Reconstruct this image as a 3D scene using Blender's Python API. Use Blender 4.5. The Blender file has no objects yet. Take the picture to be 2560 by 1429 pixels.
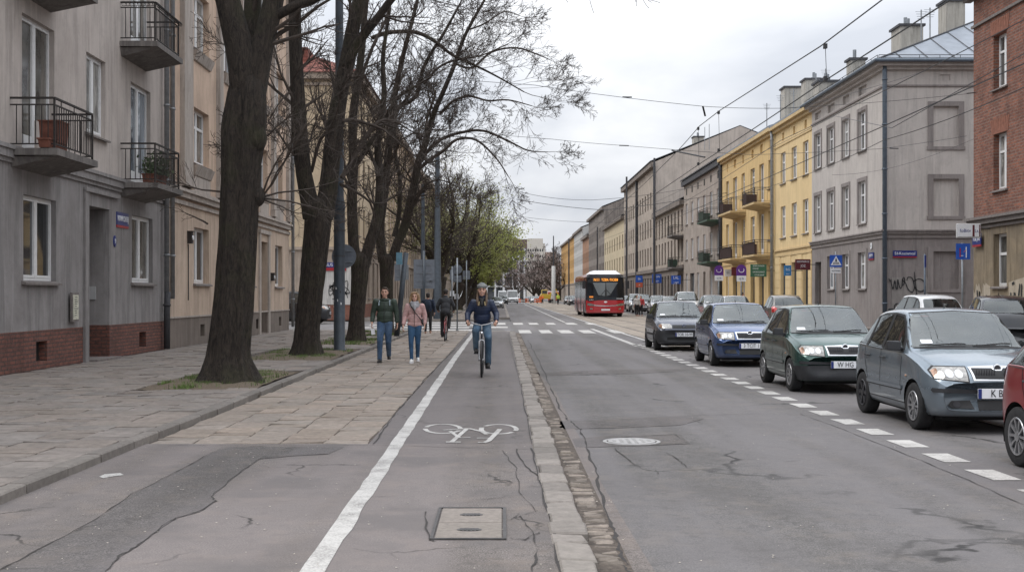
import bpy, bmesh, math, random
from mathutils import Vector, Matrix, geometry
from mathutils.bvhtree import BVHTree
R = math.radians
sc = bpy.context.scene
COL = sc.collection
# ------------------------------------------------------------------ camera
H, F, CX, CY = 1.6, 3000.0, 1255.0, 738.0
cd = bpy.data.cameras.new("camera"); cam = bpy.data.objects.new("camera", cd); COL.objects.link(cam)
cam.location = (0, 0, H); cam.rotation_euler = (R(90), 0, 0)
cd.sensor_width = 36; cd.lens = F / 2560 * 36
cd.shift_x = 25 / 2560; cd.shift_y = 23.5 / 2560
cd.clip_start = .1; cd.clip_end = 5000
sc.camera = cam
def PX(x, Y): return (x - CX) * Y / F
def PZ(y, Y): return H + (CY - y) * Y / F
def P(x, y, Y): return Vector((PX(x, Y), Y, PZ(y, Y)))
# ------------------------------------------------------------------ nodes
MATS = {}
class NT:
    def __init__(s, name):
        s.m = bpy.data.materials.new(name); s.m.use_nodes = True
        s.t = s.m.node_tree; s.b = s.t.nodes['Principled BSDF']; s.tc = None
    def n(s, t, **k):
        o = s.t.nodes.new(t)
        for a, v in k.items(): setattr(o, a, v)
        return o
    def l(s, a, b): s.t.links.new(a, b)
    def obj(s, scale=(1, 1, 1), rot=(0, 0, 0), loc=(0, 0, 0)):
        if not s.tc: s.tc = s.n('ShaderNodeTexCoord')
        m = s.n('ShaderNodeMapping'); s.l(s.tc.outputs['Object'], m.inputs[0])
        m.inputs['Scale'].default_value = scale; m.inputs['Rotation'].default_value = rot; m.inputs['Location'].default_value = loc
        return m.outputs[0]
    def noise(s, vec, scale, detail=4, rough=.6, dist=0):
        o = s.n('ShaderNodeTexNoise'); s.l(vec, o.inputs['Vector'])
        o.inputs['Scale'].default_value = scale; o.inputs['Detail'].default_value = detail
        o.inputs['Roughness'].default_value = rough; o.inputs['Distortion'].default_value = dist
        return o.outputs[0]
    def ramp(s, fac, stops):
        o = s.n('ShaderNodeValToRGB'); s.l(fac, o.inputs[0]); e = o.color_ramp.elements
        while len(e) < len(stops): e.new(.5)
        for i, (p, c) in enumerate(stops):
            e[i].position = p; e[i].color = (c, c, c, 1) if isinstance(c, (int, float)) else (*c, 1)
        return o.outputs[0]
    def mix(s, fac, a, b, mode='MIX'):
        o = s.n('ShaderNodeMix', data_type='RGBA', blend_type=mode)
        for sock, v in ((o.inputs[0], fac), (o.inputs[6], a), (o.inputs[7], b)):
            if hasattr(v, 'is_output'): s.l(v, sock)
            elif isinstance(v, (int, float)): sock.default_value = v if sock == o.inputs[0] else (v, v, v, 1)
            else: sock.default_value = (*v, 1)
        return o.outputs[2]
    def math(s, op, a, b=0):
        o = s.n('ShaderNodeMath', operation=op)
        for i, v in enumerate((a, b)):
            if hasattr(v, 'is_output'): s.l(v, o.inputs[i])
            else: o.inputs[i].default_value = v
        return o.outputs[0]
    def bump(s, h, strength=.4, dist=.02):
        o = s.n('ShaderNodeBump'); s.l(h, o.inputs['Height'])
        o.inputs['Strength'].default_value = strength; o.inputs['Distance'].default_value = dist
        s.l(o.outputs[0], s.b.inputs['Normal'])
    def col(s, c):
        if hasattr(c, 'is_output'): s.l(c, s.b.inputs['Base Color'])
        else: s.b.inputs['Base Color'].default_value = (*c, 1)
    def set(s, **k):
        for a, v in k.items(): s.b.inputs[a.replace('_', ' ')].default_value = v
        return s.m
def sc_(c, f): return tuple(min(1, max(0, x * f)) for x in c)
def pm(name, c, rough=.7, var=.15, scale=4, metallic=0, bump=0, bscale=60, spec=.5, coat=0, alpha=1):
    """simple material with soft procedural variation"""
    if name in MATS: return MATS[name]
    t = NT(name); v = t.obj()
    n = t.noise(v, scale, 5, .65)
    t.col(t.mix(t.ramp(n, [(.3, 0), (.7, 1)]), sc_(c, 1 - var), sc_(c, 1 + var)))
    if bump: t.bump(t.noise(v, bscale, 3, .6), bump, .01)
    t.set(Roughness=rough, Metallic=metallic)
    t.b.inputs['Specular IOR Level'].default_value = spec
    t.b.inputs['Coat Weight'].default_value = coat; t.b.inputs['Coat Roughness'].default_value = .04
    MATS[name] = t.m; return t.m
def plaster(name, c, stain=.35, streak=.25, stainc=None):
    if name in MATS: return MATS[name]
    t = NT(name)
    big = t.noise(t.obj(), .7, 6, .65, .5)
    st = t.noise(t.obj((2.2, 2.2, .22)), 1.6, 6, .7)
    fine = t.noise(t.obj(), 9, 5, .7)
    stc = stainc or sc_(c, .55)
    a = t.mix(t.ramp(big, [(.40, 0), (.64, min(1, stain * 1.5))]), c, stc)
    a = t.mix(t.ramp(st, [(.49, 0), (.60, min(1, streak * 1.9))]), a, sc_(c, .55))
    st2 = t.noise(t.obj((6, 6, .35)), 1.3, 5, .7); a = t.mix(t.ramp(st2, [(.53, 0), (.61, streak * 1.2)]), a, sc_(c, 1.3))
    blot = t.noise(t.obj(), 2.3, 6, .75, .8); a = t.mix(t.ramp(blot, [(.55, 0), (.63, stain * 1.0)]), a, sc_(c, .7))
    a = t.mix(t.ramp(fine, [(.35, 0), (.7, .18)]), a, sc_(c, 1.18))
    t.col(a); t.bump(t.noise(t.obj(), 45, 4, .7), .35, .01)
    t.set(Roughness=.92); MATS[name] = t.m; return t.m
def bricks(name, c1, c2, mortar, wall=True, bw=.25, bh=.075, ms=.012, soot=.5):
    if name in MATS: return MATS[name]
    t = NT(name)
    # local x runs along the facade, z up  ->  brick texture x,y ; the y-faces (reveals) reuse x+y
    if not t.tc: t.tc = t.n('ShaderNodeTexCoord')
    sp = t.n('ShaderNodeSeparateXYZ'); t.l(t.tc.outputs['Object'], sp.inputs[0])
    cb = t.n('ShaderNodeCombineXYZ'); t.l(t.math('ADD', sp.outputs[0], sp.outputs[1]), cb.inputs[0]); t.l(sp.outputs[2], cb.inputs[1])
    wob = t.noise(t.obj(), 3, 2); ad = t.n('ShaderNodeVectorMath', operation='ADD')
    sc2 = t.n('ShaderNodeVectorMath', operation='SCALE'); sc2.inputs['Scale'].default_value = .02
    t.l(wob, sc2.inputs[0]); t.l(cb.outputs[0], ad.inputs[0]); t.l(sc2.outputs[0], ad.inputs[1])
    b = t.n('ShaderNodeTexBrick'); t.l(ad.outputs[0], b.inputs['Vector'])
    b.inputs['Scale'].default_value = 1; b.inputs['Brick Width'].default_value = bw; b.inputs['Row Height'].default_value = bh
    b.inputs['Mortar Size'].default_value = ms; b.inputs['Bias'].default_value = 0
    b.inputs['Color1'].default_value = (*c1, 1); b.inputs['Color2'].default_value = (*c2, 1); b.inputs['Mortar'].default_value = (*mortar, 1)
    st = t.noise(t.obj(), .9, 6, .7)
    a = t.mix(t.ramp(st, [(.45, 0), (.7, soot)]), b.outputs[0], sc_(c2, .3))
    a = t.mix(t.ramp(t.noise(t.obj(), 14, 4), [(.4, 0), (.7, .35)]), a, sc_(c1, 1.35))
    a = t.mix(t.ramp(t.noise(t.obj((1, 1, 3)), 5, 6, .8), [(.48, 0), (.6, .55)]), a, sc_(c2, .45))
    t.col(a); t.bump(t.math('SUBTRACT', 1, b.outputs['Fac']), .8, .02); t.set(Roughness=.9)
    MATS[name] = t.m; return t.m
def glass(name, c=(.03, .035, .04), rough=.04, spec=.9, lo=.6, hi=1.6, scale=.6):
    if name in MATS: return MATS[name]
    t = NT(name); n = t.noise(t.obj((1, 1, .35)), scale, 3, .6, 1.2)
    t.col(t.mix(t.ramp(n, [(.35, 0), (.65, 1)]), sc_(c, lo), sc_(c, hi)))
    t.set(Roughness=rough); t.b.inputs['Specular IOR Level'].default_value = spec
    MATS[name] = t.m; return t.m
def paint(name, c, metallic=.55, rough=.27):
    if name in MATS: return MATS[name]
    t = NT(name); v = t.obj()
    n = t.noise(v, 2.5, 6, .7)
    a = t.mix(t.ramp(n, [(.4, 0), (.8, .35)]), c, sc_(c, .72))
    # road dust splashed over the lower body
    sp = t.n('ShaderNodeSeparateXYZ'); t.l(v, sp.inputs[0])
    d = t.math('MULTIPLY', t.ramp(t.math('ADD', sp.outputs[2], t.math('MULTIPLY', n, .35)), [(.35, 1), (.75, 0)]), .45)
    a = t.mix(d, a, (.09, .085, .08))
    t.col(a); rr = t.math('ADD', t.math('MULTIPLY', d, .5), rough); t.l(rr, t.b.inputs['Roughness'])
    t.b.inputs['Metallic'].default_value = metallic
    t.b.inputs['Coat Weight'].default_value = .8; t.b.inputs['Coat Roughness'].default_value = .06
    MATS[name] = t.m; return t.m
def emit(name, c, s=1):
    if name in MATS: return MATS[name]
    t = NT(name); t.col(sc_(c, .2)); t.b.inputs['Emission Color'].default_value = (*c, 1); t.b.inputs['Emission Strength'].default_value = s
    MATS[name] = t.m; return t.m
# ------------------------------------------------------------------ mesh builder
def rotz(a): return Matrix.Rotation(a, 4, 'Z')
class MB:
    def __init__(s): s.v = []; s.f = []; s.mi = []; s.M = None; s.cur = 0
    def _a(s, vs):
        o = len(s.v)
        s.v += [tuple(s.M @ Vector(p)) if s.M else tuple(p) for p in vs]; return o
    def face(s, idx): s.f.append(tuple(idx)); s.mi.append(s.cur)
    def poly(s, pts): o = s._a(pts); s.face(range(o, o + len(pts)))
    def box(s, x0, x1, y0, y1, z0, z1):
        o = s._a([(x0, y0, z0), (x1, y0, z0), (x1, y1, z0), (x0, y1, z0), (x0, y0, z1), (x1, y0, z1), (x1, y1, z1), (x0, y1, z1)])
        for q in ((0, 3, 2, 1), (4, 5, 6, 7), (0, 1, 5, 4), (1, 2, 6, 5), (2, 3, 7, 6), (3, 0, 4, 7)): s.face([o + i for i in q])
    def hexa(s, lo, hi):
        n = len(lo); o = s._a(list(lo) + list(hi))
        s.face([o + i for i in reversed(range(n))]); s.face([o + n + i for i in range(n)])
        for i in range(n): j = (i + 1) % n; s.face((o + i, o + j, o + n + j, o + n + i))
    def prism(s, pts2, z0, z1):   # pts2 in xy
        s.hexa([(x, y, z0) for x, y in pts2], [(x, y, z1) for x, y in pts2])
    def prism_y(s, pts2, y0, y1):   # pts2 in xz
        s.hexa([(x, y1, z) for x, z in pts2], [(x, y0, z) for x, z in pts2])
    def tube(s, pts, rad, n=6, caps=True):
        pts = [Vector(p) for p in pts]; k = len(pts)
        if not hasattr(rad, '__len__'): rad = [rad] * k
        up = None; rings = []
        for i in range(k):
            d = (pts[min(i + 1, k - 1)] - pts[max(i - 1, 0)])
            if d.length < 1e-9: d = Vector((0, 0, 1))
            d.normalize()
            if up is None: up = Vector((0, 0, 1)) if abs(d.z) < .9 else Vector((1, 0, 0))
            a = d.cross(up)
            if a.length < 1e-6: a = d.orthogonal()
            a.normalize(); b = a.cross(d); up = b if abs(b.length) > .1 else up
            r = rad[i]
            rings.append(s._a([pts[i] + a * (r * math.cos(2 * math.pi * q / n)) + b * (r * math.sin(2 * math.pi * q / n)) for q in range(n)]))
        for i in range(k - 1):
            for q in range(n):
                r = (q + 1) % n; s.face((rings[i] + q, rings[i + 1] + q, rings[i + 1] + r, rings[i] + r))
        if caps:
            s.face([rings[0] + q for q in range(n)]); s.face([rings[-1] + q for q in reversed(range(n))])
    def bar(s, a, b, r, n=6): s.tube([a, b], r, n)
    def disc(s, c, r, axis='y', t=.01, n=20, sx=1, sz=1):
        c = Vector(c); p = []
        for i in range(n):
            a = 2 * math.pi * i / n; p.append((r * sx * math.cos(a), r * sz * math.sin(a)))
        h = t / 2
        if axis == 'y': s.hexa([c + Vector((x, h, z)) for x, z in p], [c + Vector((x, -h, z)) for x, z in p])
        elif axis == 'x': s.hexa([c + Vector((-h, x, z)) for x, z in p], [c + Vector((h, x, z)) for x, z in p])
        else: s.hexa([c + Vector((x, z, -h)) for x, z in p], [c + Vector((x, z, h)) for x, z in p])
    def ell(s, c, rx, ry, rz, n=12, m=8):
        c = Vector(c); rings = []
        top = s._a([c + Vector((0, 0, rz))]); bot = s._a([c - Vector((0, 0, rz))])
        for i in range(1, m):
            t = math.pi * i / m
            rings.append(s._a([c + Vector((rx * math.sin(t) * math.cos(2 * math.pi * q / n), ry * math.sin(t) * math.sin(2 * math.pi * q / n), rz * math.cos(t))) for q in range(n)]))
        for q in range(n):
            r = (q + 1) % n
            s.face((top, rings[0] + q, rings[0] + r)); s.face((bot, rings[-1] + r, rings[-1] + q))
            for i in range(m - 2): s.face((rings[i] + q, rings[i + 1] + q, rings[i + 1] + r, rings[i] + r))
    def cap(s, a, b, ra, rb, n=12):   # tapered capsule
        a = Vector(a); b = Vector(b); s.tube([a, b], [ra, rb], n)
        s.ell(a, ra, ra, ra, n, 8); s.ell(b, rb, rb, rb, n, 8)
    def lathe(s, prof, c=(0, 0, 0), axis='z', n=24):   # prof (r,h)
        c = Vector(c); rings = []
        for r, h in prof:
            ps = []
            for q in range(n):
                a = 2 * math.pi * q / n; x, y = r * math.cos(a), r * math.sin(a)
                ps.append(c + (Vector((x, y, h)) if axis == 'z' else Vector((h, x, y)) if axis == 'x' else Vector((x, h, y))))
            rings.append(s._a(ps))
        for i in range(len(prof) - 1):
            for q in range(n):
                r = (q + 1) % n; s.face((rings[i] + q, rings[i] + r, rings[i + 1] + r, rings[i + 1] + q))
    def build(s, name, mats, parent=None, smooth=False, world=False, bev=0):
        if not isinstance(mats, (list, tuple)): mats = [mats]
        me = bpy.data.meshes.new(name)
        v = s.v
        if world and parent is not None:
            l = parent.location; v = [(a - l.x, b - l.y, c - l.z) for a, b, c in v]
        me.from_pydata(v, [], s.f)
        for m in mats: me.materials.append(m)
        if len(mats) > 1: me.polygons.foreach_set('material_index', s.mi)
        if smooth: me.polygons.foreach_set('use_smooth', [True] * len(me.polygons))
        me.validate(); me.update()
        o = bpy.data.objects.new(name, me); COL.objects.link(o)
        if parent is not None: o.parent = parent
        if bev:
            b = o.modifiers.new('bevel', 'BEVEL'); b.width = bev; b.segments = 2; b.limit_method = 'ANGLE'; b.angle_limit = R(40)
        return o
def tag(o, label=None, cat=None, group=None, kind=None):
    if label: o['label'] = label
    if cat: o['category'] = cat
    if group: o['group'] = group
    if kind: o['kind'] = kind
    return o
def empty(name, loc=(0, 0, 0), rz=0, label=None, cat=None, group=None):
    o = bpy.data.objects.new(name, None); COL.objects.link(o); o.location = loc; o.rotation_euler = (0, 0, rz)
    o.empty_display_size = .2
    return tag(o, label, cat, group)
def kids(o): return [c for c in o.children]
def copy_tree(o, parent=None, matmap=None):
    c = o.copy(); COL.objects.link(c); c.parent = parent
    if matmap and o.type == 'MESH':
        for i, s_ in enumerate(c.material_slots):
            mm = s_.material
            if mm and mm.name in matmap: s_.link = "OBJECT"; s_.material = matmap[mm.name]
    for ch in kids(o): copy_tree(ch, c, matmap)
    return c
def inst(o, name, parent, loc, rz=0):   # same mesh data, new object
    c = bpy.data.objects.new(name, o.data if hasattr(o, 'data') else o); COL.objects.link(c)
    c.parent = parent; c.location = loc; c.rotation_euler = (0, 0, rz); return c
def bake(o):   # apply modifiers
    dg = bpy.context.evaluated_depsgraph_get(); me = bpy.data.meshes.new_from_object(o.evaluated_get(dg))
    old = o.data; o.modifiers.clear(); o.data = me; me.name = o.name; bpy.data.meshes.remove(old); return o
def text(name, s, size, mat, parent=None, loc=(0, 0, 0), rz=0, ext=.004, sx=1, rx=90, align='CENTER', offset=0):
    c = bpy.data.curves.new(name, 'FONT'); c.body = s; c.size = size; c.extrude = ext; c.align_x = align; c.align_y = 'CENTER'; c.offset = offset
    c.resolution_u = 2
    t = bpy.data.objects.new('tmp', c); COL.objects.link(t)
    bpy.context.view_layer.update()
    dg = bpy.context.evaluated_depsgraph_get(); me = bpy.data.meshes.new_from_object(t.evaluated_get(dg)); me.name = name
    bpy.data.objects.remove(t); bpy.data.curves.remove(c)
    me.materials.clear(); me.materials.append(mat)
    o = bpy.data.objects.new(name, me); COL.objects.link(o); o.parent = parent
    o.location = loc; o.rotation_euler = (R(rx), 0, rz); o.scale = (sx, 1, 1); return o
# ------------------------------------------------------------------ world, sun
w = bpy.data.worlds.new("World"); sc.world = w; w.use_nodes = True
nt = w.node_tree; bg = nt.nodes['Background']
def WN(t, **k):
    o = nt.nodes.new(t)
    for a, v in k.items(): setattr(o, a, v)
    return o
SUN_EL, SUN_AZ = 55, 268
sky = WN('ShaderNodeTexSky'); sky.sky_type = 'NISHITA'; sky.sun_disc = False
sky.sun_elevation = R(SUN_EL); sky.sun_rotation = R(SUN_AZ); sky.air_density = 1.2; sky.dust_density = 3
tc = WN('ShaderNodeTexCoord'); sp = WN('ShaderNodeSeparateXYZ'); nt.links.new(tc.outputs['Generated'], sp.inputs[0])
def wm(op, a, b=0, c=None):
    o = WN('ShaderNodeMath', operation=op)
    for i, v in enumerate((a, b) if c is None else (a, b, c)):
        if hasattr(v, 'is_output'): nt.links.new(v, o.inputs[i])
        else: o.inputs[i].default_value = v
    return o.outputs[0]
zc = wm('MAXIMUM', sp.outputs[2], 0)
den = wm('ADD', zc, .22)
cb = WN('ShaderNodeCombineXYZ')
nt.links.new(wm('DIVIDE', sp.outputs[0], den), cb.inputs[0]); nt.links.new(wm('DIVIDE', sp.outputs[1], den), cb.inputs[1])
mp = WN('ShaderNodeMapping'); nt.links.new(cb.outputs[0], mp.inputs[0]); mp.inputs['Scale'].default_value = (1, .8, 1); mp.inputs['Location'].default_value = (.7, .3, 0)
no = WN('ShaderNodeTexNoise'); nt.links.new(mp.outputs[0], no.inputs['Vector']); no.inputs['Scale'].default_value = 1.6
no.inputs['Detail'].default_value = 5; no.inputs['Roughness'].default_value = .5; no.inputs['Distortion'].default_value = .3
rp = WN('ShaderNodeValToRGB'); nt.links.new(no.outputs[0], rp.inputs[0])
rp.color_ramp.elements[0].position = .36; rp.color_ramp.elements[0].color = (3.85, 4.05, 4.45, 1)
rp.color_ramp.elements[1].position = .62; rp.color_ramp.elements[1].color = (5.6, 5.7, 5.9, 1)
# the cloud deck is brighter overhead, as a real overcast sky is
gr = wm('ADD', wm('MULTIPLY', wm('POWER', zc, 1.25), 2.2), .97)
ml = WN('ShaderNodeMix', data_type='RGBA', blend_type='MULTIPLY'); ml.inputs[0].default_value = 1
nt.links.new(rp.outputs[0], ml.inputs[6]); nt.links.new(gr, ml.inputs[7])
mx = WN('ShaderNodeMix', data_type='RGBA'); mx.inputs[0].default_value = .96
nt.links.new(sky.outputs[0], mx.inputs[6]); nt.links.new(ml.outputs[2], mx.inputs[7])
nt.links.new(mx.outputs[2], bg.inputs[0]); bg.inputs[1].default_value = .11
sl = bpy.data.lights.new('sun', 'SUN'); so = bpy.data.objects.new('sun', sl); COL.objects.link(so)
sl.energy = .8; sl.angle = R(22); sl.color = (1, .96, .9)
so.rotation_euler = (R(90 - SUN_EL), 0, R(180 - SUN_AZ) )
so.location = (0, 0, 40)
sc.view_settings.view_transform = 'Standard'; sc.view_settings.look = 'None'; sc.view_settings.exposure = .54; sc.view_settings.gamma = 1
sc.cycles.max_bounces = 6; sc.cycles.diffuse_bounces = 3; sc.cycles.glossy_bounces = 3; sc.cycles.transparent_max_bounces = 8
sc.cycles.use_denoising = True
# ================================================================== GROUND
rnd = random.Random(7)
RZ = -.08      # road level; the bike lane and the slabs lie at 0, the left pavement at .07
def asphalt(name, c, grain=.35, patch=None, crack=.0, cscale=.55, blue=.0):
    if name in MATS: return MATS[name]
    t = NT(name); v = t.obj()
    g1 = t.noise(v, 85, 3, .85); g2 = t.noise(v, 26, 5, .8); big = t.noise(v, .55, 6, .65, .4); mid = t.noise(v, 2.4, 5, .7)
    lane = t.noise(t.obj((1.1, .05, 1)), 1.0, 3, .5)
    a = t.mix(t.ramp(g1, [(.38, 0), (.62, 1)]), sc_(c, max(.12, 1 - grain * 2.1)), sc_(c, 1 + grain * 2.1))
    sp_ = t.noise(v, 9, 7, .85); a = t.mix(t.ramp(sp_, [(.42, .8), (.5, 0)]), a, sc_(c, .58)); a = t.mix(t.ramp(g2, [(.62, 0), (.70, .6)]), a, sc_(c, 1.7))
    a = t.mix(t.ramp(g2, [(.3, .45), (.38, 0)]), a, sc_(c, .35))
    a = t.mix(t.ramp(big, [(.42, 0), (.6, .5)]), a, sc_((c[0] * 1.03, c[1], c[2] * .97), .6))
    a = t.mix(t.ramp(t.noise(v, 4.5, 7, .85), [(.5, 0), (.6, .45)]), a, sc_(c, .72)); a = t.mix(t.ramp(mid, [(.5, 0), (.68, .45)]), a, sc_((c[0] * 1.12, c[1] * 1.02, c[2] * .9), 1.28))
    a = t.mix(t.ramp(lane, [(.42, 0), (.58, .5)]), a, sc_((c[0], c[1], c[2] * 1.06), 1.35))
    if patch:
        a = t.mix(t.ramp(t.noise(v, .8, 5, .6), [(.5, 0), (.62, .55)]), a, patch)
    h = g2
    if crack:
        vo = t.n('ShaderNodeTexVoronoi', feature='DISTANCE_TO_EDGE'); 
        wv = t.n('ShaderNodeVectorMath', operation='ADD'); t.l(v, wv.inputs[0])
        ns = t.n('ShaderNodeTexNoise'); t.l(v, ns.inputs['Vector']); ns.inputs['Scale'].default_value = 2.5; ns.inputs['Detail'].default_value = 6
        s2 = t.n('ShaderNodeVectorMath', operation='SCALE'); s2.inputs['Scale'].default_value = .7; t.l(ns.outputs[1], s2.inputs[0])
        t.l(s2.outputs[0], wv.inputs[1]); t.l(wv.outputs[0], vo.inputs['Vector']); vo.inputs['Scale'].default_value = cscale
        ck = t.ramp(vo.outputs['Distance'], [(.004, 1), (.016, 0)])
        ck = t.math('MULTIPLY', ck, t.ramp(t.noise(v, .45, 3), [(.5, 0), (.6, crack)]))
        a = t.mix(ck, a, sc_(c, .16)); h = t.math('SUBTRACT', g2, t.math('MULTIPLY', ck, 1.5))
    t.col(a); t.bump(h, .5, .008); t.set(Roughness=.88); MATS[name] = t.m; return t.m
A_road = asphalt('road asphalt', (.125, .117, .113), .3, None, .9, .32)
A_bike = asphalt('cycle lane asphalt', (.125, .111, .104), .34, None, .5, .5)
A_near = asphalt('old pavement asphalt', (.154, .135, .124), .42, (.11, .10, .098), .9, .6)
A_dark = asphalt('dark patch asphalt', (.104, .094, .089), .4, None, .6, .5)
A_side = asphalt('side street asphalt', (.125, .12, .118), .3)
M_earth = pm('earth', (.085, .068, .055), .95, .5, 20, bump=.8, bscale=60)
M_crack = pm('crack fill', (.04, .036, .034), .95, .4, 30)
M_white = None
def wornwhite():
    t = NT('worn white road paint'); v = t.obj()
    g = t.noise(v, 60, 5, .75); b = t.noise(v, 3, 5, .7)
    wear = t.ramp(t.math('ADD', t.math('MULTIPLY', g, .6), t.math('MULTIPLY', b, .5)), [(.50, 0), (.68, .9)])
    t.col(t.mix(wear, (.50, .485, .46), (.17, .16, .15))); t.bump(g, .3, .004); t.set(Roughness=.8); return t.m
M_white = wornwhite()
def concrete(name, c, v1=.25, sc1=9):
    if name in MATS: return MATS[name]
    t = NT(name); v = t.obj()
    at = t.n('ShaderNodeAttribute'); at.attribute_name = 'tone'
    n = t.noise(v, sc1, 6, .7); n2 = t.noise(v, 1.1, 5, .65); g = t.noise(v, 70, 3, .7)
    a = t.mix(t.ramp(n, [(.35, 0), (.7, 1)]), sc_(c, 1 - v1), sc_(c, 1 + v1))
    a = t.mix(t.ramp(n2, [(.45, 0), (.7, .35)]), a, sc_((c[0] * .95, c[1], c[2] * .93), .62))
    a = t.mix(t.ramp(g, [(.55, 0), (.75, .4)]), a, sc_(c, .55))
    a = t.mix(1.0, a, at.outputs['Color'], 'MULTIPLY')
    t.col(a); t.bump(t.noise(v, 90, 3), .4, .006); t.set(Roughness=.9); MATS[name] = t.m; return t.m
M_slab = concrete('paving slab concrete', (.265, .222, .186))
M_slab2 = concrete('older paving slab concrete', (.22, .19, .168))
M_kerb = concrete('granite kerb', (.25, .225, .205), .2, 14)
M_cob = concrete('cobble stone', (.20, .17, .145), .3, 20)
M_tram = concrete('tram track concrete', (.26, .22, .185), .2, 3)
def settone(o, tones):
    at = o.data.color_attributes.new('tone', 'FLOAT_COLOR', 'CORNER'); d = []
    for p in o.data.polygons:
        c = tones[p.index]; d += [c[0], c[1], c[2], 1] * p.loop_total
    at.data.foreach_set('color', d)
def sheet(name, x0, x1, y0, y1, z, m, parent=None, nx=1, ny=1):
    b = MB(); b.poly([(x0, y0, z), (x1, y0, z), (x1, y1, z), (x0, y1, z)]); return b.build(name, m, parent)
ST = lambda o: tag(o, kind='structure')
ST(sheet('ground', -900, 900, -60, 2500, -.16, A_side))
road = ST(sheet('road', .58, 5.5, -5, 460, RZ, A_road))
ST(sheet('side_street', -120, .58, 54.3, 77.6, RZ - .004, A_side))
ST(sheet('parking_lane', 11.7, 15.2, -5, 460, RZ + .002, A_side))
ST(sheet('cross_street', 15.2, 120, 45.9, 56.3, RZ - .004, A_side))
bl = ST(sheet('cycle_lane', -1.44, .34, 12.95, 53.4, 0, A_bike))
pv0 = ST(sheet('pavement_asphalt', -3.9, .34, -5, 12.95, 0, A_near))
for o in (bl, pv0): pass
# solid fill below raised strips
b = MB(); b.box(-60, -1.42, 12.9, 53.6, -.16, -.03); b.box(-60, -3.85, -5, 13, -.16, -.03); b.box(-60, -.6, 78.4, 460, -.16, -.045); b.box(-3.9, .5, -5, 53.4, -.16, -.012)
b.box(-60, -3.85, 12.9, 53.6, -.03, .03); b.box(-1.44, .5, 88, 460, -.16, -.012)
ST(b.build('pavement_bed', M_earth))
sheet_i = ST(sheet('cycle_lane', -1.44, .34, 88, 460, 0, A_bike))
# --- slabs as real stones
def slabs(name, x0, x1, y0, y1, z, m, w=.5, ly=.5, jit=.03, tilt=.011, holes=(), gap=.015, tone=(.84, 1.1)):
    b = MB(); tones = []; nx = max(1, round((x1 - x0) / w)); w = (x1 - x0) / nx
    for i in range(nx):
        y = y0 - rnd.random() * ly * .8; xa = x0 + i * w
        while y < y1:
            L = ly * rnd.choice((1, 1, 1, .72, .5)) if ly > .3 else ly * rnd.uniform(.7, 1.3); ya, yb = max(y, y0), min(y + L, y1); y += L
            if yb - ya < .06: continue
            cx, cy = xa + w / 2, (ya + yb) / 2
            if any(h[0] < cx < h[1] and h[2] < cy < h[3] for h in holes): continue
            q = [xa + gap * rnd.uniform(.3, 1), xa + w - gap * rnd.uniform(.3, 1)]; g2 = gap * rnd.uniform(.2, 1.3)
            dz = [z + rnd.uniform(-tilt, tilt) for _ in range(4)]; j = lambda: rnd.uniform(-jit, jit) * .4
            top = [(q[0] + j(), ya + g2 + j(), dz[0]), (q[1] + j(), ya + g2 + j(), dz[1]), (q[1] + j(), yb - g2 + j(), dz[2]), (q[0] + j(), yb - g2 + j(), dz[3])]
            c = .006
            mid = [(p[0] + (c if k in (1, 2) else -c) * .8, p[1] + (c if k > 1 else -c) * .8, p[2] - c) for k, p in enumerate(top)]
            n0 = len(b.f); o = b._a(top + mid + [(p[0], p[1], z - .05) for p in mid])
            b.face((o, o + 1, o + 2, o + 3))
            for k in range(4):
                r = (k + 1) % 4; b.face((o + 4 + k, o + 4 + r, o + r, o + k)); b.face((o + 8 + k, o + 8 + r, o + 4 + r, o + 4 + k))
            t = rnd.uniform(*tone); h = rnd.uniform(-.03, .03)
            tones += [(t * (1 + h), t, t * (1 - h))] * (len(b.f) - n0)
    o = b.build(name, m); settone(o, tones); return ST(o)
PITS = [(-6.0, -4.12, 19.6, 24.6), (-6.3, -4.12, 28.4, 34.3), (-6.2, -4.12, 37.2, 43.0), (-6.2, -4.12, 45.2, 51.6), (-6.2, -4.12, 86, 92), (-6.2, -4.12, 104, 111), (-6.2, -4.12, 122, 129)]
slabs('pavement', -3.82, -1.46, 12.95, 53.4, 0, M_slab)
slabs('pavement', -9.5, -4.02, -2, 53.4, .07, M_slab2, holes=PITS, tone=(.86, 1.08))
slabs('pavement', -9.5, -4.02, 78.6, 210, .07, M_slab2, w=.6, ly=.8, holes=PITS)
slabs('pavement', -3.98, -1.46, 78.6, 210, 0, M_slab, w=.62, ly=.8)
sheet('pavement', -9.5, -1.4, 210, 460, .05, M_slab2); ST(bpy.data.objects[-1] if False else COL.objects[-1])
ST(sheet('pavement', -120, -9.5, 48, 54.1, .05, M_slab2)); ST(sheet('pavement', -120, -9.55, 77.9, 78.9, .05, M_slab2))
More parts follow.
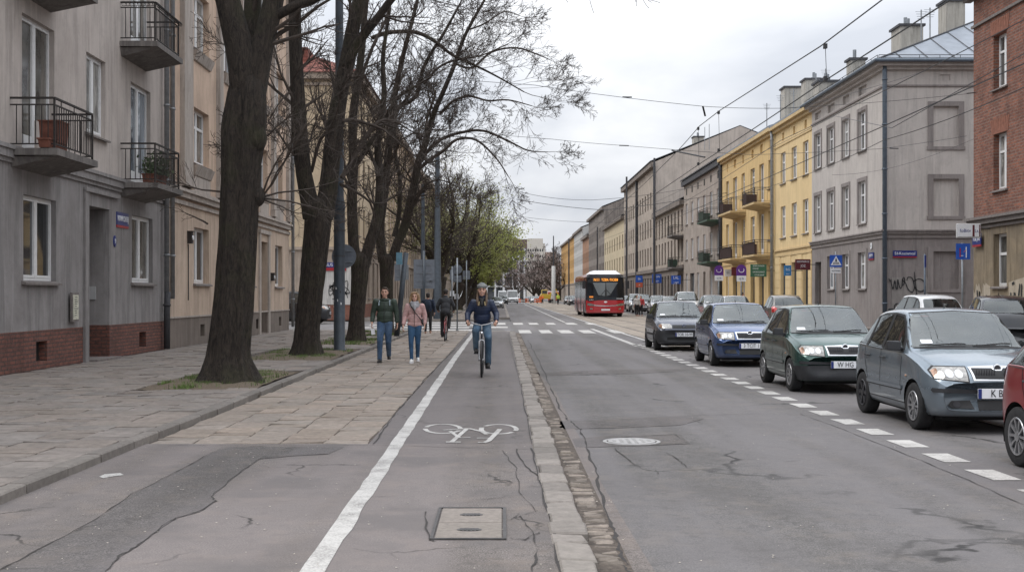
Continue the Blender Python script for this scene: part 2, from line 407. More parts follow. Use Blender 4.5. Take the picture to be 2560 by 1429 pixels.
# --- kerbs
def stones(name, x0, x1, y0, y1, ztop, zbot, m, L=(.55, .95), jx=.012, gap=.012, tilt=.006, rowdrop=0, alongx=False, chip=.0, tone=(.8, 1.12), miss=0):
    b = MB(); tones = []; y = y0
    while y < y1:
        l = rnd.uniform(*L); ya, yb = y, min(y + l, y1); y += l
        if yb - ya < .05 or rnd.random() < miss: continue
        a, c = x0 + rnd.uniform(-jx, jx), x1 + rnd.uniform(-jx, jx); sk = rnd.uniform(-jx, jx)
        zz = [ztop + rnd.uniform(-tilt, tilt) for _ in range(4)]; g = gap * rnd.uniform(.5, 1.2); e = .014
        top = [(a + e, ya + g + e, zz[0]), (c - e, ya + g + e + sk, zz[1]), (c - e + sk, yb - g - e + sk, zz[2]), (a + e, yb - g - e, zz[3])]
        mid = [(a, ya + g, zz[0] - e), (c, ya + g + sk, zz[1] - e), (c + sk, yb - g + sk, zz[2] - e), (a, yb - g, zz[3] - e)]
        if alongx: top = [(p[1], p[0], p[2]) for p in top]; mid = [(p[1], p[0], p[2]) for p in mid]
        n0 = len(b.f); o = b._a(top + mid + [(p[0], p[1], zbot) for p in mid]); b.face((o, o + 1, o + 2, o + 3))
        for k in range(4):
            r = (k + 1) % 4; b.face((o + 4 + k, o + 4 + r, o + r, o + k)); b.face((o + 8 + k, o + 8 + r, o + 4 + r, o + 4 + k))
        t = rnd.uniform(*tone); tones += [(t * 1.01, t, t * .98)] * (len(b.f) - n0)
    o = b.build(name, m); settone(o, tones); return ST(o)
stones('kerb', .335, .565, 4, 53.2, .014, -.15, M_kerb, (.30, .56), .016, .011, .011, tone=(.72, 1.12))
stones('kerb', .335, .565, 87.6, 300, .012, -.15, M_kerb, (.9, 1.3))
stones('kerb', -4.0, -3.84, 3, 53.4, .082, -.1, M_kerb, (.85, 1.05), .006, tone=(.6, .8))
stones('kerb', -4.0, -3.84, 78.6, 200, .082, -.1, M_kerb, (.95, 1.05), .006, tone=(.6, .8))
stones('kerb', 53.2, 53.42, -1.5, .56, .012, -.15, M_kerb, (.8, 1.0), alongx=True, tone=(1.1, 1.3))
stones('kerb', 87.4, 87.62, -1.5, .56, .012, -.15, M_kerb, (.8, 1.0), alongx=True)
stones('kerb', 53.4, 53.6, -9.5, -1.5, .03, -.15, M_kerb, (.8, 1.0), alongx=True)
stones('kerb', 78.3, 78.55, -60, -1.5, .05, -.15, M_kerb, (.9, 1.0), alongx=True)
stones('gutter_cobbles', .60, .765, 4, 53.2, RZ + .008, -.15, M_cob, (.07, .17), .022, .010, .012, miss=.22, tone=(.7, 1.35))
sheet('gutter_bed', .565, .80, 3, 53.4, RZ + .004, M_earth); ST(COL.objects[-1])
# --- tram track: pale concrete bed, grooved rails
b = MB(); tones = []
for i, (xa, xb) in enumerate([(5.5, 6.36), (6.47, 7.88), (7.99, 9.66), (9.77, 11.16), (11.27, 11.7)]):
    y = 37.5
    while y < 460:
        L = 2.99 if y < 120 else 12; b.box(xa + .008, xb - .008, y + .012, y + L, -.15, RZ + .012); t = rnd.uniform(.85, 1.12); tones += [(t, t, t * .98)] * 6; y += L + .01
o = b.build('tram_track', M_tram); settone(o, tones); ST(o)
M_rail = pm('polished rail steel', (.16, .14, .13), .35, .3, 5, metallic=.9)
b = MB()
for x in (6.41, 7.93, 9.71, 11.21): b.box(x - .045, x - .012, -4, 460, -.15, RZ + .014); b.box(x + .025, x + .045, -4, 460, -.15, RZ + .012); b.box(x - .012, x + .025, -4, 460, -.15, RZ - .02)
ST(b.build('tram_rails', M_rail))
b = MB(); b.box(15.2, 18, -5, 45.6, -.15, .05); b.box(15.2, 18, 56.6, 460, -.15, .05)
o = b.build('pavement', M_slab2); settone(o, [(1, 1, 1)] * 12); ST(o)
stones('kerb', 15.05, 15.2, 0, 45.6, .055, -.15, M_kerb, (.9, 1)); stones('kerb', 15.05, 15.2, 56.6, 300, .055, -.15, M_kerb, (1.9, 2))
# --- painted markings (4 mm sheets)
def marks(quads, z, name='road_marking', parent=None, m=None):
    b = MB()
    for q in quads: b.poly([(x, y, z) for x, y in q])
    o = b.build(name, m or M_white, parent); return o if parent is not None else ST(o)
def rect(x0, x1, y0, y1): return [(x0, y0), (x1, y0), (x1, y1), (x0, y1)]
def wavy_line(xc, w, y0, y1, z, step=.35, amp=.008):
    b = MB(); n = int((y1 - y0) / step); o = None; ph = rnd.random() * 6
    for i in range(n + 1):
        y = y0 + (y1 - y0) * i / n; c = (xc(y) if callable(xc) else xc) + rnd.uniform(-amp, amp) * .5
        q = b._a([(c - w / 2 + rnd.uniform(-amp, amp), y, z), (c + w / 2 + rnd.uniform(-amp, amp), y, z)])
        if i: b.face((q - 2, q - 1, q + 1, q))
    return b
ST(wavy_line(lambda y: -1.07 - .0045 * min(y, 30), .145, 4, 53, .004).build('lane_marking', M_white))
ST(wavy_line(4.5, .2, 39.5, 60, RZ + .005).build('lane_marking', M_white))
q = []; y = 9.72
for i in range(27):
    q.append([(4.46 + rnd.uniform(-.01, .01), y), (4.73, y + rnd.uniform(-.01, .01)), (4.73 + rnd.uniform(-.01, .01), y + .66), (4.45, y + .66)]); y += 1.18
marks(q, RZ + .005, 'parking_marking')
marks([rect(a, c, 53.3, 58) for a, c in ((.78, 1.33), (1.75, 2.27), (2.64, 3.23), (3.63, 4.2), (5.0, 5.5))] + [rect(a, c, 69, 73) for a, c in ((-.35, .2), (.66, 1.23), (1.59, 2.13), (2.6, 3.13), (3.78, 4.38), (5, 5.5))], RZ + .005, 'crossing_marking')
marks([rect(-1.9 + rnd.random() * .2, .3, 62, 64.5), rect(-7.5, -1.2, 57.2, 58.6), rect(-7.5, -.8, 62.0, 63.6), rect(-7.5, -1.0, 67, 68.8), rect(-7.3, -1.3, 72.5, 74.5)], RZ + .003, 'crossing_marking')
ST(wavy_line(lambda y: 3.9 + (y - 75) * .0025, .14, 75, 230, RZ + .005, 2, .01).build('lane_marking', M_white))
ST(sheet('road', 5.5, 11.7, -5, 37.45, RZ - .001, A_road)); ST(wavy_line(5.35, .13, 36, 235, RZ + .006, 2, .01).build('lane_marking', M_white))
# bicycle symbol, as stencilled: two broken wheels, frame, handlebar, fork
def ribbon(b, pts, w, z):
    pts = [Vector((x, y, 0)) for x, y in pts]
    L = []
    for i, p in enumerate(pts):
        d = (pts[min(i + 1, len(pts) - 1)] - pts[max(i - 1, 0)]); d.normalize(); n = Vector((-d.y, d.x, 0)) * ((w[i] if hasattr(w, '__len__') else w) / 2)
        L.append(b._a([(p.x - n.x, p.y - n.y, z), (p.x + n.x, p.y + n.y, z)]))
    for i in range(len(L) - 1): b.face((L[i], L[i] + 1, L[i + 1] + 1, L[i + 1]))
def gp(x, y, z=0): Y = F * (H - z) / (y - CY); return (PX(x, Y), Y)
b = MB()
for cx, cy, rx, ry, a0 in ((1107, 1071.5, 44, 11.5, 20), (1247, 1072.5, 44, 11.8, 40)):
    for k in range(2):
        pts = []
        for i in range(15):
            a = R(a0 + k * 180 + i * 160 / 14); pts.append(gp(cx + rx * math.cos(a), cy + ry * math.sin(a)))
        ribbon(b, pts, .058, .0042)
for pts, w in (([(1108, 1075), (1172, 1071)], .06), ([(1168, 1071), (1130, 1104)], .055), ([(1171, 1071), (1205, 1079), (1216, 1086)], .05), ([(1125, 1077), (1148, 1094), (1176, 1093)], .045), ([(1115, 1105), (1152, 1105)], .07),
               ([(1250, 1073), (1222, 1102), (1212, 1106), (1195, 1106)], .06), ([(1192, 1095), (1232, 1095)], .045)):
    ribbon(b, [gp(*p) for p in pts], w * 1.0, .005 + .0007 * len(b.f) * 0 + .0006 * (len(b.f) % 5))
ST(b.build('bicycle_marking', M_white))
# --- patches, joints and cracks, each a real thin sheet following the traced outline
def gz_poly(pts, z, name, m, parent=None):
    b = MB(); b.poly([(gp(x, y, z)[0], gp(x, y, z)[1], z) for x, y in pts]); o = b.build(name, m, parent); return o if parent is not None else ST(o)
gz_poly([(248, 1190), (262, 1184), (300, 1181), (310, 1186), (285, 1189), (258, 1194)], .0045, 'paint_smudge', M_white)
strip = [(0, 1425), (100, 1372), (240, 1298), (330, 1235), (420, 1190), (480, 1160), (530, 1130), (575, 1116), (700, 1116), (860, 1116), (820, 1134), (740, 1138), (650, 1146), (612, 1172), (580, 1196), (545, 1226), (528, 1240), (538, 1252), (500, 1278), (440, 1294), (400, 1320), (350, 1360), (300, 1390), (262, 1429), (235, 1470), (-90, 1470)]
gz_poly(strip, .004, 'asphalt_patch', A_dark)
gz_poly([(1400, 1052), (1520, 1048), (1700, 1040), (1760, 1046), (1700, 1062), (1560, 1068), (1400, 1072)], RZ + .004, 'asphalt_patch', A_dark)
gz_poly([(1340, 932), (1450, 926), (1600, 922), (1700, 922), (1718, 926), (1600, 933), (1450, 936), (1345, 939)], RZ + .004, 'asphalt_patch', A_dark)
gz_poly([(1430, 1096), (1500, 1090), (1700, 1084), (1725, 1108), (1640, 1112), (1440, 1118)], RZ + .004, 'asphalt_patch', A_dark)
def crack(pts, z, w, parent, seg=5, jit=.012):
    b = MB(); W = [Vector(gp(x, y, z)) for x, y in pts]; out = []; ws = []
    for i in range(len(W) - 1):
        for k in range(seg):
            t = k / seg; p = W[i].lerp(W[i + 1], t); out.append((p.x + rnd.uniform(-jit, jit), p.y + rnd.uniform(-jit, jit) * 1.6)); ws.append(w * rnd.uniform(.1, 1.15) * .62)
    out.append(tuple(W[-1])); ws.append(w * .2); ribbon(b, out, ws, z + .006)
    return b
CR0 = [([(-60, 1460), (0, 1425), (100, 1372), (240, 1298), (330, 1235), (420, 1190), (480, 1160), (530, 1130), (570, 1117)], .022), ([(262, 1429), (300, 1390), (350, 1360), (400, 1320), (440, 1294), (500, 1278), (538, 1252), (528, 1240)], .03), ([(528, 1240), (545, 1226), (580, 1196), (612, 1172), (650, 1146), (740, 1138), (820, 1134)], .016),
       ([(420, 1113), (560, 1114), (800, 1114), (940, 1112), (1100, 1117), (1240, 1121), (1330, 1124)], .022), ([(1290, 1122), (1310, 1160), (1345, 1190)], .03), ([(1160, 1250), (1240, 1246), (1310, 1235)], .014),
       ([(1270, 1300), (1300, 1290), (1330, 1330), (1345, 1380), (1330, 1429)], .025), ([(1275, 1345), (1310, 1350), (1350, 1330)], .018), ([(1300, 1290), (1345, 1275)], .018), ([(1060, 1280), (1072, 1350), (1090, 1352)], .03), ([(1255, 1125), (1290, 1170), (1300, 1230), (1340, 1280)], .012),
       ([(645, 1163), (680, 1170), (742, 1167)], .012), ([(1345, 1200), (1380, 1300), (1400, 1429)], .04), ([(1330, 1120), (1345, 1200)], .03)]
for p, w_ in CR0: crack(p, 0, w_, None).build('pavement_crack', M_crack, pv0)
for p, w_ in [([(935, 1110), (980, 1045), (1010, 1008), (1060, 950), (1120, 890), (1172, 838)], .045), ([(1270, 835), (1300, 960), (1330, 1110)], .02)]: crack(p, 0, w_, None, 9).build('lane_crack', M_crack, bl)
CR1 = [([(1400, 1052), (1520, 1047), (1700, 1040), (1900, 1034), (2060, 1040)], .022), ([(1340, 933), (1500, 930), (1700, 924)], .03), ([(1475, 1060), (1560, 1066), (1590, 1062)], .02), ([(1690, 1087), (1712, 1104), (1725, 1109)], .03), ([(1535, 1120), (1575, 1152), (1602, 1170)], .022), ([(1665, 1130), (1700, 1152), (1716, 1168)], .022),
       ([(1500, 1100), (1580, 1092), (1690, 1086)], .03), ([(1725, 1109), (1850, 1102)], .01), ([(1570, 1165), (1700, 1168), (1860, 1160)], .014), ([(1750, 1150), (1810, 1150), (1890, 1147)], .018), ([(1960, 1155), (2000, 1150)], .015), ([(1730, 1050), (1760, 1060), (1690, 1064)], .012),
       ([(2000, 1035), (2080, 1062), (2160, 1095), (2300, 1150), (2420, 1200), (2560, 1262)], .02), ([(1400, 1145), (1430, 1170), (1445, 1180)], .02), ([(1640, 1175), (1645, 1185)], .03)]
for p, w_ in CR1: crack(p, RZ, w_, None).build('road_crack', M_crack, road)
crack([(1450, 1072), (1480, 1150), (1520, 1300), (1560, 1400), (1590, 1470)], RZ, .05, None, 12, .02).build('road_crack', M_crack, road)
crack([(1320, 850), (1370, 950), (1410, 1040), (1450, 1072)], RZ, .05, None, 12, .03).build('road_crack', M_crack, road)
# mud stain beside the gutter: irregular thin sheet of dried silt
M_silt = asphalt('road asphalt with dried silt', (.15, .13, .118), .4)
gz_poly([(1330, 905), (1345, 930), (1390, 980), (1420, 1040), (1470, 1130), (1500, 1200), (1560, 1300), (1620, 1400), (1660, 1460), (1585, 1460), (1530, 1360), (1470, 1200), (1430, 1110), (1385, 1010), (1345, 950)], RZ + .003, 'silt_strip', M_silt)
# --- utility cover and manhole
M_cov = concrete('cast concrete cover', (.235, .205, .18), .2, 20); M_iron = pm('cast iron', (.085, .08, .078), .6, .3, 12, metallic=.4, bump=.4)
uc = empty('utility_cover', (-.15, 8.5, 0), 0, 'two-slab rectangular concrete utility cover set in the cycle lane asphalt', 'utility cover')
x0, x1 = gp(1075, 1345)[0], gp(1266, 1345)[0]; y0, y1 = gp(0, 1349)[1], gp(0, 1270)[1]; ym = gp(0, 1307)[1]
b = MB(); 
for a, c, d, e in ((x0, x1, y0, y0 + .025), (x0, x1, y1 - .025, y1), (x0, x0 + .022, y0 + .025, y1 - .025), (x1 - .022, x1, y0 + .025, y1 - .025)): b.box(a, c, d, e, -.02, .012)
b.build('frame', M_iron, uc, world=True)
for a, c in ((y0 + .035, ym - .008), (ym + .008, y1 - .035)):
    b = MB(); b.box(x0 + .03, x1 - .03, a, c, -.02, .009); o = b.build('slab', M_cov, uc, world=True, bev=.006); settone(o, [(1, 1, 1)] * 6)
    cx, cy = (x0 + x1) / 2, (a + c) / 2; b = MB()
    b.disc((cx, cy, .0095), .085, 'z', .004, 24, 1, .62)
    for k in range(-2, 3): b.box(cx + k * .027 - .009, cx + k * .027 + .009, cy - .035, cy + .035, .0115, .015)
    b.build('hatch', M_iron, o if False else uc, world=True)
mc = gp(1579, 1104, RZ); mh = empty('manhole_cover', (mc[0], mc[1], RZ), 0, 'round pale metal manhole cover in the cracked road', 'manhole cover')
M_lid = pm('worn bright iron', (.36, .35, .34), .5, .25, 14, metallic=.3, bump=.5, bscale=90)
b = MB(); b.lathe([(.33, -.02), (.33, .010), (.29, .012), (.285, .004)], n=40); b.build('rim', M_lid, mh)
b = MB(); b.lathe([(.285, -.005), (.285, .006), (.27, .006)], n=40); b.build('joint', M_crack, mh)
b = MB(); b.lathe([(.272, -.005), (.272, .013), (0.001, .014)], n=40)
for i in range(6):
    for j in range(6):
        x, y = -.2 + i * .08, -.2 + j * .08
        if x * x + y * y < .05: b.box(x - .02, x + .02, y - .02, y + .02, .013, .017)
b.build('lid', M_lid, mh)
# --- tree pits: soil and grass
M_grass = pm('grass blades', (.10, .15, .035), .7, .5, 6); M_soil = pm('leafy soil', (.13, .10, .07), .95, .45, 25, bump=.9, bscale=50)
for i, (a, c, d, e) in enumerate(PITS):
    b = MB(); n = 14; g = {}
    for ix in range(n + 1):
        for iy in range(n + 1):
            x = a + (c - a) * ix / n; y = d + (e - d) * iy / n; ed = min(ix, n - ix, iy, n - iy)
            g[ix, iy] = b._a([(x, y, .05 + (.035 if ed > 1 else 0) + rnd.uniform(-.012, .02))])
    for ix in range(n):
        for iy in range(n): b.face((g[ix, iy], g[ix + 1, iy], g[ix + 1, iy + 1], g[ix, iy + 1]))
    ST(b.build('soil_bed', M_soil, smooth=True))
    b = MB(); N = (4600 if i == 0 else 3200 if i < 2 else 3000 if i < 4 else 900); tx, ty = [(-4.85, 21.4), (-5, 30.9), (-4.84, 39.5), (-4.8, 48), (-4.9, 88), (-4.9, 107), (-4.9, 126)][i]
    cl = [(rnd.uniform(a + .15, c - .1), rnd.uniform(d + .2, e - .2), rnd.uniform(.12, .5)) for _ in range(22 if i < 2 else 34)]
    for _ in range(N):
        cxy = rnd.choice(cl); x = rnd.gauss(cxy[0], cxy[2] * .5); y = rnd.gauss(cxy[1], cxy[2])
        if not (a < x < c and d < y < e) or (x - tx) ** 2 + (y - ty) ** 2 < .2: continue
        h = rnd.uniform(.02, .085) * (1.1 if i else 1); an = rnd.random() * 6.28; lx, ly = math.cos(an) * h * .5, math.sin(an) * h * .5; ww = .006 if i < 2 else .012
        b.poly([(x - ww * math.sin(an), y + ww * math.cos(an), .06), (x + ww * math.sin(an), y - ww * math.cos(an), .06), (x + lx, y + ly, .07 + h)])
    tag(b.build('grass', M_grass), ['sparse grass on the soil round the nearest tree', 'grass round the second tree', 'grass round the third tree', 'grass round the fourth tree', 'grass at the far trees'][min(i, 4)], 'grass', None, 'stuff')
# litter: small twigs, leaves and gravel flecks on the pavement edge
b = MB(); M_bits = pm('pale grit', (.42, .38, .33), .9, .4, 30)
for _ in range(420):
    if rnd.random() < .5: x, y, z = rnd.uniform(-3.8, .3), rnd.uniform(6, 13), .004
    elif rnd.random() < .6: x, y, z = rnd.uniform(.6, 4.5), rnd.uniform(6, 20), RZ + .004
    else: x, y, z = rnd.choice((-3.8 + rnd.random() * .12, .6 + rnd.random() * .3)), rnd.uniform(5, 30), -.02
    s = rnd.uniform(.004, .013); a = rnd.random() * 6; b.poly([(x + s * math.cos(a + k * 1.57) * rnd.uniform(.5, 1.3), y + s * math.sin(a + k * 1.57), z + .003 * (k % 2)) for k in range(4)])
tag(b.build('grit', M_bits), 'scattered grit and flecks on the asphalt', 'grit', None, 'stuff')
# ================================================================== BUILDINGS
rb = random.Random(3)
M_pvc = pm('white window frame', (.72, .72, .72), .4, .06, 8)
M_oldf = pm('weathered brown frame', (.10, .075, .06), .7, .2, 12)
M_pane = glass('window glass', (.035, .038, .04)); M_pane2 = glass('window glass over pale curtain', (.13, .13, .125), .07, .7, .5, 1.4, 2.2)
M_sill = pm('sill stone', (.17, .15, .14), .85, .3, 10); M_sheet = pm('zinc sheet', (.13, .15, .18), .45, .2, 3, metallic=.5)
M_rust = pm('dark railing iron', (.035, .03, .028), .65, .3, 20, metallic=.3); M_hole = pm('dark opening', (.012, .011, .01), .95, .2)
M_slate = pm('grey metal roofing', (.20, .225, .26), .5, .15, 1.5, metallic=.25); M_rooftile = bricks('red roof tiles', (.22, .07, .05), (.16, .055, .04), (.10, .03, .02), bw=.3, bh=.22, ms=.02, soot=.3)
M_tar = pm('dark roof edge', (.05, .05, .055), .7, .25, 4); M_door = pm('dark wooden door', (.05, .038, .032), .6, .3, 8); M_zincp = pm('blue grey drainpipe', (.10, .125, .155), .5, .2, 6, metallic=.3)
M_pipe2 = pm('galvanised drainpipe', (.26, .27, .28), .5, .2, 6, metallic=.4); M_curt = pm('curtain', (.5, .49, .46), .9, .2, 9)
M_slabc = plaster('stained balcony concrete', (.17, .155, .145), .5, .5)
wcache = {}
M_panes = [M_pane, M_pane2, glass('window glass over lace', (.24, .235, .22), .08, .7, .45, 1.5, 5), glass('window glass over blind', (.13, .12, .105), .06, .8, .5, 1.3, 2.5), glass('window glass pale reflection', (.10, .115, .13), .03, 1.0, .35, 2.4, 1.1)]
def wobj(kind, w, h, curtain):
    k = (kind, round(w, 2), round(h, 2), curtain)
    if k in wcache: return wcache[k]
    f = .06 if kind != 'fine' else .05; b = MB(); D0, D1 = -.03, .035
    if kind in ('pair', 'cross', 'bdoor', 'old', 'single', 'oldpair'):
        b.box(0, w, D0, D1, 0, f); b.box(0, w, D0, D1, h - f, h); b.box(0, f, D0, D1, f, h - f); b.box(w - f, w, D0, D1, f, h - f)
        rails = []
        if kind in ('pair', 'bdoor', 'cross', 'old', 'oldpair'): b.box(w / 2 - .05, w / 2 + .05, D0 - .015, D1, f, h - f)
        if kind in ('cross', 'old'): b.box(f, w - f, D0 - .008, D1 - .008, h * .68 - .04, h * .68 + .04)
        if kind == 'single': b.box(f, w - f, D0 - .008, D1 - .008, h * .62 - .05, h * .62 + .05)
        if kind == 'bdoor': b.box(f, w - f, D0 - .005, D1 - .008, .0, .38)
        # sash rims
        for a, c in (((f, w / 2 - .05), (w / 2 + .05, w - f)) if kind != 'single' else ((f, w - f),)):
            r = .035; b.box(a + .004, a + r, D0 - .01, D1 - .012, f + .004, h - f - .004); b.box(c - r, c - .004, D0 - .01, D1 - .012, f + .004, h - f - .004)
            b.box(a + r, c - r, D0 - .01, D1 - .012, f + .004, f + r + .02); b.box(a + r, c - r, D0 - .01, D1 - .012, h - f - r, h - f - .004)
    fm = M_oldf if kind.startswith('old') else M_pvc
    fr = b.build('window', fm); p = MB(); p.box(f * .5, w - f * .5, .0, .018, f * .5, h - f * .5); pa = p.build('pane', M_panes[curtain])
    COL.objects.unlink(fr); COL.objects.unlink(pa); wcache[k] = (fr.data, pa.data)
    bpy.data.objects.remove(fr); bpy.data.objects.remove(pa); return wcache[k]
def newobj(name, data, parent, loc=(0, 0, 0)):
    o = bpy.data.objects.new(name, data); COL.objects.link(o); o.parent = parent; o.location = loc; return o
scache = {}
def sill(parent, w, z, u, mat, prj=.1, name='sill'):
    k = (round(w, 2), mat.name, prj)
    if k not in scache:
        b = MB(); b.hexa([(-.1, .02, -.07), (w + .1, .02, -.07), (w + .1, -prj, -.09), (-.1, -prj, -.09)], [(-.1, .02, .0), (w + .1, .02, .0), (w + .1, -prj, -.045), (-.1, -prj, -.045)])
        o = b.build('sill', mat); scache[k] = o.data; COL.objects.unlink(o); bpy.data.objects.remove(o)
    return newobj(name, scache[k], parent, (u, 0, z))
def wall_face(b, L, z0, z1, ops, zones, rev, u0=0, M=None):
    """openings cut out of the facade plane y=0, with reveals into the wall"""
    b.M = M
    us = sorted({u0, u0 + L} | {o[0] for o in ops} | {o[1] for o in ops}); ws = sorted({z0, z1} | {o[2] for o in ops} | {o[3] for o in ops} | {z for z, _ in zones if z0 < z < z1})
    def mat(z):
        m = 0
        for zz, i in zones:
            if z >= zz: m = i
        return m
    for i in range(len(us) - 1):
        for j in range(len(ws) - 1):
            a, c, d, e = us[i], us[i + 1], ws[j], ws[j + 1]; cu, cz = (a + c) / 2, (d + e) / 2
            if any(o[0] < cu < o[1] and o[2] < cz < o[3] for o in ops): continue
            b.cur = mat(cz); b.poly([(a, 0, d), (c, 0, d), (c, 0, e), (a, 0, e)])
    for o in ops:
        a, c, d, e = o[:4]; r = o[5] if len(o) > 5 else rev; zs = [d] + [z for z, _ in zones if d < z < e] + [e]
        for k in range(len(zs) - 1):
            b.cur = mat((zs[k] + zs[k + 1]) / 2)
            b.poly([(a, 0, zs[k]), (a, r, zs[k]), (a, r, zs[k + 1]), (a, 0, zs[k + 1])]); b.poly([(c, 0, zs[k]), (c, 0, zs[k + 1]), (c, r, zs[k + 1]), (c, r, zs[k])])
        b.cur = mat(e - .01); b.poly([(a, 0, e), (a, r, e), (c, r, e), (c, 0, e)]); b.cur = mat(d + .01); b.poly([(a, 0, d), (c, 0, d), (c, r, d), (a, r, d)])
        b.cur = mat((d + e) / 2)
        if o[4] in ('blind', 'none'): b.poly([(a, r, d), (c, r, d), (c, r, e), (a, r, e)])
    b.M = None; b.cur = 0
def fill(root, ops, rev, sills=M_sill, M=None, far=False):
    """window objects (frame > pane, sill) in the openings"""
    rz = 0; off = Vector((0, 0, 0))
    for o in ops:
        a, c, d, e, kind = o[:5]; r = o[5] if len(o) > 5 else rev
        if kind == 'blind': continue
        w, h = c - a, e - d
        base = Vector((a, r, d))
        if kind in ('door', 'cellar', 'shop', 'none', 'gate'):
            b = MB()
            if kind == 'cellar': b.box(a, c, r - .02, r, d, e); ob = b.build('cellar_window', M_hole, root)
            elif kind in ('door', 'gate'):
                b.box(a, c, r - .05, r + .02, d, e - .5); b.box(a, c, r - .04, r, e - .44, e)
                for k in range(3 if w > .9 else 2):
                    zz = d + .2 + k * (h - .8) / 3; b.box(a + .12, a + w / 2 - .06, r - .075, r - .05, zz, zz + (h - .9) / 3); b.box(a + w / 2 + .06, c - .12, r - .075, r - .05, zz, zz + (h - .9) / 3)
                ob = b.build('door', M_door, root)
                h_ = MB(); h_.box(a + w / 2 + .03, a + w / 2 + .07, r - .12, r - .05, d + 1.0, d + 1.15); h_.build('handle', M_pipe2, ob)
            elif kind == 'shop':
                b.box(a, c, r - .04, r + .02, e - .09, e); b.box(a, c, r - .04, r + .02, d, d + .12)
                for q in range(4): x = a + (w - .07) * q / 3; b.box(x, x + .07, r - .035, r + .02, d + .12, e - .09)
                ob = b.build('shop_window', M_tar, root); p = MB(); p.box(a + .03, c - .03, r, r + .012, d + .1, e - .05); p.build('pane', M_pane2 if rb.random() < .5 else M_pane, ob)
            else: continue
            if M: ob.matrix_local = M
            continue
        fr, pa = wobj(kind, w, h, rb.choice((0, 0, 1, 2, 3, 4)))
        if M:
            ob = newobj('window', fr, root); ob.matrix_local = M @ Matrix.Translation((a, r - .06, d)); newobj('pane', pa, ob)
            if sills: sill(ob, w, 0, 0, sills).location = (0, -r + .06, 0)
        else:
            ob = newobj('window', fr, root, (a, r - .06, d)); newobj('pane', pa, ob)
            if sills and not far: sill(ob, w, 0, 0, sills).location = (0, -r + .06, 0)
def shell(b, L, z0, z1, depth, roofh=2.5, u0=0, sides=True, gable=True):
    """sides, back, and a low pitched top closing the wall solid"""
    rd = depth / 2
    for u in ((u0, u0 + L) if sides else ()):
        if gable: b.poly([(u, 0, z0), (u, 0, z1), (u, rd, z1 + roofh), (u, depth, z1), (u, depth, z0)])
        else: b.poly([(u, 0, z0), (u, 0, z1), (u, depth, z1), (u, depth, z0)])
    b.poly([(u0, depth, z0), (u0 + L, depth, z0), (u0 + L, depth, z1), (u0, depth, z1)])
def roof_gable(root, L, z1, depth, rh, mat, over=.45, u0=0, th=.1, ridge=None):
    b = MB(); rd = ridge or depth / 2; s = rh / rd
    for (ya, za, yb, zb) in ((-over, z1 - over * s * 0 + .0, rd, z1 + rh), (depth + over, z1, rd, z1 + rh)):
        b.hexa([(u0, ya, za), (u0 + L, ya, za), (u0 + L, yb, zb), (u0, yb, zb)], [(u0, ya, za + th), (u0 + L, ya, za + th), (u0 + L, yb, zb + th), (u0, yb, zb + th)])
    return b.build('roof', mat, root)
def bands(root, L, items, mat, name='cornice', u0=0):
    b = MB()
    for z0, z1, p in items: b.box(u0 - .001, u0 + L + .001, -p, .01, z0, z1)
    return b.build(name, mat, root)
def pipe(root, u, z0, z1, r, mat, y=-.12):
    b = MB(); b.tube([(u, y, z0), (u, y, z1 - .5), (u, y - .02, z1)], r, 10)
    z = z0 + 1.2
    while z < z1: b.tube([(u, y, z), (u, y, z + .06)], r * 1.25, 10); z += 2.1
    return b.build('drainpipe', mat, root, smooth=True)
def balcony(root, u0, u1, z, prj=.9, rail=.98, infill=None, pots=None, gap=.125, ornate=False, mat=M_slabc, rm=M_rust, side0=True):
    b = MB(); b.hexa([(u0 + .1, .02, z - .36), (u1 - .1, .02, z - .36), (u1 - .06, -prj + .1, z - .17), (u0 + .06, -prj + .1, z - .17)], [(u0, .02, z - .16), (u1, .02, z - .16), (u1, -prj, z - .14), (u0, -prj, z - .14)])
    b.box(u0 - .04, u1 + .04, -prj - .05, .02, z - .135, z)
    bo = b.build('balcony', mat, root)
    r = MB(); a, c, p = u0 + .05, u1 - .05, -prj + .04; q = .012
    for zz in (z + rail, z + rail - .13, z + .09):
        t = .02 if zz == z + rail else .013
        r.box(a, c, p - t, p + t, zz - t, zz + t)
        for s_ in (a, c): r.box(s_ - t, s_ + t, p + t, .0, zz - t * .98, zz + t * .98)
    def vert(x, y): r.box(x - .008, x + .008, y - .008, y + .008, z + .1, z + rail - .14)
    n = int((c - a) / gap)
    for i in range(1, n): vert(a + (c - a) * i / n, p)
    n = int(prj / gap)
    for i in range(1, n):
        for s_ in (a, c): vert(s_, p + (0 - p) * i / n)
    for s_ in (a, c): r.box(s_ - .018, s_ + .018, p - .018, p + .018, z, z + rail)
    for i in range(3): x = a + (c - a) * (i + .5) / 3; r.box(x - .008, x + .008, p - .008, p + .008, z + rail - .13, z + rail)
    if ornate:
        for i in range(26):
            x = a + (c - a) * i / 25; r.tube([(x + .07 * math.cos(t), p - .06 + .05 * math.sin(t * 1.3), z + rail - .05 + .06 * math.sin(t)) for t in [k * .7 for k in range(9)]], .008, 4)
        for i in range(9):
            y = p + (0 - p) * i / 9; r.tube([(a - .03, y + .06 * math.cos(t), z + rail - .05 + .05 * math.sin(t)) for t in [k * .7 for k in range(9)]], .008, 4)
    r.build('railing', rm, bo)
    if infill:
        f = MB(); f.box(a + .02, a + (c - a) * infill[1], p + .03, p + .045, z + .1, z + rail - .14); f.box(a + .03, a + .045, p + .05, -.05, z + .1, z + rail - .14); f.build('screen', infill[0], bo)
    return bo
def left_house(Y0, label, cat='building', group=None, X=-9.55): return empty('apartment_building', (X, Y0, 0), R(90), label, cat, group)
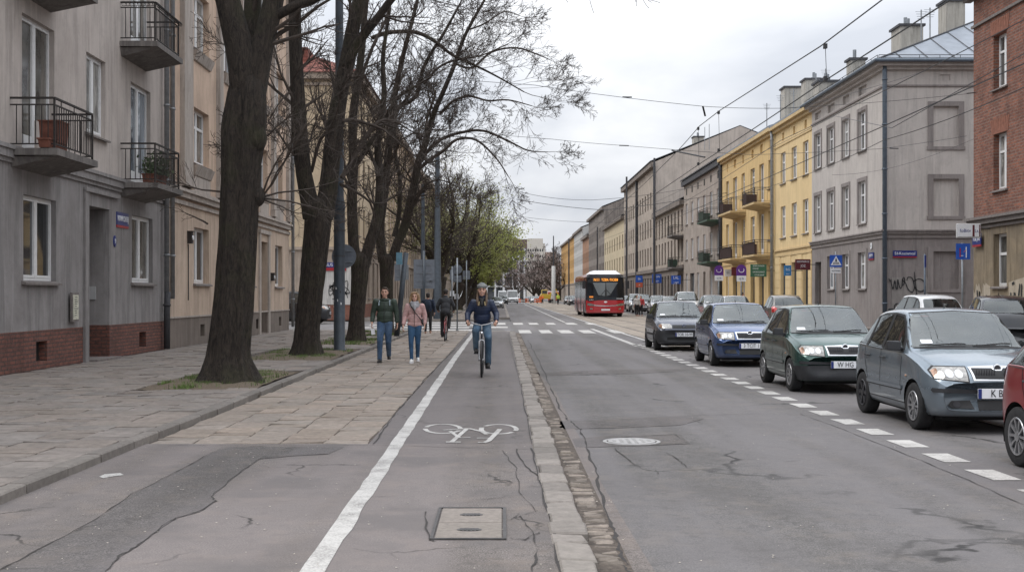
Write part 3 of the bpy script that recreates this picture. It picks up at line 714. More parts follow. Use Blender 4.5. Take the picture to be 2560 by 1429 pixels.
def right_house(Y1, label, cat='building', group=None, X=18): return empty('apartment_building', (X, Y1, 0), R(-90), label, cat, group)
# ---- 1. grey plaster house, nearest on the left
PL_up = plaster('warm grey render', (.46, .41, .375), .35, .3, (.31, .265, .24)); PL_lo = plaster('dark grey ground floor render', (.265, .25, .245), .35, .35, (.12, .105, .10))
BR_pl = bricks('brick plinth', (.22, .085, .06), (.13, .06, .048), (.07, .055, .05), bw=.26, bh=.085, ms=.014, soot=.6)
G = left_house(9, 'grey rendered apartment house on a red brick plinth with iron balconies, nearest on the left')
y = lambda Y: Y - 9
ops = [(y(23.94), y(25.7), 1.9, 3.62, 'pair'), (y(27.73), y(29.2), .08, 3.68, 'door', .75), (y(30.97), y(32.8), 1.94, 3.68, 'pair'),
       (y(24.6), y(25.2), .23, .65, 'cellar'), (y(31.6), y(32.2), .23, .63, 'cellar'), (y(17), y(18.7), 1.9, 3.62, 'pair'), (y(17), y(18.7), 5.3, 7.2, 'pair'), (y(19.9), y(20.6), .23, .65, 'cellar'),
       (y(20.6), y(21.9), 5.36, 7.2, 'pair'), (y(23.87), y(25.6), 4.47, 7.23, 'bdoor'), (y(27.57), y(28.9), 5.36, 7.2, 'pair'), (y(30.87), y(32.6), 4.47, 7.1, 'bdoor'),
       (y(23.87), y(25.6), 7.98, 10.7, 'bdoor'), (y(27.57), y(28.9), 8.95, 10.75, 'pair'), (y(30.87), y(32.6), 7.98, 10.7, 'bdoor'), (y(27.57), y(28.9), 12.4, 14.1, 'pair')]
b = MB(); wall_face(b, 25, 0, 15.6, ops, [(0, 2), (.88, 1), (4.3, 0)], .2); shell(b, 25, 0, 15.6, 13)
b.build('wall', [PL_up, PL_lo, BR_pl], G); fill(G, ops, .2)
roof_gable(G, 25, 15.6, 13, 3, M_tar)
bands(G, 25, [(4.17, 4.26, .05), (4.26, 4.42, .1), (4.42, 4.5, .14)], PL_lo, 'string_course'); bands(G, 25, [(15.2, 15.6, .35)], PL_up)
b = MB(); b.box(y(27.35), y(27.6), -.06, .01, .0, 4.0); b.box(y(27.35), y(29.75), -.09, .01, 3.98, 4.07); b.build('door_surround', PL_lo, G)
b = MB(); b.box(y(27.6), y(29.35), -.25, .7, 0, .12); b.build('doorstep', M_sill, G)
b = MB(); b.box(y(29.2) - .03, y(29.2) - .002, .33, .5, 1.5, 1.82); b.build('intercom', pm('intercom steel', (.42, .42, .42), .4, .1), G)
b = MB(); b.box(y(24.75), y(25.62), .05, .2, 4.47, 5.2); b.build('parapet', PL_up, G)
balcony(G, y(23.25), y(25.5), 4.45, infill=None); balcony(G, y(30.0), y(32.3), 4.42); balcony(G, y(30.0), y(32.3), 7.95, ornate=True); balcony(G, y(23.25), y(25.5), 7.93)
pipe(G, y(33.7), 1.5, 15.4, .075, M_pipe2, -.14); pipe(G, y(33.7), .1, 1.7, .09, M_tar, -.14)
# things on it
n_ = empty('notice_board', (-9.5, 26.6, 1.35), R(90), 'narrow framed notice board on the grey wall beside the dark doorway', 'notice board')
b = MB(); b.box(-.2, .2, -.05, 0, -.33, .31); b.build('frame', M_sill, n_); b = MB(); b.box(-.16, .16, -.06, -.048, -.28, .26); b.build('paper', pm('yellowed paper', (.55, .54, .44), .8, .3, 10), n_)
b = MB()
for i in range(9): z = .2 - i * .05; b.box(-.12 + rb.random() * .05, .02 + rb.random() * .12, -.064, -.061, z, z + .018)
b.build('print', pm('grey print', (.12, .12, .11), .8), n_)
M_blue = pm('enamel blue', (.02, .035, .17), .3, .1); M_red = pm('enamel red', (.33, .02, .03), .35, .1); M_wt = pm('sign white', (.75, .76, .78), .4, .05); M_gs = pm('sign back grey', (.17, .19, .22), .5, .15, 6, metallic=.3)
M_dk = pm('black paint', (.015, .015, .017), .4, .2); M_pole = pm('painted steel pole', (.05, .062, .076), .5, .25, 5, metallic=.2, bump=.1); M_polez = pm('galvanised pole', (.24, .26, .28), .45, .2, 8, metallic=.5)
def street_sign(loc, rz, w, h, txt, label, ts=.16, group=None, redh=.16, sx=.8):
    s = empty('street_name_sign', loc, rz, label, 'street sign', group)
    b = MB(); b.box(-w / 2, w / 2, -.03, 0, -h / 2 + h * redh, h / 2); b.build('plate', M_blue, s)
    b = MB(); b.box(-w / 2, w / 2, -.03, 0, -h / 2, -h / 2 + h * redh - .002); b.build('red_stripe', M_red, s)
    text('lettering', txt, ts, M_wt, s, (0, -.034, h * redh / 2), sx=sx); return s
street_sign((-9.55, 30.15, 3.48), R(90), .9, .38, "NOWPCSNTEJ", 'blue street name sign with red lower stripe beside the dark doorway on the left', .2, sx=.66)
s = empty('house_number', (-9.55, 29.55, 2.93), R(90), 'small oval blue house number plate under the left street name sign', 'house number'); b = MB(); b.disc((0, -.015, 0), .14, 'y', .03, 20, .6, 1); b.build('plate', M_blue, s); text('lettering', '9', .16, M_wt, s, (0, -.034, 0))
# ---- 2. salmon house with pilasters
PL_sal = plaster('salmon beige render', (.56, .42, .32), .3, .25, (.30, .22, .17)); PL_tr = plaster('pale pilaster render', (.42, .37, .33), .4, .35); PL_sp = plaster('plinth render', (.20, .165, .14), .4, .4)
S = left_house(34, 'salmon and beige house with pale pilasters and moulded sills on the left'); y = lambda Y: Y - 34
ops = []
cols = [(37.2, 39.1), (41.2, 42.9), (44.6, 46.2), (47.3, 48.9), (50.5, 52.2)]
for i, (a, c) in enumerate(cols):
    if i == 3: ops.append((y(a), y(c), .1, 3.75, 'door', .5))
    else: ops.append((y(a), y(c), 1.98, 3.72, 'pair'))
    for z0, z1 in ((5.73, 7.45), (9.3, 11.1), (12.6, 14.2)): ops.append((y(a), y(c), z0, z1, 'cross'))
for a in (38.0, 43.5, 46.6, 51.4): ops.append((y(a), y(a + .55), .3, .68, 'cellar'))
b = MB(); wall_face(b, 19.8, 0, 16.2, ops, [(0, 2), (.95, 1), (4.4, 0)], .28); shell(b, 19.8, 0, 16.2, 13)
b.build('wall', [PL_sal, plaster('beige ground floor render', (.52, .41, .32), .3, .3, (.28, .2, .15)), PL_sp], S); fill(S, ops, .28); roof_gable(S, 19.8, 16.2, 13, 3, M_tar)
bands(S, 19.8, [(.93, .98, .03), (4.3, 4.42, .07), (4.5, 4.66, .16), (4.66, 4.74, .24), (4.78, 4.84, .06)], PL_tr, 'string_course'); bands(S, 19.8, [(15.5, 15.8, .25), (15.8, 16.2, .5)], PL_tr)
for a, c in ((35.6, 36.6), (40.1, 40.6), (43.6, 44.0), (49.6, 50.1), (53.1, 53.7)):
    b = MB(); b.box(y(a), y(c), -.14, .005, 4.85, 15.4); b.box(y(a) - .05, y(c) + .05, -.19, .004, 4.85, 5.15); b.build('pilaster', PL_tr, S)
for i, (a, c) in enumerate(cols):
    for z in (5.73, 9.3):
        b = MB(); b.hexa([(y(a) - .1, 0, z - .42), (y(c) + .1, 0, z - .42), (y(c) + .1, -.06, z - .40), (y(a) - .1, -.06, z - .4)], [(y(a) - .16, 0, z - .1), (y(c) + .16, 0, z - .1), (y(c) + .16, -.17, z - .1), (y(a) - .16, -.17, z - .1)])
        if z < 6: b.box(y(a) - .05, y(c) + .05, -.04, .005, z - .88, z - .43)
        b.build('window_apron', PL_tr, S)
for a, c in ((47.05, 47.3), (48.9, 49.15)):
    b = MB(); b.box(y(a), y(c), -.07, .005, 0, 4.05); b.build('door_surround', PL_tr, S)
b = MB(); b.box(y(47.0), y(49.2), -.1, .005, 4.05, 4.2); b.build('door_hood', PL_tr, S)
pipe(S, y(34.35), 1.5, 16, .07, M_pipe2); pipe(S, y(53.55), .2, 16, .07, M_pipe2, -.22)
for nm, Y_, z, w, h, lab in (('lamp_bracket', 36.5, 3.35, .2, .35, 'small rusty lamp box on the salmon wall before the ground-floor window'), ('meter_box', 49.6, 2.35, .25, .3, 'small grey meter box on the salmon wall right of its door')):
    s = empty(nm, (-9.55, Y_, z), R(90), lab, 'wall box'); b = MB(); b.box(-w / 2, w / 2, -.14, 0, -h / 2, h / 2); b.box(-w / 2 - .02, w / 2 + .02, -.17, 0, h / 2, h / 2 + .03); b.build('box', M_rust, s)
    b = MB(); b.disc((0, -.155, 0), .07, 'y', .03, 14); b.build('cap', M_wt, s)
    if Y_ < 40:
        b = MB(); b.box(-.03, .03, -.02, 0, -1.9, -.2); b.build('cable', M_rust, s)
# ---- 3. corner house behind the side street : side facade faces the camera
PL_cy = plaster('pale ochre render', (.50, .40, .275), .3, .2, (.3, .22, .16)); PL_cl = plaster('stained beige base', (.38, .31, .25), .5, .4); PL_gw = plaster('whitewashed base', (.55, .53, .5), .35, .3)
C3 = empty('apartment_building', (-32.55, 77.9, 0), 0, 'pale ochre corner house with a red tiled roof behind the bare trees', 'building')
ox = 32.55
fo = []
for xx in (6.5, 11, 15.6): 
    for z0, z1 in ((1.4, 4.1), (5.6, 7.5), (9.0, 10.9), (12.9, 14.7)): fo.append((xx, xx + 1.45, z0, z1, 'cross' if z0 > 2 else 'pair'))
for z0, z1 in ((5.6, 7.5), (9.0, 10.9), (12.9, 14.7)): fo.append((18.6, 19.5, z0, z1, 'single')) if z0 > 90 else None
b = MB(); wall_face(b, 23, 0, 16, fo, [(0, 2), (1.0, 1), (4.7, 0)], .2)
ML = Matrix.Translation((23, 0, 0)) @ rotz(R(90)); lo = []
for i in range(7):
    for z0, z1 in ((1.4, 4.0), (5.6, 7.5), (9.0, 10.9), (12.9, 14.7)): lo.append((1.6 + i * 3.0, 2.8 + i * 3.0, z0, z1, 'old'))
wall_face(b, 23, 0, 16, lo, [(0, 2), (1.0, 1), (4.7, 0)], .2, M=ML)
b.poly([(0, 0, 0), (0, 23, 0), (0, 23, 16), (0, 0, 16)]); b.poly([(0, 23, 0), (23, 23, 0), (23, 23, 16), (0, 23, 16)])
b.build('wall', [PL_cy, PL_cl, bricks('orange brick plinth', (.33, .13, .08), (.25, .09, .06), (.12, .1, .09))], C3); fill(C3, fo, .2); fill(C3, lo, .2, M=ML)
for nm_, z0, z1, p in (('string_course', 4.55, 4.75, .12), ('frieze', 15.2, 15.4, .15), ('cornice', 15.6, 16.0, .45)): b = MB(); b.prism([(-.1, -p), (23 + p, -p), (23 + p, 23), (22.99, 23), (22.99, .001), (-.1, .001)], z0, z1); b.build(nm_, PL_cl, C3)
b = MB(); e = .6; b.hexa([(-e, -e, 16), (23 + e, -e, 16), (23 + e, 23.5, 16), (-e, 23.5, 16)], [(4.5, 5.5, 19.0), (17, 5.5, 19.0), (17, 18, 19.0), (4.5, 18, 19.0)])
rf = b.build('roof', M_rooftile, C3); b = MB(); b.box(17.4, 19.7, 1.5, 4, 16.6, 18.0); b.build('chimney', M_rooftile, rf)
bands(C3, 3.0, [(1.0, 3.45, .02)], PL_gw, 'whitewash', 20.0)
sg = empty('shop_sign', (-11.3, 77.88, 3.4), 0, 'long blue and red sign on the ochre corner house behind the second tree', 'sign'); b = MB(); b.box(-1.2, 1.2, -.08, 0, 0, .34); b.build('panel', M_blue, sg); b = MB(); b.box(-1.2, 1.2, -.08, 0, -.2, -.005); b.build('red_stripe', M_red, sg); text('lettering', '7 TSUS S', .3, M_wt, sg, (0, -.085, .17))
def graffiti(name, loc, rz, strokes, w, mat, label, sc_=1.0):
    o = empty(name, loc, rz, label, 'graffiti'); b = MB()
    for st in strokes:
        pts = [Vector((x * sc_, -.012, z * sc_)) for x, z in st]
        # smooth
        q = []
        for i in range(len(pts) - 1):
            p0, p1, p2, p3 = pts[max(i - 1, 0)], pts[i], pts[i + 1], pts[min(i + 2, len(pts) - 1)]
            for k in range(5):
                t = k / 5; q.append(.5 * ((2 * p1) + (p2 - p0) * t + (2 * p0 - 5 * p1 + 4 * p2 - p3) * t * t + (3 * p1 - p0 - 3 * p2 + p3) * t ** 3))
        q.append(pts[-1]); o0 = None
        for i, p in enumerate(q):
            d = (q[min(i + 1, len(q) - 1)] - q[max(i - 1, 0)]); d.normalize(); nn = Vector((-d.z, 0, d.x)) * (w * (.7 + .6 * rb.random()) / 2)
            a = b._a([p - nn, p + nn])
            if i: b.face((a - 2, a - 1, a + 1, a))
    b.build('spray_line', mat, o); return o
M_spray = pm('black spray paint', (.02, .02, .022), .6, .3)
scr = [[(rb.uniform(0, 1.2), rb.uniform(0, 1.4)) for _ in range(6)] for _ in range(7)]
graffiti('graffiti', (-11.2, 77.87, 1.3), 0, scr, .05, M_spray, 'scribbled dark graffiti on the whitewashed base of the ochre corner house')
# ---- 4.. further left houses
def row_house(root, L, h, cols, floors, mats, zones, kind='old', wd=1.1, rev=.18, depth=13, roof=M_tar, rh=2.6, gk='door', shop=(), far=True, cw=None, over=.4, edge=.0):
    ops = []; n = cols; p = (L - 2 * edge) / n
    for i in range(n):
        uc = edge + p * (i + .5)
        for k, (z0, z1) in enumerate(floors):
            kd = kind; d = wd
            if k == 0 and i in shop: kd = 'shop'; ops.append((uc - p * .38, uc + p * .38, .35, z1, kd)); continue
            if k == 0 and gk and i == n // 2: ops.append((uc - .6, uc + .6, .06, z1, 'door', .4)); continue
            ops.append((uc - d / 2, uc + d / 2, z0, z1, kd))
    b = MB(); wall_face(b, L, 0, h, ops, zones, rev); shell(b, L, 0, h, depth, rh); b.build('wall', mats, root); fill(root, ops, rev, far=far)
    roof_gable(root, L, h, depth, rh, roof, over); return ops
PL_a = plaster('pinkish beige render', (.42, .32, .27), .4, .4); PL_b = plaster('stained tan render', (.36, .29, .23), .5, .5); PL_c = plaster('grey brown render', (.25, .215, .19), .5, .5)
fl4 = [(1.3, 3.8), (5.3, 7.3), (8.8, 10.8), (12.3, 14.1)]
lh = ['pinkish stained house beyond the ochre corner house on the left', 'tan weathered house behind the far bare trees on the left', 'grey brown house far down the left side behind green trees', 'pale far house at the end of the left row']
for i, (a, c, m, h, n) in enumerate(((101, 124, PL_a, 16.3, 9), (124.05, 152, PL_b, 16, 11), (152.05, 195, PL_a, 16.5, 15), (195.05, 260, PL_c, 15.5, 20))):
    r_ = left_house(a, lh[i]); row_house(r_, c - a, h, n, fl4, [m, PL_cl], [(0, 1), (4.5, 0)]); bands(r_, c - a, [(4.4, 4.7, .15), (h - .5, h, .4)], PL_b)
    b = MB()
    for k in range(n + 1): u = (c - a) * k / n; b.box(max(0, u - .22), min(c - a, u + .22), -.13, .004, 4.7, h - .5)
    b.build('pilaster', PL_cl if i % 2 else PL_cy, r_)
# ================= RIGHT SIDE
# ---- grey corner house
PL_gu = plaster('light warm grey render', (.47, .435, .405), .25, .2, (.32, .285, .27)); PL_gl = plaster('grey ground floor render', (.24, .215, .205), .3, .3, (.15, .125, .115))
GC = right_house(69.7, 'warm grey corner house with a hipped metal roof and blind windows, on the right'); L = 13.2; u = lambda Y: 69.7 - Y
ops = []
for a, c in ((69.0, 67.7), (66.3, 65.0), (63.4, 62.2), (60.6, 59.3)):
    ops += [(u(a), u(c), 8.84, 10.8, 'cross'), (u(a), u(c), 5.2, 7.3, 'cross'), (u(a), u(c), 11.62, 12.05, 'none', .15)]
    ops.append((u(a), u(c), .1, 3.5, 'door', .3) if a > 68 else (u(a), u(c), 1.95, 3.75, 'cross'))
b = MB(); zn = [(0, 1), (4.35, 0)]; wall_face(b, L, 0, 12.5, ops, zn, .22)
MS = Matrix.Translation((L, 0, 0)) @ rotz(R(90)); bo = [(2.3, 3.5, 8.6, 10.5, 'blind', .1), (2.3, 3.5, 5.33, 7.08, 'blind', .1), (2.3, 3.5, 1.9, 3.67, 'blind', .1), (2.6, 3.1, 11.7, 11.98, 'blind', .06), (7.5, 8.7, 8.6, 10.5, 'blind', .1), (7.5, 8.7, 5.33, 7.08, 'blind', .1)]
wall_face(b, 14, 0, 12.5, bo, zn, .1, M=MS); b.poly([(0, 0, 0), (0, 14, 0), (0, 14, 12.5), (0, 0, 12.5)]); b.poly([(0, 14, 0), (L, 14, 0), (L, 14, 12.5), (0, 14, 12.5)])
b.build('wall', [PL_gu, PL_gl], GC); fill(GC, ops, .22)
def trim(root, items, L, D, mat, name='cornice'):   # on the front and the near side of a corner house, local x=L is the corner
    b = MB()
    for z0, z1, p in items: b.box(-.0, L + p, -p, .001, z0, z1); b.box(L - .001, L + p, 0.001, D, z0, z1)
    return b.build(name, mat, root)
trim(GC, [(4.3, 4.42, .06), (4.5, 4.62, .14), (4.62, 4.68, .2)], L, 14, PL_gl, 'string_course'); trim(GC, [(11.42, 11.5, .07)], L, 14, PL_gl, 'attic_band'); trim(GC, [(12.2, 12.35, .18), (12.35, 12.56, .42)], L, 14, PL_gu)
for z0, z1 in ((8.6, 10.5), (5.33, 7.08), (1.9, 3.67)):
    b = MB()
    for (y0, y1, za, zb) in ((2.05, 2.3, z0 - .0, z1), (3.5, 3.75, z0, z1), (2.05, 3.75, z1, z1 + .22), (2.0, 3.8, z0 - .16, z0)): b.box(L, L + .05, y0, y1, za, zb)
    b.build('blind_window_surround', PL_gl, GC)
for o_ in ops:
    if o_[4] == 'cross':
        b = MB(); a, c, d, e = o_[:4]; b.box(a - .18, a, -.04, .004, d, e); b.box(c, c + .18, -.04, .004, d, e); b.box(a - .18, c + .18, -.04, .004, e, e + .18); b.build('window_surround', PL_gl, GC)
b = MB(); e = .55; b.hexa([(-.2, -e, 12.56), (L + e, -e, 12.56), (L + e, 14 + e, 12.56), (-.2, 14 + e, 12.56)], [(-.2, 6.9, 16.0), (L - 6.4, 6.9, 16.0), (L - 6.4, 7.1, 16.0), (-.2, 7.1, 16.0)])
rf = b.build('roof', M_slate, GC); b = MB()
for k in range(1, 12):   # standing seams on the side slope
    t = k / 12; yy = -e + t * (14 + 2 * e); yt = 7; top = 1 - abs(yy - 7) / (7 + e); pz = 12.56 + 3.44 * top; px = L + e - (6.4 + e) * top
    b.bar((L + e, yy, 12.6), (px, yy, pz + .03), .022, 4)
for k in range(12): xx = .5 + k * 1.1; tt = min(1, (L + e - xx) / (6.4 + e)); b.bar((xx, -e, 12.6), (xx, -e + 7.5 * tt, 12.6 + 3.44 * tt), .022, 4)
b.bar((L + e, -e, 12.6), (L - 6.4, 6.95, 16.03), .04, 5); b.build('seam', M_tar, rf)
b = MB(); b.tube([(-.2, -e - .05, 12.56), (L + e + .05, -e - .05, 12.56), (L + e + .05, 14.5, 12.56)], .085, 8); b.build('gutter', M_zincp, rf)
b = MB()
for (p, q_) in (((0, -e + .15, 12.85), (L + e - .3, -e + .15, 12.85)), ((L + e - .25, -e + .2, 12.85), (L + e - .25, 13, 12.85))):
    p = Vector(p); q_ = Vector(q_); b.bar(p, q_, .018, 4); b.bar(p - Vector((0, 0, .12)), q_ - Vector((0, 0, .12)), .014, 4); n = 14
    for k in range(n + 1): w_ = p.lerp(q_, k / n); b.bar(w_, w_ - Vector((0, 0, .28)), .016, 4)
b.build('snow_guard', M_tar, rf)
M_chim = plaster('chimney render', (.40, .375, .33), .35, .4)
def chimney(parent, x, y_, z0, z1, wx, wy, pots=1):
    b = MB(); b.box(x - wx / 2, x + wx / 2, y_ - wy / 2, y_ + wy / 2, z0, z1 - .12); o = b.build('chimney', M_chim, parent); b = MB(); b.box(x - wx / 2 - .1, x + wx / 2 + .1, y_ - wy / 2 - .1, y_ + wy / 2 + .1, z1 - .12, z1); b.build('chimney_cap', M_tar, o)
    for k in range(pots): b = MB(); b.tube([(x - .25 + .4 * k, y_, z1), (x - .25 + .4 * k, y_, z1 + .55 - .15 * k)], .1, 8); b.build('chimney_pot', M_polez, o)
chimney(rf, 6.7, 5.6, 14.3, 17.0, 1.1, 1.0, 2); chimney(rf, 5.7, 3.6, 13.8, 15.9, 1.5, 1.2, 2); chimney(rf, 4.6, 1.2, 13, 14.4, .8, .8, 1); chimney(rf, -1.2, 1.2, 12.6, 14.2, 1.3, 1.3, 2)
pipe(GC, L + .12, .0, 12.5, .11, M_zincp, -.02)
street_sign((18.95, 56.46, 3.54), 0, 1.12, .33, 'Ed-Kosciurscal', 'long blue street name sign with red stripe on the blank grey side wall', .2, sx=.82)
street_sign((17.98, 58.4, 3.5), R(-90), .8, .36, 'JAKTM', 'small blue street name sign near the corner of the warm grey house', .2)
s = empty('house_number', (17.98, 58.4, 4.0), R(-90), 'small white oval number plate above the blue sign at the grey corner', 'house number'); b = MB(); b.disc((0, -.015, 0), .16, 'y', .03, 18, .8, 1); b.build('plate', M_wt, s); text('lettering', '6', .18, M_dk, s, (0, -.034, 0))
M_gpatch = plaster('paler repainted patch', (.27, .25, .235), .2, .3)
pa_ = MB(); pa_.box(L + .001, L + .012, .35, 2.0, .1, 2.45); pa_.box(L + .001, L + .012, 2.0, 2.05, .1, 2.4); pa_.build('repainted_patch', M_gpatch, GC)
g1 = [[(0, 1.2), (.06, 1.05)], [(.1, 1.15), (.12, .95), (.2, .7), (.28, 1.1), (.34, .75), (.4, .72), (.42, 1.15), (.5, .8), (.6, .78), (.66, 1.2), (.74, 1.2), (.72, .95), (.62, .85)], [(.62, 1.1), (.78, 1.0), (.9, .7), (1.1, .55), (1.2, .8), (1.1, 1.2), (.9, 1.25), (.85, 1.1)], [(1.2, 1.5), (1.25, 1.0), (1.3, .5), (1.36, .1), (1.42, -.1)],
      [(1.15, 1.05), (1.4, 1.18), (1.6, 1.1), (1.72, .85), (1.62, .62), (1.4, .6), (1.2, .8)], [(1.28, .2), (1.34, .3), (1.44, .02)]]
graffiti('graffiti', (18.2, 56.47, 1.2), 0, g1, .05, M_spray, 'black looping spray tag on the blank grey side wall', 1.0)
g2 = [[(rb.uniform(0, .9), rb.uniform(0, .55)) for _ in range(7)] for _ in range(5)]
graffiti('graffiti', (18.4, 56.47, .65), 0, g2, .06, M_spray, 'dense dark scribble low on the side wall under the looping tag', 1.0)
# ---- light yellow house
PL_y = plaster('light yellow render', (.66, .50, .27), .2, .16, (.52, .38, .2)); PL_yt = plaster('yellow trim', (.55, .41, .22), .2, .2)
Y2 = right_house(79.2, 'light yellow house next to the warm grey corner house'); u = lambda Y: 79.2 - Y
ops = []
for a, c in ((77.5, 76.2), (74.6, 73.3), (71.8, 70.5)):
    ops += [(u(a), u(c), 8.77, 10.75, 'cross'), (u(a), u(c), 5.3, 7.3, 'cross'), (u(a), u(c), .3, 3.65, 'shop'), (u(a) + .4, u(c) - .4, 11.5, 12.0, 'none', .12)]
b = MB(); wall_face(b, 9.5, 0, 12.6, ops, [(0, 0)], .22); shell(b, 9.5, 0, 12.6, 14, 2.4); b.build('wall', PL_y, Y2); fill(Y2, ops, .22); roof_gable(Y2, 9.5, 12.6, 14, 2.4, M_slate, .4)
bands(Y2, 9.5, [(4.1, 4.2, .05), (4.45, 4.55, .1), (11.2, 11.27, .05), (12.2, 12.4, .2), (12.4, 12.59, .4)], PL_yt)
b = MB()
for k in range(7): b.box(.0, 9.5, -.035, .004, .55 + k * .5, .55 + k * .5 + .0) if 0 else None
for ua, ub in ((0.0, 1.6), (3.1, 4.5), (6.0, 7.3), (8.75, 9.5)):
    for k in range(8): b.box(ua + .02, ub - .02, -.04, .004, .1 + k * .5, .1 + k * .5 + .47)
b.build('rusticated_pier', PL_y, Y2); pipe(Y2, .08, .1, 12.4, .11, M_pipe2, -.2)
# ---- deep yellow house
PL_y3 = plaster('deep yellow render', (.62, .445, .21), .25, .24, (.45, .31, .15))
Y3 = right_house(98.2, 'deep yellow house with rounded iron balconies on the right'); u = lambda Y: 98.2 - Y; ops = []
cc = ((96.4, 95.3), (93.5, 91.9), (90.2, 89.0), (86.9, 85.5), (84.0, 82.5), (81.1, 80.0))
for i, (a, c) in enumerate(cc):
    for z0, z1 in ((5.35, 7.25), (8.8, 10.7)): ops.append((u(a), u(c), z0 if i not in (1, 4) else z0 - .9, z1, 'cross' if i not in (1, 4) else 'bdoor'))
    ops.append((u(a), u(c), .35 if i in (1, 3, 4) else 1.0, 3.6, 'shop' if i in (1, 3, 4) else 'pair')); ops.append((u(a) + .35, u(c) - .35, 11.45, 12.05, 'none', .12))
b = MB(); wall_face(b, 19, 0, 12.7, ops, [(0, 0)], .25); shell(b, 19, 0, 12.7, 14, 2.4); b.build('wall', PL_y3, Y3); fill(Y3, ops, .25); roof_gable(Y3, 19, 12.7, 14, 2.4, M_slate, .4)
bands(Y3, 19, [(3.95, 4.03, .05), (12.25, 12.45, .2), (12.45, 12.69, .4)], PL_yt); M_brs = pm('brown balcony screen', (.07, .035, .03), .7, .2, 5); M_grs = pm('green balcony screen', (.05, .085, .06), .7, .3, 5)
for (a, c), z in (((93.6, 88.6), 4.35), ((93.6, 88.6), 7.85), ((84.6, 80.4), 4.35), ((84.6, 80.4), 7.85)): balcony(Y3, u(a), u(c), z, 1.1, gap=.22, infill=(M_brs, .93 if z < 5 else .3), mat=PL_yt, rm=M_rust)
pipe(Y3, .05, .1, 12.4, .12, M_tar, -.1); chimney(Y3.children[-1] if 0 else Y3, 8, 4, 13.5, 17.2, 1.4, 1.8, 0); chimney(Y3, 13, 4.2, 13.5, 16.9, 1.3, 1.6, 2)
# ---- grey brown house
PL_gb = plaster('grey brown render light', (.38, .325, .28), .4, .4)
B4 = right_house(118.7, 'grey brown house with green balconies beside the deep yellow house'); f3 = [(1.0, 3.7), (5.1, 7.0), (8.5, 10.5)]
row_house(B4, 20.45, 12.8, 6, f3, [PL_gb], [(0, 0)], 'pair', 1.25, shop=(1,), far=False); bands(B4, 20.45, [(12.3, 12.78, .3)], M_tar)
b = MB()
for i in range(6): uc = 20.45 / 6 * (i + .5); b.box(uc - .28, uc + .28, -.012, .0, 11.35, 11.95)
b.build('attic_vent', M_hole, B4); pipe(B4, 20.3, .1, 12.5, .13, M_tar)
for z in (4.4, 7.85): balcony(B4, 15.0, 20.0, z, 1.1, gap=.25, infill=(M_grs, .5), rm=M_rust, mat=M_grs)
# ---- low dark house and the tall one
PL_dk = plaster('soot brown render', (.22, .185, .16), .5, .5); PL_tan = plaster('sooty tan render', (.43, .365, .305), .4, .4)
B5 = right_house(141, 'low soot-stained house with blue shop signs, between taller houses'); row_house(B5, 22.25, 11.1, 9, [(.6, 3.7), (5.2, 7.4), (8.2, 10.2)], [PL_tan, PL_dk], [(0, 1), (4.4, 0)], 'old', 1.15, shop=(2, 5, 7), far=False, rh=3); bands(B5, 22.25, [(4.3, 4.65, .2), (10.6, 11.08, .45)], PL_dk)
for z in (4.4, 7.6): balcony(B5, 18.2, 22.0, z, 1.1, gap=.25, infill=(M_grs, .3) if z < 5 else None)
pipe(B5, .1, .1, 17, .15, M_tar)
B6 = right_house(177, 'tall sooty tan house with a big blank beige gable wall on the right'); f4 = [(.6, 3.7), (5.2, 7.4), (8.6, 10.7), (12.0, 14.0)]
row_house(B6, 35.9, 17.3, 13, f4, [PL_tan, PL_dk, plaster('beige blank gable render', (.47, .41, .36), .25, .2)], [(0, 1), (4.4, 0)], 'old', 1.2, depth=20, rh=4.2, shop=(3, 8), over=.6); bands(B6, 35.9, [(4.3, 4.7, .22), (16.7, 17.28, .5)], PL_dk)
b = MB(); b.poly([(35.92, 0, 0), (35.92, 0, 17.3), (35.92, 10, 21.5), (35.92, 20, 17.3), (35.92, 20, 0)]); b.build('gable_wall', MATS['beige blank gable render'], B6)
b = MB(); b.box(17.6, 18.1, -.3, .05, 0, 17); b.build('firewall_strip', M_tar, B6)
chimney(B6, 30, 6, 19, 21, 1.6, 1.2, 2)
# ---- far right houses
PL_cr = plaster('cream render', (.56, .47, .32), .2, .15); PL_or = plaster('orange ochre render', (.50, .29, .10), .3, .3); PL_wg = plaster('pale grey render', (.48, .47, .45), .3, .3); PL_bo = plaster('brick orange render', (.36, .2, .12), .4, .3)
for lab, Ya, Yb, h, cols, m, g, kd in (('cream house behind the red bus', 211, 177.05, 13.4, 8, PL_cr, PL_cr, 'old'), ('tall dark brown house behind the left side of the bus', 249, 211.05, 17.2, 12, PL_c, PL_dk, 'old'),
        ('brick orange house far down on the right', 268, 249.05, 14.2, 6, PL_bo, PL_dk, 'old'), ('pale grey far house on the right', 300, 268.05, 16.8, 9, PL_wg, PL_tan, 'old'), ('orange ochre house, farthest of the right row', 365, 300.05, 16.5, 16, PL_or, PL_tan, 'old')):
    r_ = right_house(Ya, lab); row_house(r_, Ya - Yb, h, cols, [(1, 3.7), (5.2, 7.4), (8.6, 10.7)] + ([(12, 14)] if h > 15 else []), [m, g], [(0, 1), (4.4, 0)], kd, 1.3, depth=16, rh=3.2); bands(r_, Ya - Yb, [(4.3, 4.65, .2), (h - .5, h - .02, .5)], PL_dk)
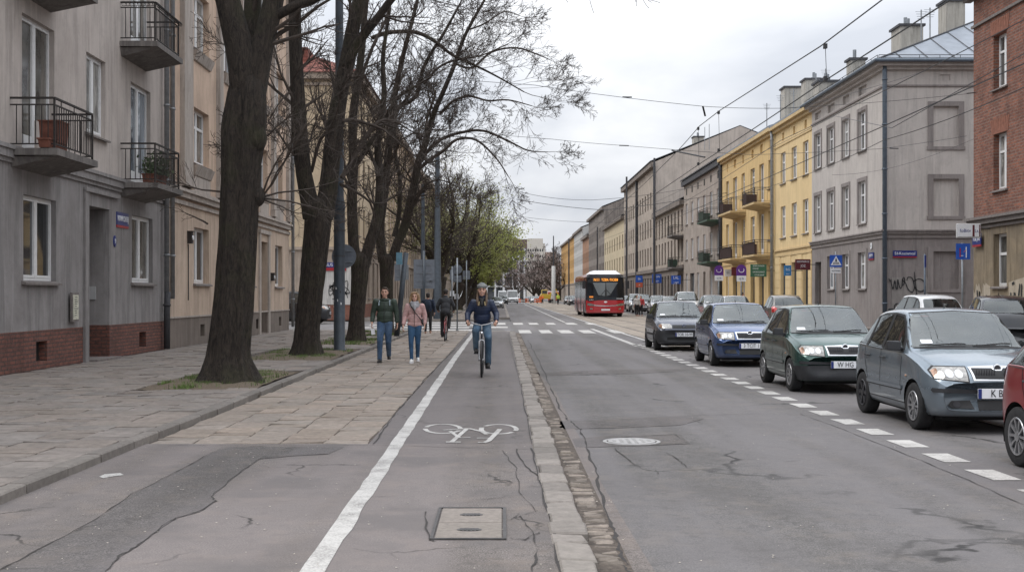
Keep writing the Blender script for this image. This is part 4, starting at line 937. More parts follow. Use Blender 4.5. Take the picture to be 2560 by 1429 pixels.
# ---- brick house, near right
BRK = bricks('weathered red brick', (.30, .11, .065), (.13, .055, .04), (.20, .155, .13), bw=.30, bh=.11, ms=.018, soot=.75); PL_oc = plaster('ochre brown stained render', (.245, .195, .13), .5, .45, (.13, .105, .08)); PL_peel = plaster('peeling pale render', (.42, .36, .28), .4, .3)
BH = right_house(45.8, 'red brick house with an ochre rendered ground floor, nearest on the right'); u = lambda Y: 45.8 - Y
ops = []
for a, c in ((43.95, 42.8), (40.6, 39.4), (37.4, 36.2), (34, 32.8)):
    for z0, z1 in ((9.12, 11.07), (5.43, 7.47), (1.93, 3.83)): ops.append((u(a), u(c), z0, z1, 'single' if z0 < 3 else 'cross'))
    ops.append((u(a) + .4, u(c) - .3, 12.35, 13.0, 'none', .2))
b = MB(); wall_face(b, 26, 0, 13.4, ops, [(0, 1), (4.45, 0)], .3); shell(b, 26, 0, 13.4, 12, 2.5); b.build('wall', [BRK, PL_oc], BH); fill(BH, ops, .3); roof_gable(BH, 26, 13.4, 12, 2.5, M_tar, .6)
b = MB()
for z0, z1, p in ((4.1, 4.2, .08), (4.25, 4.42, .2), (4.42, 4.52, .3), (11.75, 11.85, .08), (13.0, 13.4, .55), (12.8, 13.0, .3)): b.box(-p, 26, -p, .001, z0, z1)
b.build('cornice', M_sill, BH)
b = MB()
for a, c in ((43.95, 42.8), (40.6, 39.4)):
    for z in (11.07, 7.47):
        n = 11
        for k in range(n):
            t = k / n; w_ = u(c) - u(a) + .3; x0 = u(a) - .15 + t * w_; ln = (t - .5) * .25; b.hexa([(x0, -.015, z), (x0 + w_ / n - .015, -.015, z), (x0 + w_ / n - .015, .01, z), (x0, .01, z)], [(x0 + ln, -.015, z + .55), (x0 + w_ / n - .015 + ln, -.015, z + .55), (x0 + w_ / n - .015 + ln, .01, z + .55), (x0 + ln, .01, z + .55)])
b.build('lintel_bricks', pm('orange lintel brick', (.24, .10, .065), .9, .25, 7), BH)
b = MB(); rb2 = random.Random(5)
for x0, x1, zt in ((0.02, 1.6, 1.9), (3.2, 26, 2.3)):
    pts = [(x0, .05)] + [(x1, .05)] + [(x1 - (x1 - x0) * k / 12, zt + rb2.uniform(-.3, .2)) for k in range(13)]; o_ = b._a([(x, -.012, z) for x, z in pts]); b.face(range(o_, o_ + len(pts)))
b.build('peeling_render', PL_peel, BH)
gt = [[(0, .9), (.1, .2), (.3, .9)], [(.35, .9), (.5, .3), (.75, 1.2)], [(.9, 1.2), (.85, .2), (1.1, .7)], [(.1, 1.2), (.3, 1.25)]]
graffiti('graffiti', (17.98, 42.4, .8), R(-90), gt, .09, M_spray, 'black angular tag on the ochre wall right of the ground-floor window', 1.0)
graffiti('graffiti', (17.98, 45.4, .9), R(-90), [[(0, .9), (.15, .1), (.25, .85), (.2, .2)], [(.6, .2), (.9, .7)]], .1, M_spray, 'black vertical smears on the pale peeling render at the brick house corner', 1.0)
street_sign((17.9, 45.2, 3.68), R(-90), .8, .5, 'KSIL JME', 'small blue street name sign at the corner of the brick house', .22)
# ---- far end of the street
M_wcon = pm('white concrete frame', (.62, .62, .62), .7, .1); M_dglass = glass('dark facade glass', (.05, .055, .06))
FE = empty('office_building', (3.6, 420, 0), 0, 'modern grey and white framed block closing the street behind the green trees', 'building')
b = MB(); b.box(-16, 5, 1, 15, 0, 18); b.build('glazing', M_dglass, FE); b = MB()
for x in (-15, -12, -9, -6, -3, 0.3, 2.3, 4.3): b.box(x - .35, x + .35, 0, 1, 0, 18)
for z in (4.5, 9, 13.5): b.box(-16, 5, .3, .95, z, z + .5)
b.build('concrete_frame', M_wcon, FE); b = MB(); b.box(-16, 5.2, .2, 15.2, 18, 21.2); b.build('top_storey', pm('brown cladding', (.14, .09, .085), .7, .15), FE)
FT = empty('apartment_tower', (12, 600, 0), 0, 'pale cream tower block beyond the street end', 'building'); b = MB(); b.box(0, 9.5, 0, 14, 0, 27.5); b.box(.8, 8.5, 0, 14, 27.5, 30); b.build('wall', plaster('pale tower render', (.55, .51, .45), .1, .1), FT)
for k in range(7):
    for z in (23.5, 20.5, 17.5, 14.5): b = MB(); b.box(.8 + k * 1.2, 1.5 + k * 1.2, -.05, .0, z, z + 1.3); b.build('window', M_pane, FT)
FT2 = empty('apartment_tower', (22, 620, 0), 0, 'low pinkish far block right of the cream tower', 'building'); b = MB(); b.box(-2, 6, 0, 14, 0, 24); b.build('wall', PL_a, FT2)
for k in range(5):
    for z in (20.5, 17.5): b = MB(); b.box(-1.2 + k * 1.4, -.4 + k * 1.4, -.05, 0, z, z + 1.3); b.build('window', M_pane, FT2)

# ---- pots and boxes on the left balconies
M_terra = pm('terracotta planter', (.16, .06, .04), .85, .3, 9); M_leaf = pm('houseplant leaves', (.05, .07, .03), .7, .4, 9)
def planter(x, Y, z, w_, d_, h_, label, leaves=0, mat=None):
    o = empty('planter', (x, Y, z), 0, label, 'planter', 'planters on the left balconies'); b = MB(); b.hexa([(-d_ * .42, -w_ * .46, 0), (d_ * .42, -w_ * .46, 0), (d_ * .42, w_ * .46, 0), (-d_ * .42, w_ * .46, 0)], [(-d_ / 2, -w_ / 2, h_), (d_ / 2, -w_ / 2, h_), (d_ / 2, w_ / 2, h_), (-d_ / 2, w_ / 2, h_)]); b.box(-d_ / 2 - .015, d_ / 2 + .015, -w_ / 2 - .015, w_ / 2 + .015, h_ - .03, h_); b.build('pot', mat or M_terra, o)
    if leaves:
        f = MB()
        for _ in range(leaves):
            p = Vector((rb.gauss(0, d_ * .4), rb.gauss(0, w_ * .35), h_ + abs(rb.gauss(0, .22)))); u_ = Vector((rb.gauss(0, 1), rb.gauss(0, 1), rb.gauss(0, 1))).normalized(); v_ = u_.orthogonal(); s_ = rb.uniform(.03, .07); f.poly([p - u_ * s_, p + v_ * s_ * .5, p + u_ * s_, p - v_ * s_ * .5])
        f.build('foliage', M_leaf, o)
planter(-8.85, 23.6, 4.46, .9, .22, .18, 'long low terracotta trough on the lowest nearest balcony')
planter(-9.0, 24.1, 4.46, .55, .4, .62, 'big square terracotta tub on the lowest nearest balcony')
planter(-8.95, 30.5, 4.43, .35, .3, .25, 'leafy pot at the near end of the lower second balcony', 160)
planter(-9.0, 31.5, 4.43, .4, .3, .3, 'tall leafy plant pot in the middle of the lower second balcony', 420)
# ================================================================== TREES
def bark(name, c, moss=.0):
    t = NT(name); v = t.obj((1, 1, .24)); n = t.noise(v, 13, 8, .8, 1.6); n2 = t.noise(t.obj(), 1.3, 4, .6); n3 = t.noise(t.obj((1, 1, .5)), 5, 5, .7)
    a = t.mix(t.ramp(n, [(.38, 0), (.62, 1)]), sc_(c, .3), sc_(c, 2.1)); a = t.mix(t.ramp(n3, [(.56, 0), (.72, .5)]), a, sc_(c, 2.6))
    a = t.mix(t.ramp(n2, [(.5, 0), (.68, moss)]), a, (.055, .06, .02)); t.col(a)
    t.bump(n, 1.0, .09); t.set(Roughness=.93); return t.m
M_bark = bark('dark furrowed bark', (.034, .026, .020), .35); M_twig = pm('twig bark', (.055, .042, .034), .9, .35, 3)
M_cut = pm('sawn knot wood', (.2, .16, .11), .9, .3, 20)
rt = random.Random(11)
def trunk_tube(b, pts, rad, n=26, flare=False):
    """bark surface with lobes and bumps; pts (x,y,z), spline-sampled"""
    Pt = [Vector(p) for p in pts]; q = []; rr = []
    for i in range(len(Pt) - 1):
        p0, p1, p2, p3 = Pt[max(i - 1, 0)], Pt[i], Pt[i + 1], Pt[min(i + 2, len(Pt) - 1)]; K = max(2, int((p2 - p1).length / .18))
        for k in range(K):
            t = k / K; q.append(.5 * ((2 * p1) + (p2 - p0) * t + (2 * p0 - 5 * p1 + 4 * p2 - p3) * t * t + (3 * p1 - p0 - 3 * p2 + p3) * t ** 3)); rr.append(rad[i] + (rad[i + 1] - rad[i]) * t)
    q.append(Pt[-1]); rr.append(rad[-1]); rings = []; ph = rt.random() * 6; A = Vector((1, 0, 0)); B = Vector((0, 1, 0))
    for i, p in enumerate(q):
        d = (q[min(i + 1, len(q) - 1)] - q[max(i - 1, 0)]).normalized(); a = (A - d * A.dot(d)).normalized(); c = d.cross(a)
        vs = []; hz = p.z; RG = (n >= 40)
        for k in range(n):
            th = 2 * math.pi * k / n; lob = 1 + .05 * math.sin(3 * th + ph + hz * .5) + .035 * math.sin(7 * th + hz * .9) + rt.uniform(-.022, .022)
            if RG: lob += .030 * math.sin(17 * th + 1.6 * math.sin(hz * 1.1 + ph) + .8 * math.sin(3 * th + hz * 2.3)) + .018 * math.sin(29 * th - 1.3 * math.sin(hz * 2.1)) + .03 * math.sin(hz * 3.1 + 2 * th) * math.sin(hz * 1.3 + ph)
            if flare: lob += max(0, .5 - hz) * .42 * abs(math.sin(2.5 * th + ph)) * (1 if hz < .5 else 0)
            vs.append(p + a * (rr[i] * lob * math.cos(th)) + c * (rr[i] * lob * math.sin(th)))
        rings.append(b._a(vs))
    for i in range(len(q) - 1):
        for k in range(n): r = (k + 1) % n; b.face((rings[i] + k, rings[i] + r, rings[i + 1] + r, rings[i + 1] + k))
    b.face([rings[-1] + k for k in range(n)]); return q, rr
def branchy(b, p, d, L, r, lvl, up=.12, nseg=6, wob=.22, spread=None, rmin=.007, dens=1.0, bias=None):
    p = Vector(p); d = Vector(d).normalized(); pts = [p]; rad = [r]; seg = L / nseg
    for i in range(nseg):
        d = (d + Vector((rt.gauss(0, wob), rt.gauss(0, wob), rt.gauss(0, wob * .8) + up)) * .5 + (bias * .12 if bias else Vector())).normalized()
        p = p + d * seg; pts.append(p); rad.append(max(rmin * .8, r * (1 - .8 * (i + 1) / nseg)))
    b.tube(pts, rad, 5 if r > .04 else 3, caps=False)
    if lvl <= 0: return
    n = max(2, int((4 + lvl) * dens * min(1.3, L / 1.2 + .4)))
    for k in range(n):
        t = rt.uniform(.18, 1) ** .8; i = min(nseg - 1, int(t * nseg)); q = pts[i].lerp(pts[i + 1], t * nseg - i); dd = (pts[i + 1] - pts[i]).normalized()
        ax = dd.orthogonal().normalized(); ax.rotate(Matrix.Rotation(rt.random() * 6.283, 3, dd)); a = rt.uniform(.45, .95)
        nd = (dd * math.cos(a) + ax * math.sin(a)); nd.z += .08
        branchy(b, q, nd, L * rt.uniform(.38, .62) * (1 - .25 * t), max(rmin, rad[i] * .55), lvl - 1, up * .9, max(4, nseg - 1), wob * 1.1, None, rmin, dens, bias)
def wpoly(pp, Y, dY=0):   # traced image polyline -> 3D polyline near depth Y, leaning gently in depth
    n = len(pp); out = []
    for i, (x, y) in enumerate(pp): yy = Y + dY * i / max(1, n - 1); out.append(P(x, y, yy))
    return out
def tree(name, base, Y, trunk, limbs, label, group, subs=1.0, lvl=3, rmin=.007, extra=None, seed=1, up=.1):
    rt.seed(seed); root = empty(name, base, 0, label, 'tree', group)
    b = MB(); pts = [Vector((PX(x, Y), Y, max(PZ(y, Y), .02))) for x, y, r in trunk]; pts.append(pts[-1] + Vector((0, 0, .16))); pts.append(pts[-1] + Vector((0, 0, .10))); rr_ = [r for _, _, r in trunk]; trunk_tube(b, pts, rr_ + [rr_[-1] * .82, rr_[-1] * .35], 72, True)
    c = MB()
    for dY, L in limbs:
        pp = wpoly([(x, y) for x, y, r in L], Y, dY); rr = [r for _, _, r in L]; big = rr[0] > .075
        q, qr = trunk_tube(b if big else c, pp, rr, 16 if big else 7)
        tot = len(q); n = int(subs * (7 + tot * .22)) if lvl else 0
        for k in range(n):
            i = int(rt.uniform(.15 if big else .05, .99) * (tot - 1)); dd = (q[min(i + 1, tot - 1)] - q[max(i - 1, 0)]).normalized(); ax = dd.orthogonal().normalized()
            ax.rotate(Matrix.Rotation(rt.random() * 6.283, 3, dd)); a = rt.uniform(.5, 1.2); nd = dd * math.cos(a) + ax * math.sin(a)
            branchy(c, q[i], nd, rt.uniform(.9, 2.6) * (1 if big else .8), max(rmin, min(.05, qr[i] * .35)), lvl - 1 if rt.random() < .75 else lvl, up, rmin=rmin)
        # the tip keeps growing
        dd = (q[-1] - q[-2]).normalized(); branchy(c, q[-1], dd, 2.0 if big else 1.1, qr[-1] * .85, lvl, .06, rmin=rmin, dens=1.25)
    if extra: extra(b, c)
    b.build('trunk', M_bark, root, smooth=True, world=True); c.build('crown', M_twig, root, world=True); return root
GT = 'bare street trees along the left pavement'
def ex1(b, c):
    Y = 21.3; b.ell(P(634, 345, Y - .1), .24, .2, .3, 14, 10); b.ell(P(640, 490, Y), .17, .2, .2, 14, 10)
    for x, y, dx, dz, L in ((655, 490, .6, .9, 1.9), (657, 492, 1, .5, 1.7), (655, 488, .3, 1, 2.0), (657, 495, 1, .1, 1.5), (655, 492, .9, .9, 1.7), (657, 498, 1, -.2, 1.2), (558, 480, -1, .2, 1.3), (520, 560, -1, .4, .6), (650, 350, 1, .5, 1.2)):
        branchy(c, P(x, y, Y), (dx, rt.uniform(-.6, .3), dz), L, .022, 2, .05, rmin=.004, wob=.3)
tree('bare_tree', (-4.85, 21.3, .05), 21.3, [(570, 962, .53), (570, 935, .45), (569, 905, .40), (571, 867, .36), (580, 780, .335), (588, 700, .33), (596, 600, .32), (600, 520, .32), (603, 470, .335), (606, 400, .34), (612, 330, .37), (618, 260, .35), (621, 215, .31), (624, 185, .22)],
     [(-.5, [(612, 250, .26), (606, 170, .26), (590, 90, .24), (570, 10, .22), (545, -90, .2), (520, -220, .17), (480, -380, .12), (440, -560, .06)]), (.6, [(622, 240, .2), (628, 150, .2), (630, 80, .16), (632, 0, .15), (640, -120, .13), (655, -300, .1), (670, -460, .06)]),
      (0, [(628, 250, .24), (642, 170, .23), (662, 90, .19), (682, 10, .18), (700, -90, .17), (735, -230, .14), (790, -380, .1), (860, -520, .05)]), (-.6, [(688, 40, .1), (715, 28, .085), (745, 12, .08), (795, -6, .07), (900, -70, .06), (1050, -140, .045), (1170, -130, .03), (1260, -95, .015)])],
     'massive nearest bare tree with a dark forked trunk beside the salmon house', GT, .7, 2, .006, ex1, 3)
tree('bare_tree', (-5.0, 30.8, .05), 30.8, [(768, 893, .44), (768, 870, .36), (769, 820, .31), (775, 760, .30), (783, 690, .31), (790, 620, .32), (795, 570, .34), (798, 520, .36)],
     [(-.3, [(782, 545, .25), (772, 490, .22), (760, 430, .2), (750, 330, .19), (742, 200, .175), (737, 80, .165), (735, -40, .15), (725, -200, .11), (700, -380, .05)]), (.3, [(808, 545, .26), (820, 480, .24), (828, 400, .22), (838, 310, .215), (852, 220, .205), (868, 150, .2), (884, 60, .175), (905, -40, .15), (930, -200, .1), (960, -360, .05)]),
      (-.6, [(866, 165, .12), (885, 125, .12), (908, 90, .11), (950, 38, .1), (985, -8, .09), (1060, -80, .06), (1140, -160, .03)]), (.8, [(855, 445, .07), (878, 405, .07), (905, 360, .065), (935, 315, .06), (965, 300, .05), (1000, 310, .03)]), (-.8, [(778, 430, .05), (800, 350, .045), (820, 330, .04), (835, 300, .03)]), (.5, [(840, 305, .04), (880, 300, .05), (920, 310, .04), (960, 325, .03), (1000, 360, .02)]),
      (.9, [(850, 460, .045), (890, 480, .04), (925, 505, .03), (935, 540, .02)]), (-1, [(745, 250, .03), (725, 230, .03), (690, 270, .02), (660, 330, .01)])],
     'second bare tree with a V-shaped forked trunk close to the blue grey lamp pole', GT, 1.0, 3, .007, None, 5)
tree('bare_tree', (-4.84, 39.5, .05), 39.5, [(888, 858, .34), (889, 835, .28), (891, 790, .24), (895, 740, .24), (899, 690, .27), (901, 650, .3)],
     [(-.3, [(890, 660, .19), (883, 600, .18), (880, 500, .165), (883, 400, .15), (881, 310, .145), (890, 230, .125), (903, 140, .11), (914, 20, .09), (930, -120, .05)]), (.4, [(910, 665, .18), (924, 610, .18), (937, 570, .175), (948, 520, .17), (950, 450, .13), (945, 380, .12), (948, 320, .1), (960, 240, .09), (958, 140, .07), (975, 20, .05)]),
      (-.5, [(884, 420, .09), (905, 390, .085), (930, 350, .08), (945, 330, .06), (990, 250, .05), (1040, 215, .04)]), (.6, [(886, 250, .06), (905, 190, .055), (935, 110, .05), (960, 60, .04), (980, 0, .03)]), (.4, [(948, 440, .06), (925, 380, .055), (915, 350, .04), (905, 300, .03)])],
     'third bare tree, slim and forked, directly behind the green-jacketed man', GT, .9, 3, .0075, None, 8)
tree('bare_tree', (-4.8, 48, .05), 48, [(966, 838, .36), (967, 810, .27), (967, 760, .24), (967, 700, .25), (968, 650, .3)],
     [(-.4, [(958, 655, .2), (952, 610, .19), (950, 560, .18), (958, 500, .17), (966, 420, .16), (975, 340, .14), (985, 250, .12), (1003, 160, .1), (1024, 78, .08), (1044, 0, .06), (1060, -80, .03)]), (0, [(980, 650, .19), (995, 605, .19), (1012, 565, .18), (1028, 500, .165), (1040, 440, .15), (1050, 390, .135), (1060, 372, .13), (1075, 313, .115), (1090, 270, .105), (1110, 225, .095), (1135, 165, .085), (1162, 90, .07), (1209, 4, .05), (1250, -70, .02)]),
      (.8, [(1050, 405, .075), (1080, 365, .07), (1110, 345, .065), (1154, 331, .06), (1209, 327, .05), (1271, 353, .04), (1320, 376, .025), (1370, 380, .015)]), (-.9, [(1045, 425, .075), (1075, 400, .07), (1110, 376, .065), (1142, 349, .055), (1190, 350, .045), (1240, 395, .035), (1270, 440, .02)]), (-1.2, [(930, 95, .085), (960, 84, .085), (993, 80, .085), (1044, 82, .08), (1091, 106, .07), (1130, 137, .06), (1180, 160, .05), (1240, 190, .035), (1310, 230, .02)]),
      (1.0, [(985, 590, .1), (997, 540, .09), (1000, 450, .08), (990, 400, .07), (985, 330, .06)]), (-.6, [(972, 400, .09), (985, 310, .08), (997, 270, .08), (1040, 240, .08), (1055, 180, .075), (1075, 137, .065), (1108, 86, .06), (1150, 10, .04)]), (.9, [(1062, 372, .06), (1067, 300, .05), (1088, 235, .045), (1084, 225, .03)]), (-1.5, [(1100, 285, .05), (1130, 255, .05), (1170, 240, .045), (1220, 252, .035), (1270, 250, .03), (1330, 265, .015)]),
      (1.2, [(1140, 160, .05), (1180, 170, .05), (1230, 130, .045), (1290, 120, .035), (1340, 135, .03), (1375, 150, .015)]), (-1.2, [(1060, 210, .05), (1095, 170, .05), (1140, 150, .045), (1200, 140, .03), (1270, 110, .02)]), (1.6, [(1170, 75, .04), (1210, 60, .035), (1260, 30, .03), (1300, 40, .015)]), (.3, [(1010, 570, .05), (1060, 470, .045), (1100, 450, .03), (1150, 470, .02)])],
     'fourth bare tree with a wide arching crown, rising between the walking man and woman', GT, 1.1, 3, .0075, None, 12, .06)
# ---- further trees beyond the side street
def auto_tree(name, X, Y, h, label, group, seed, r=.3, lvl=3, leaf=None, nleaf=0, limbs=7, lean=(0, 0), rmin=.016, spread=.5, fork=.3, leafsize=.16, rad=3.4):
    rt.seed(seed); root = empty(name, (X, Y, .03), 0, label, 'tree', group); b = MB(); c = MB()
    zf = h * fork; tp = Vector((X + lean[0], Y, zf)); trunk_tube(b, [(X, Y, .0), (X + .02, Y, .5), (X + lean[0] * .5, Y + .1, zf * .5), tp], [r * 1.45, r * 1.05, r, r * 1.08], 14)
    ends = []
    for k in range(limbs):
        a = 6.283 * k / limbs + rt.uniform(-.3, .3); d = Vector((math.cos(a) * spread, math.sin(a) * spread, 1 if k % 3 else 1.4)).normalized(); L = (h - zf) * rt.uniform(.7, 1.0); p = tp.copy(); pts = [tp - Vector((0, 0, .35)), p]; q = d
        for s in range(6): q = (q + Vector((rt.gauss(0, .16), rt.gauss(0, .16), rt.gauss(0, .1) + (.08 if s < 3 else -.05)))).normalized(); p = p + q * L / 6; pts.append(p)
        rr = [r * .62] + [max(.03, r * .58 * (1 - s / 7)) for s in range(7)]; Q, QR = trunk_tube(b, pts, rr, 8)
        for m in range(9):
            i = int(rt.uniform(.2, .98) * (len(Q) - 1)); dd = (Q[min(i + 1, len(Q) - 1)] - Q[max(0, i - 1)]).normalized(); ax = dd.orthogonal().normalized(); ax.rotate(Matrix.Rotation(rt.random() * 6.283, 3, dd)); nd = dd * .6 + ax * .8
            branchy(c, Q[i], nd, rt.uniform(1.6, 3.2), max(rmin, QR[i] * .4), lvl - 1, .08, rmin=rmin)
        ends += pts[3:]
    b.build('trunk', M_bark, root, smooth=True, world=True)
    if leaf:
        f = MB(); ce = [e + Vector((rt.gauss(0, .7), rt.gauss(0, .7), rt.gauss(0, .6))) for e in ends for _ in range(4)]; sz = [rt.uniform(.3, 1.0) for _ in ce]
        for _ in range(nleaf):
            i = rt.randrange(len(ce)); s = sz[i]; p = ce[i] + Vector((rt.gauss(0, s), rt.gauss(0, s), rt.gauss(0, s * .7))); u_ = Vector((rt.gauss(0, 1), rt.gauss(0, 1), rt.gauss(0, 1))).normalized(); v_ = u_.orthogonal().normalized(); w_ = leafsize * rt.uniform(.5, 1.3)
            f.poly([p - u_ * w_ * .5, p + v_ * w_ * .35, p + u_ * w_ * .5, p - v_ * w_ * .35])
        lf = f.build('foliage', leaf, root, world=True)
    c.build('crown', M_twig, root, world=True); return root
def leafm(name, c1, c2):
    t = NT(name); t.col(t.mix(t.ramp(t.noise(t.obj(), .55, 4, .7), [(.35, 0), (.65, 1)]), c1, c2)); t.set(Roughness=.6)
    tr = t.n('ShaderNodeBsdfTranslucent'); mx_ = t.n('ShaderNodeMixShader'); mx_.inputs[0].default_value = .35; t.l(t.b.inputs['Base Color'].links[0].from_socket, tr.inputs[0]); out = [k for k in t.t.nodes if k.type == 'OUTPUT_MATERIAL'][0]
    t.l(t.b.outputs[0], mx_.inputs[1]); t.l(tr.outputs[0], mx_.inputs[2]); t.l(mx_.outputs[0], out.inputs[0]); return t.m
L_grn = leafm('spring green leaves', (.17, .19, .045), (.33, .35, .085)); L_bud = leafm('brownish buds', (.16, .13, .075), (.24, .22, .09)); L_mix = leafm('olive buds', (.16, .15, .06), (.24, .24, .09)); L_yel = leafm('yellow catkins', (.4, .3, .05), (.5, .38, .06))
GF = 'trees along the far left pavement'
auto_tree('budding_tree', -4.9, 88, 12.5, 'tangled dark tree with first buds just beyond the side street', GF, 21, .42, 3, L_mix, 3000, 8, (.4, 0), .014, .62, .24, .12)
auto_tree('budding_tree', -4.9, 107, 12.5, 'budding tree with leaning dark trunk right of the round sign back', GF, 22, .42, 3, L_mix, 4500, 8, (1.2, 0), .016, .7, .22, .13)
auto_tree('leafy_tree', -4.6, 128, 12.5, 'fresh green tree with hanging leafy crown, largest of the green ones', GF, 23, .4, 3, L_grn, 11000, 9, (1.0, 0), .02, .8, .2, .2)
auto_tree('leafy_tree', -4.2, 155, 13, 'green tree behind the largest green one', GF, 24, .4, 2, L_grn, 15000, 9, (.6, 0), .025, .8, .2, .26)
auto_tree('leafy_tree', -4, 185, 13, 'green and brown tree near the end of the left tree row', GF, 25, .4, 2, L_bud, 11000, 8, (.4, 0), .03, .8, .2, .36)
auto_tree('leafy_tree', -3.8, 225, 13, 'small looking green tree, last of the left tree row', GF, 26, .4, 2, L_grn, 9000, 8, (.3, 0), .035, .8, .2, .45)
def bush(): pass
for i, (x, Y, h, s) in enumerate(((9.5, 360, 17, 31), (15.5, 345, 16, 32), (4.5, 385, 15, 33), (12, 390, 17.5, 34), (18.0, 372, 21, 35))):
    auto_tree('bare_tree', x, Y, h, ['purplish bare tree behind the roadworks', 'brownish bare tree behind the white pillar', 'low bare tree at the street end beside the framed block', 'bare crown behind the roadworks trees', 'tall bare tree by the last ochre house'][i], 'bare trees closing the street end', s, .4, 3, leafm('dry brown seed heads %d' % i, (.20, .15, .14), (.27, .21, .19)) if i < 4 else None, 2600, 9, (0, 0), .03, .85, .1, .3)
# ================================================================== POLES, SIGNS, WIRES
def pole(name, x, Y, z0, z1, r0, r1, mat, label, cat='pole', group=None, lean=0, steps=None, base=None):
    o = empty(name, (x, Y, z0), 0, label, cat, group); b = MB()
    prof = steps or [(r0, 0), (r1, z1 - z0)]
    n = 18; rings = []
    b.lathe(prof, (0, 0, 0), 'z', n) if not lean else b.tube([(0, 0, 0), (lean, 0, z1 - z0)], [r0, r1], n)
    b.build('shaft', mat, o, smooth=True); return o
lp = pole('lamp_pole', -4.5, 33.2, .07, 12, 0, 0, M_pole, 'thick blue grey street lamp pole beside the second tree', 'lamp pole', None, 0, [(.175, 0), (.168, .04), (.158, .05), (.155, 3.85), (.165, 3.9), (.165, 3.98), (.125, 4.25), (.12, 6.2), (.115, 8.2), (.10, 13)])
b = MB()
for z in (2.6, 3.3, 4.0, 6.3, 8.2): b.tube([(0, 0, z), (0, 0, z + .03)], .162 if z < 4.1 else .13, 18)
b.build('band', M_tar, lp)
for k in range(9):   # torn sticker scraps on the lamp pole
    a = R(200 + rt.uniform(0, 100)); z = rt.uniform(.9, 1.75); b = MB(); w_ = .012 + rt.random() * .03; 
    b.poly([(.161 * math.cos(a - w_ * 5), .161 * math.sin(a - w_ * 5), z), (.161 * math.cos(a + w_ * 5), .161 * math.sin(a + w_ * 5), z), (.161 * math.cos(a + w_ * 4), .161 * math.sin(a + w_ * 4), z + .05), (.161 * math.cos(a - w_ * 4), .161 * math.sin(a - w_ * 4), z + .07)]); b.build('sticker', M_wt if k % 3 else M_dk, lp)
def sign_post(x, Y, z0, h, plates, label, r=.035, mat=None, cat='road sign', face=1, group=None):
    """plates: (kind, z, w, h, mat, text) ; their backs face the camera unless face=-1"""
    o = empty('road_sign', (x, Y, z0), 0, label, cat, group); b = MB(); b.tube([(0, 0, 0), (0, 0, h)], r, 10); b.tube([(0, 0, 0), (0, 0, .05)], r * 2, 10); b.build('post', mat or M_polez, o, smooth=True)
    for p in plates:
        k, z, w_, hh, m = p[:5]; yy = .05 if face > 0 else -.06; dx = p[6] if len(p) > 6 else 0; b = MB()
        if k == 'round': b.disc((dx, yy, z), w_ / 2, 'y', .02, 28)
        elif k == 'tri': b.prism_y([(dx - w_ / 2, z - hh / 2), (dx + w_ / 2, z - hh / 2), (dx, z + hh / 2)], yy, yy + .02)
        elif k == 'arch': b.prism_y([(dx - w_ / 2, z - hh / 2), (dx + w_ / 2, z - hh / 2)] + [(dx + w_ / 2 * math.cos(R(a)), z + hh / 2 - w_ / 2 + w_ / 2 * math.sin(R(a))) for a in range(0, 181, 15)], yy, yy + .02)
        else: b.box(dx - w_ / 2, dx + w_ / 2, yy - .01, yy + .01, z - hh / 2, z + hh / 2)
        pl = b.build('plate', m, o, bev=.0)
        if face > 0:
            b = MB(); b.box(dx - w_ * .35, dx + w_ * .35, yy - .04, yy - .011, z + hh * .2, z + hh * .2 + .03); b.box(dx - w_ * .35, dx + w_ * .35, yy - .04, yy - .011, z - hh * .25, z - hh * .25 + .03); b.build('bracket', M_polez, pl)
        if len(p) > 5 and p[5]: text('lettering', p[5][0], p[5][1], p[5][2], pl, (dx, yy - .02, z + (p[5][3] if len(p[5]) > 3 else 0)), sx=.8)
    return o
sign_post(-4.42, 33.5, .07, 3.05, [('round', 2.62, .68, .68, M_gs)], 'large round sign seen from behind, partly hidden by the blue grey lamp pole')
b = MB(); b.tube([(-3.95, 45, .05), (-3.6, 45, 3.2)], .1, 12); lo_ = empty('leaning_post', (-3.95, 45, .05), 0, 'dark leaning post behind the third tree with a pale blue plate', 'post'); b.build('shaft', M_pole, lo_, world=True, smooth=True); b = MB(); b.box(-3.95, -3.72, 44.8, 44.86, 2.75, 3.2); b.build('plate', pm('pale blue plate', (.12, .25, .33), .5), lo_, world=True)
Yb = 62
o = sign_post(PX(1060, Yb), Yb, .0, 3.9, [('rect', 2.98, 1.08, .95, M_gs), ('rect', 2.23, 1.08, .56, M_gs), ('rect', 2.32, .16, .1, M_wt, None, .35)], 'large two-panel information board seen from behind, left of the round sign back', .06, M_pole, 'road sign')
Yb = 60; sign_post(PX(1003, Yb), Yb, .0, 3.3, [('rect', 2.75, .36, .85, M_gs, None, -.16), ('rect', 2.75, .3, .75, M_polez, None, .22)], 'pair of narrow sign backs left of the large information board', .05, M_pole)
Yb = 54.6; sign_post(PX(1143, Yb), Yb, 0, 3.3, [('round', 2.78, .44, .44, M_gs), ('rect', 2.36, .38, .3, M_gs), ('rect', 1.55, .2, .22, M_wt, None, -.04)], 'small round sign back over a rectangular plate on a thin post by the kerb end', .032)
Yb = 84; sign_post(PX(1130, Yb), Yb, .03, 3.6, [('rect', 3.0, .3, .7, M_gs), ('rect', 1.7, .3, .35, M_wt)], 'narrow sign back beside the budding trees', .05)
Yb = 90; sign_post(PX(1166, Yb), Yb, .03, 4.2, [('rect', 3.1, .55, .65, M_gs)], 'square tilted sign back on the far left pavement', .05)
pole('mast', PX(1093, 78.5), 78.8, .05, 9, .26, .2, M_pole, 'tall blue grey mast at the far side of the side street', 'mast', None, 0, [(.27, 0), (.26, 2.4), (.24, 2.45), (.2, 6), (.19, 6.05), (.15, 11)])
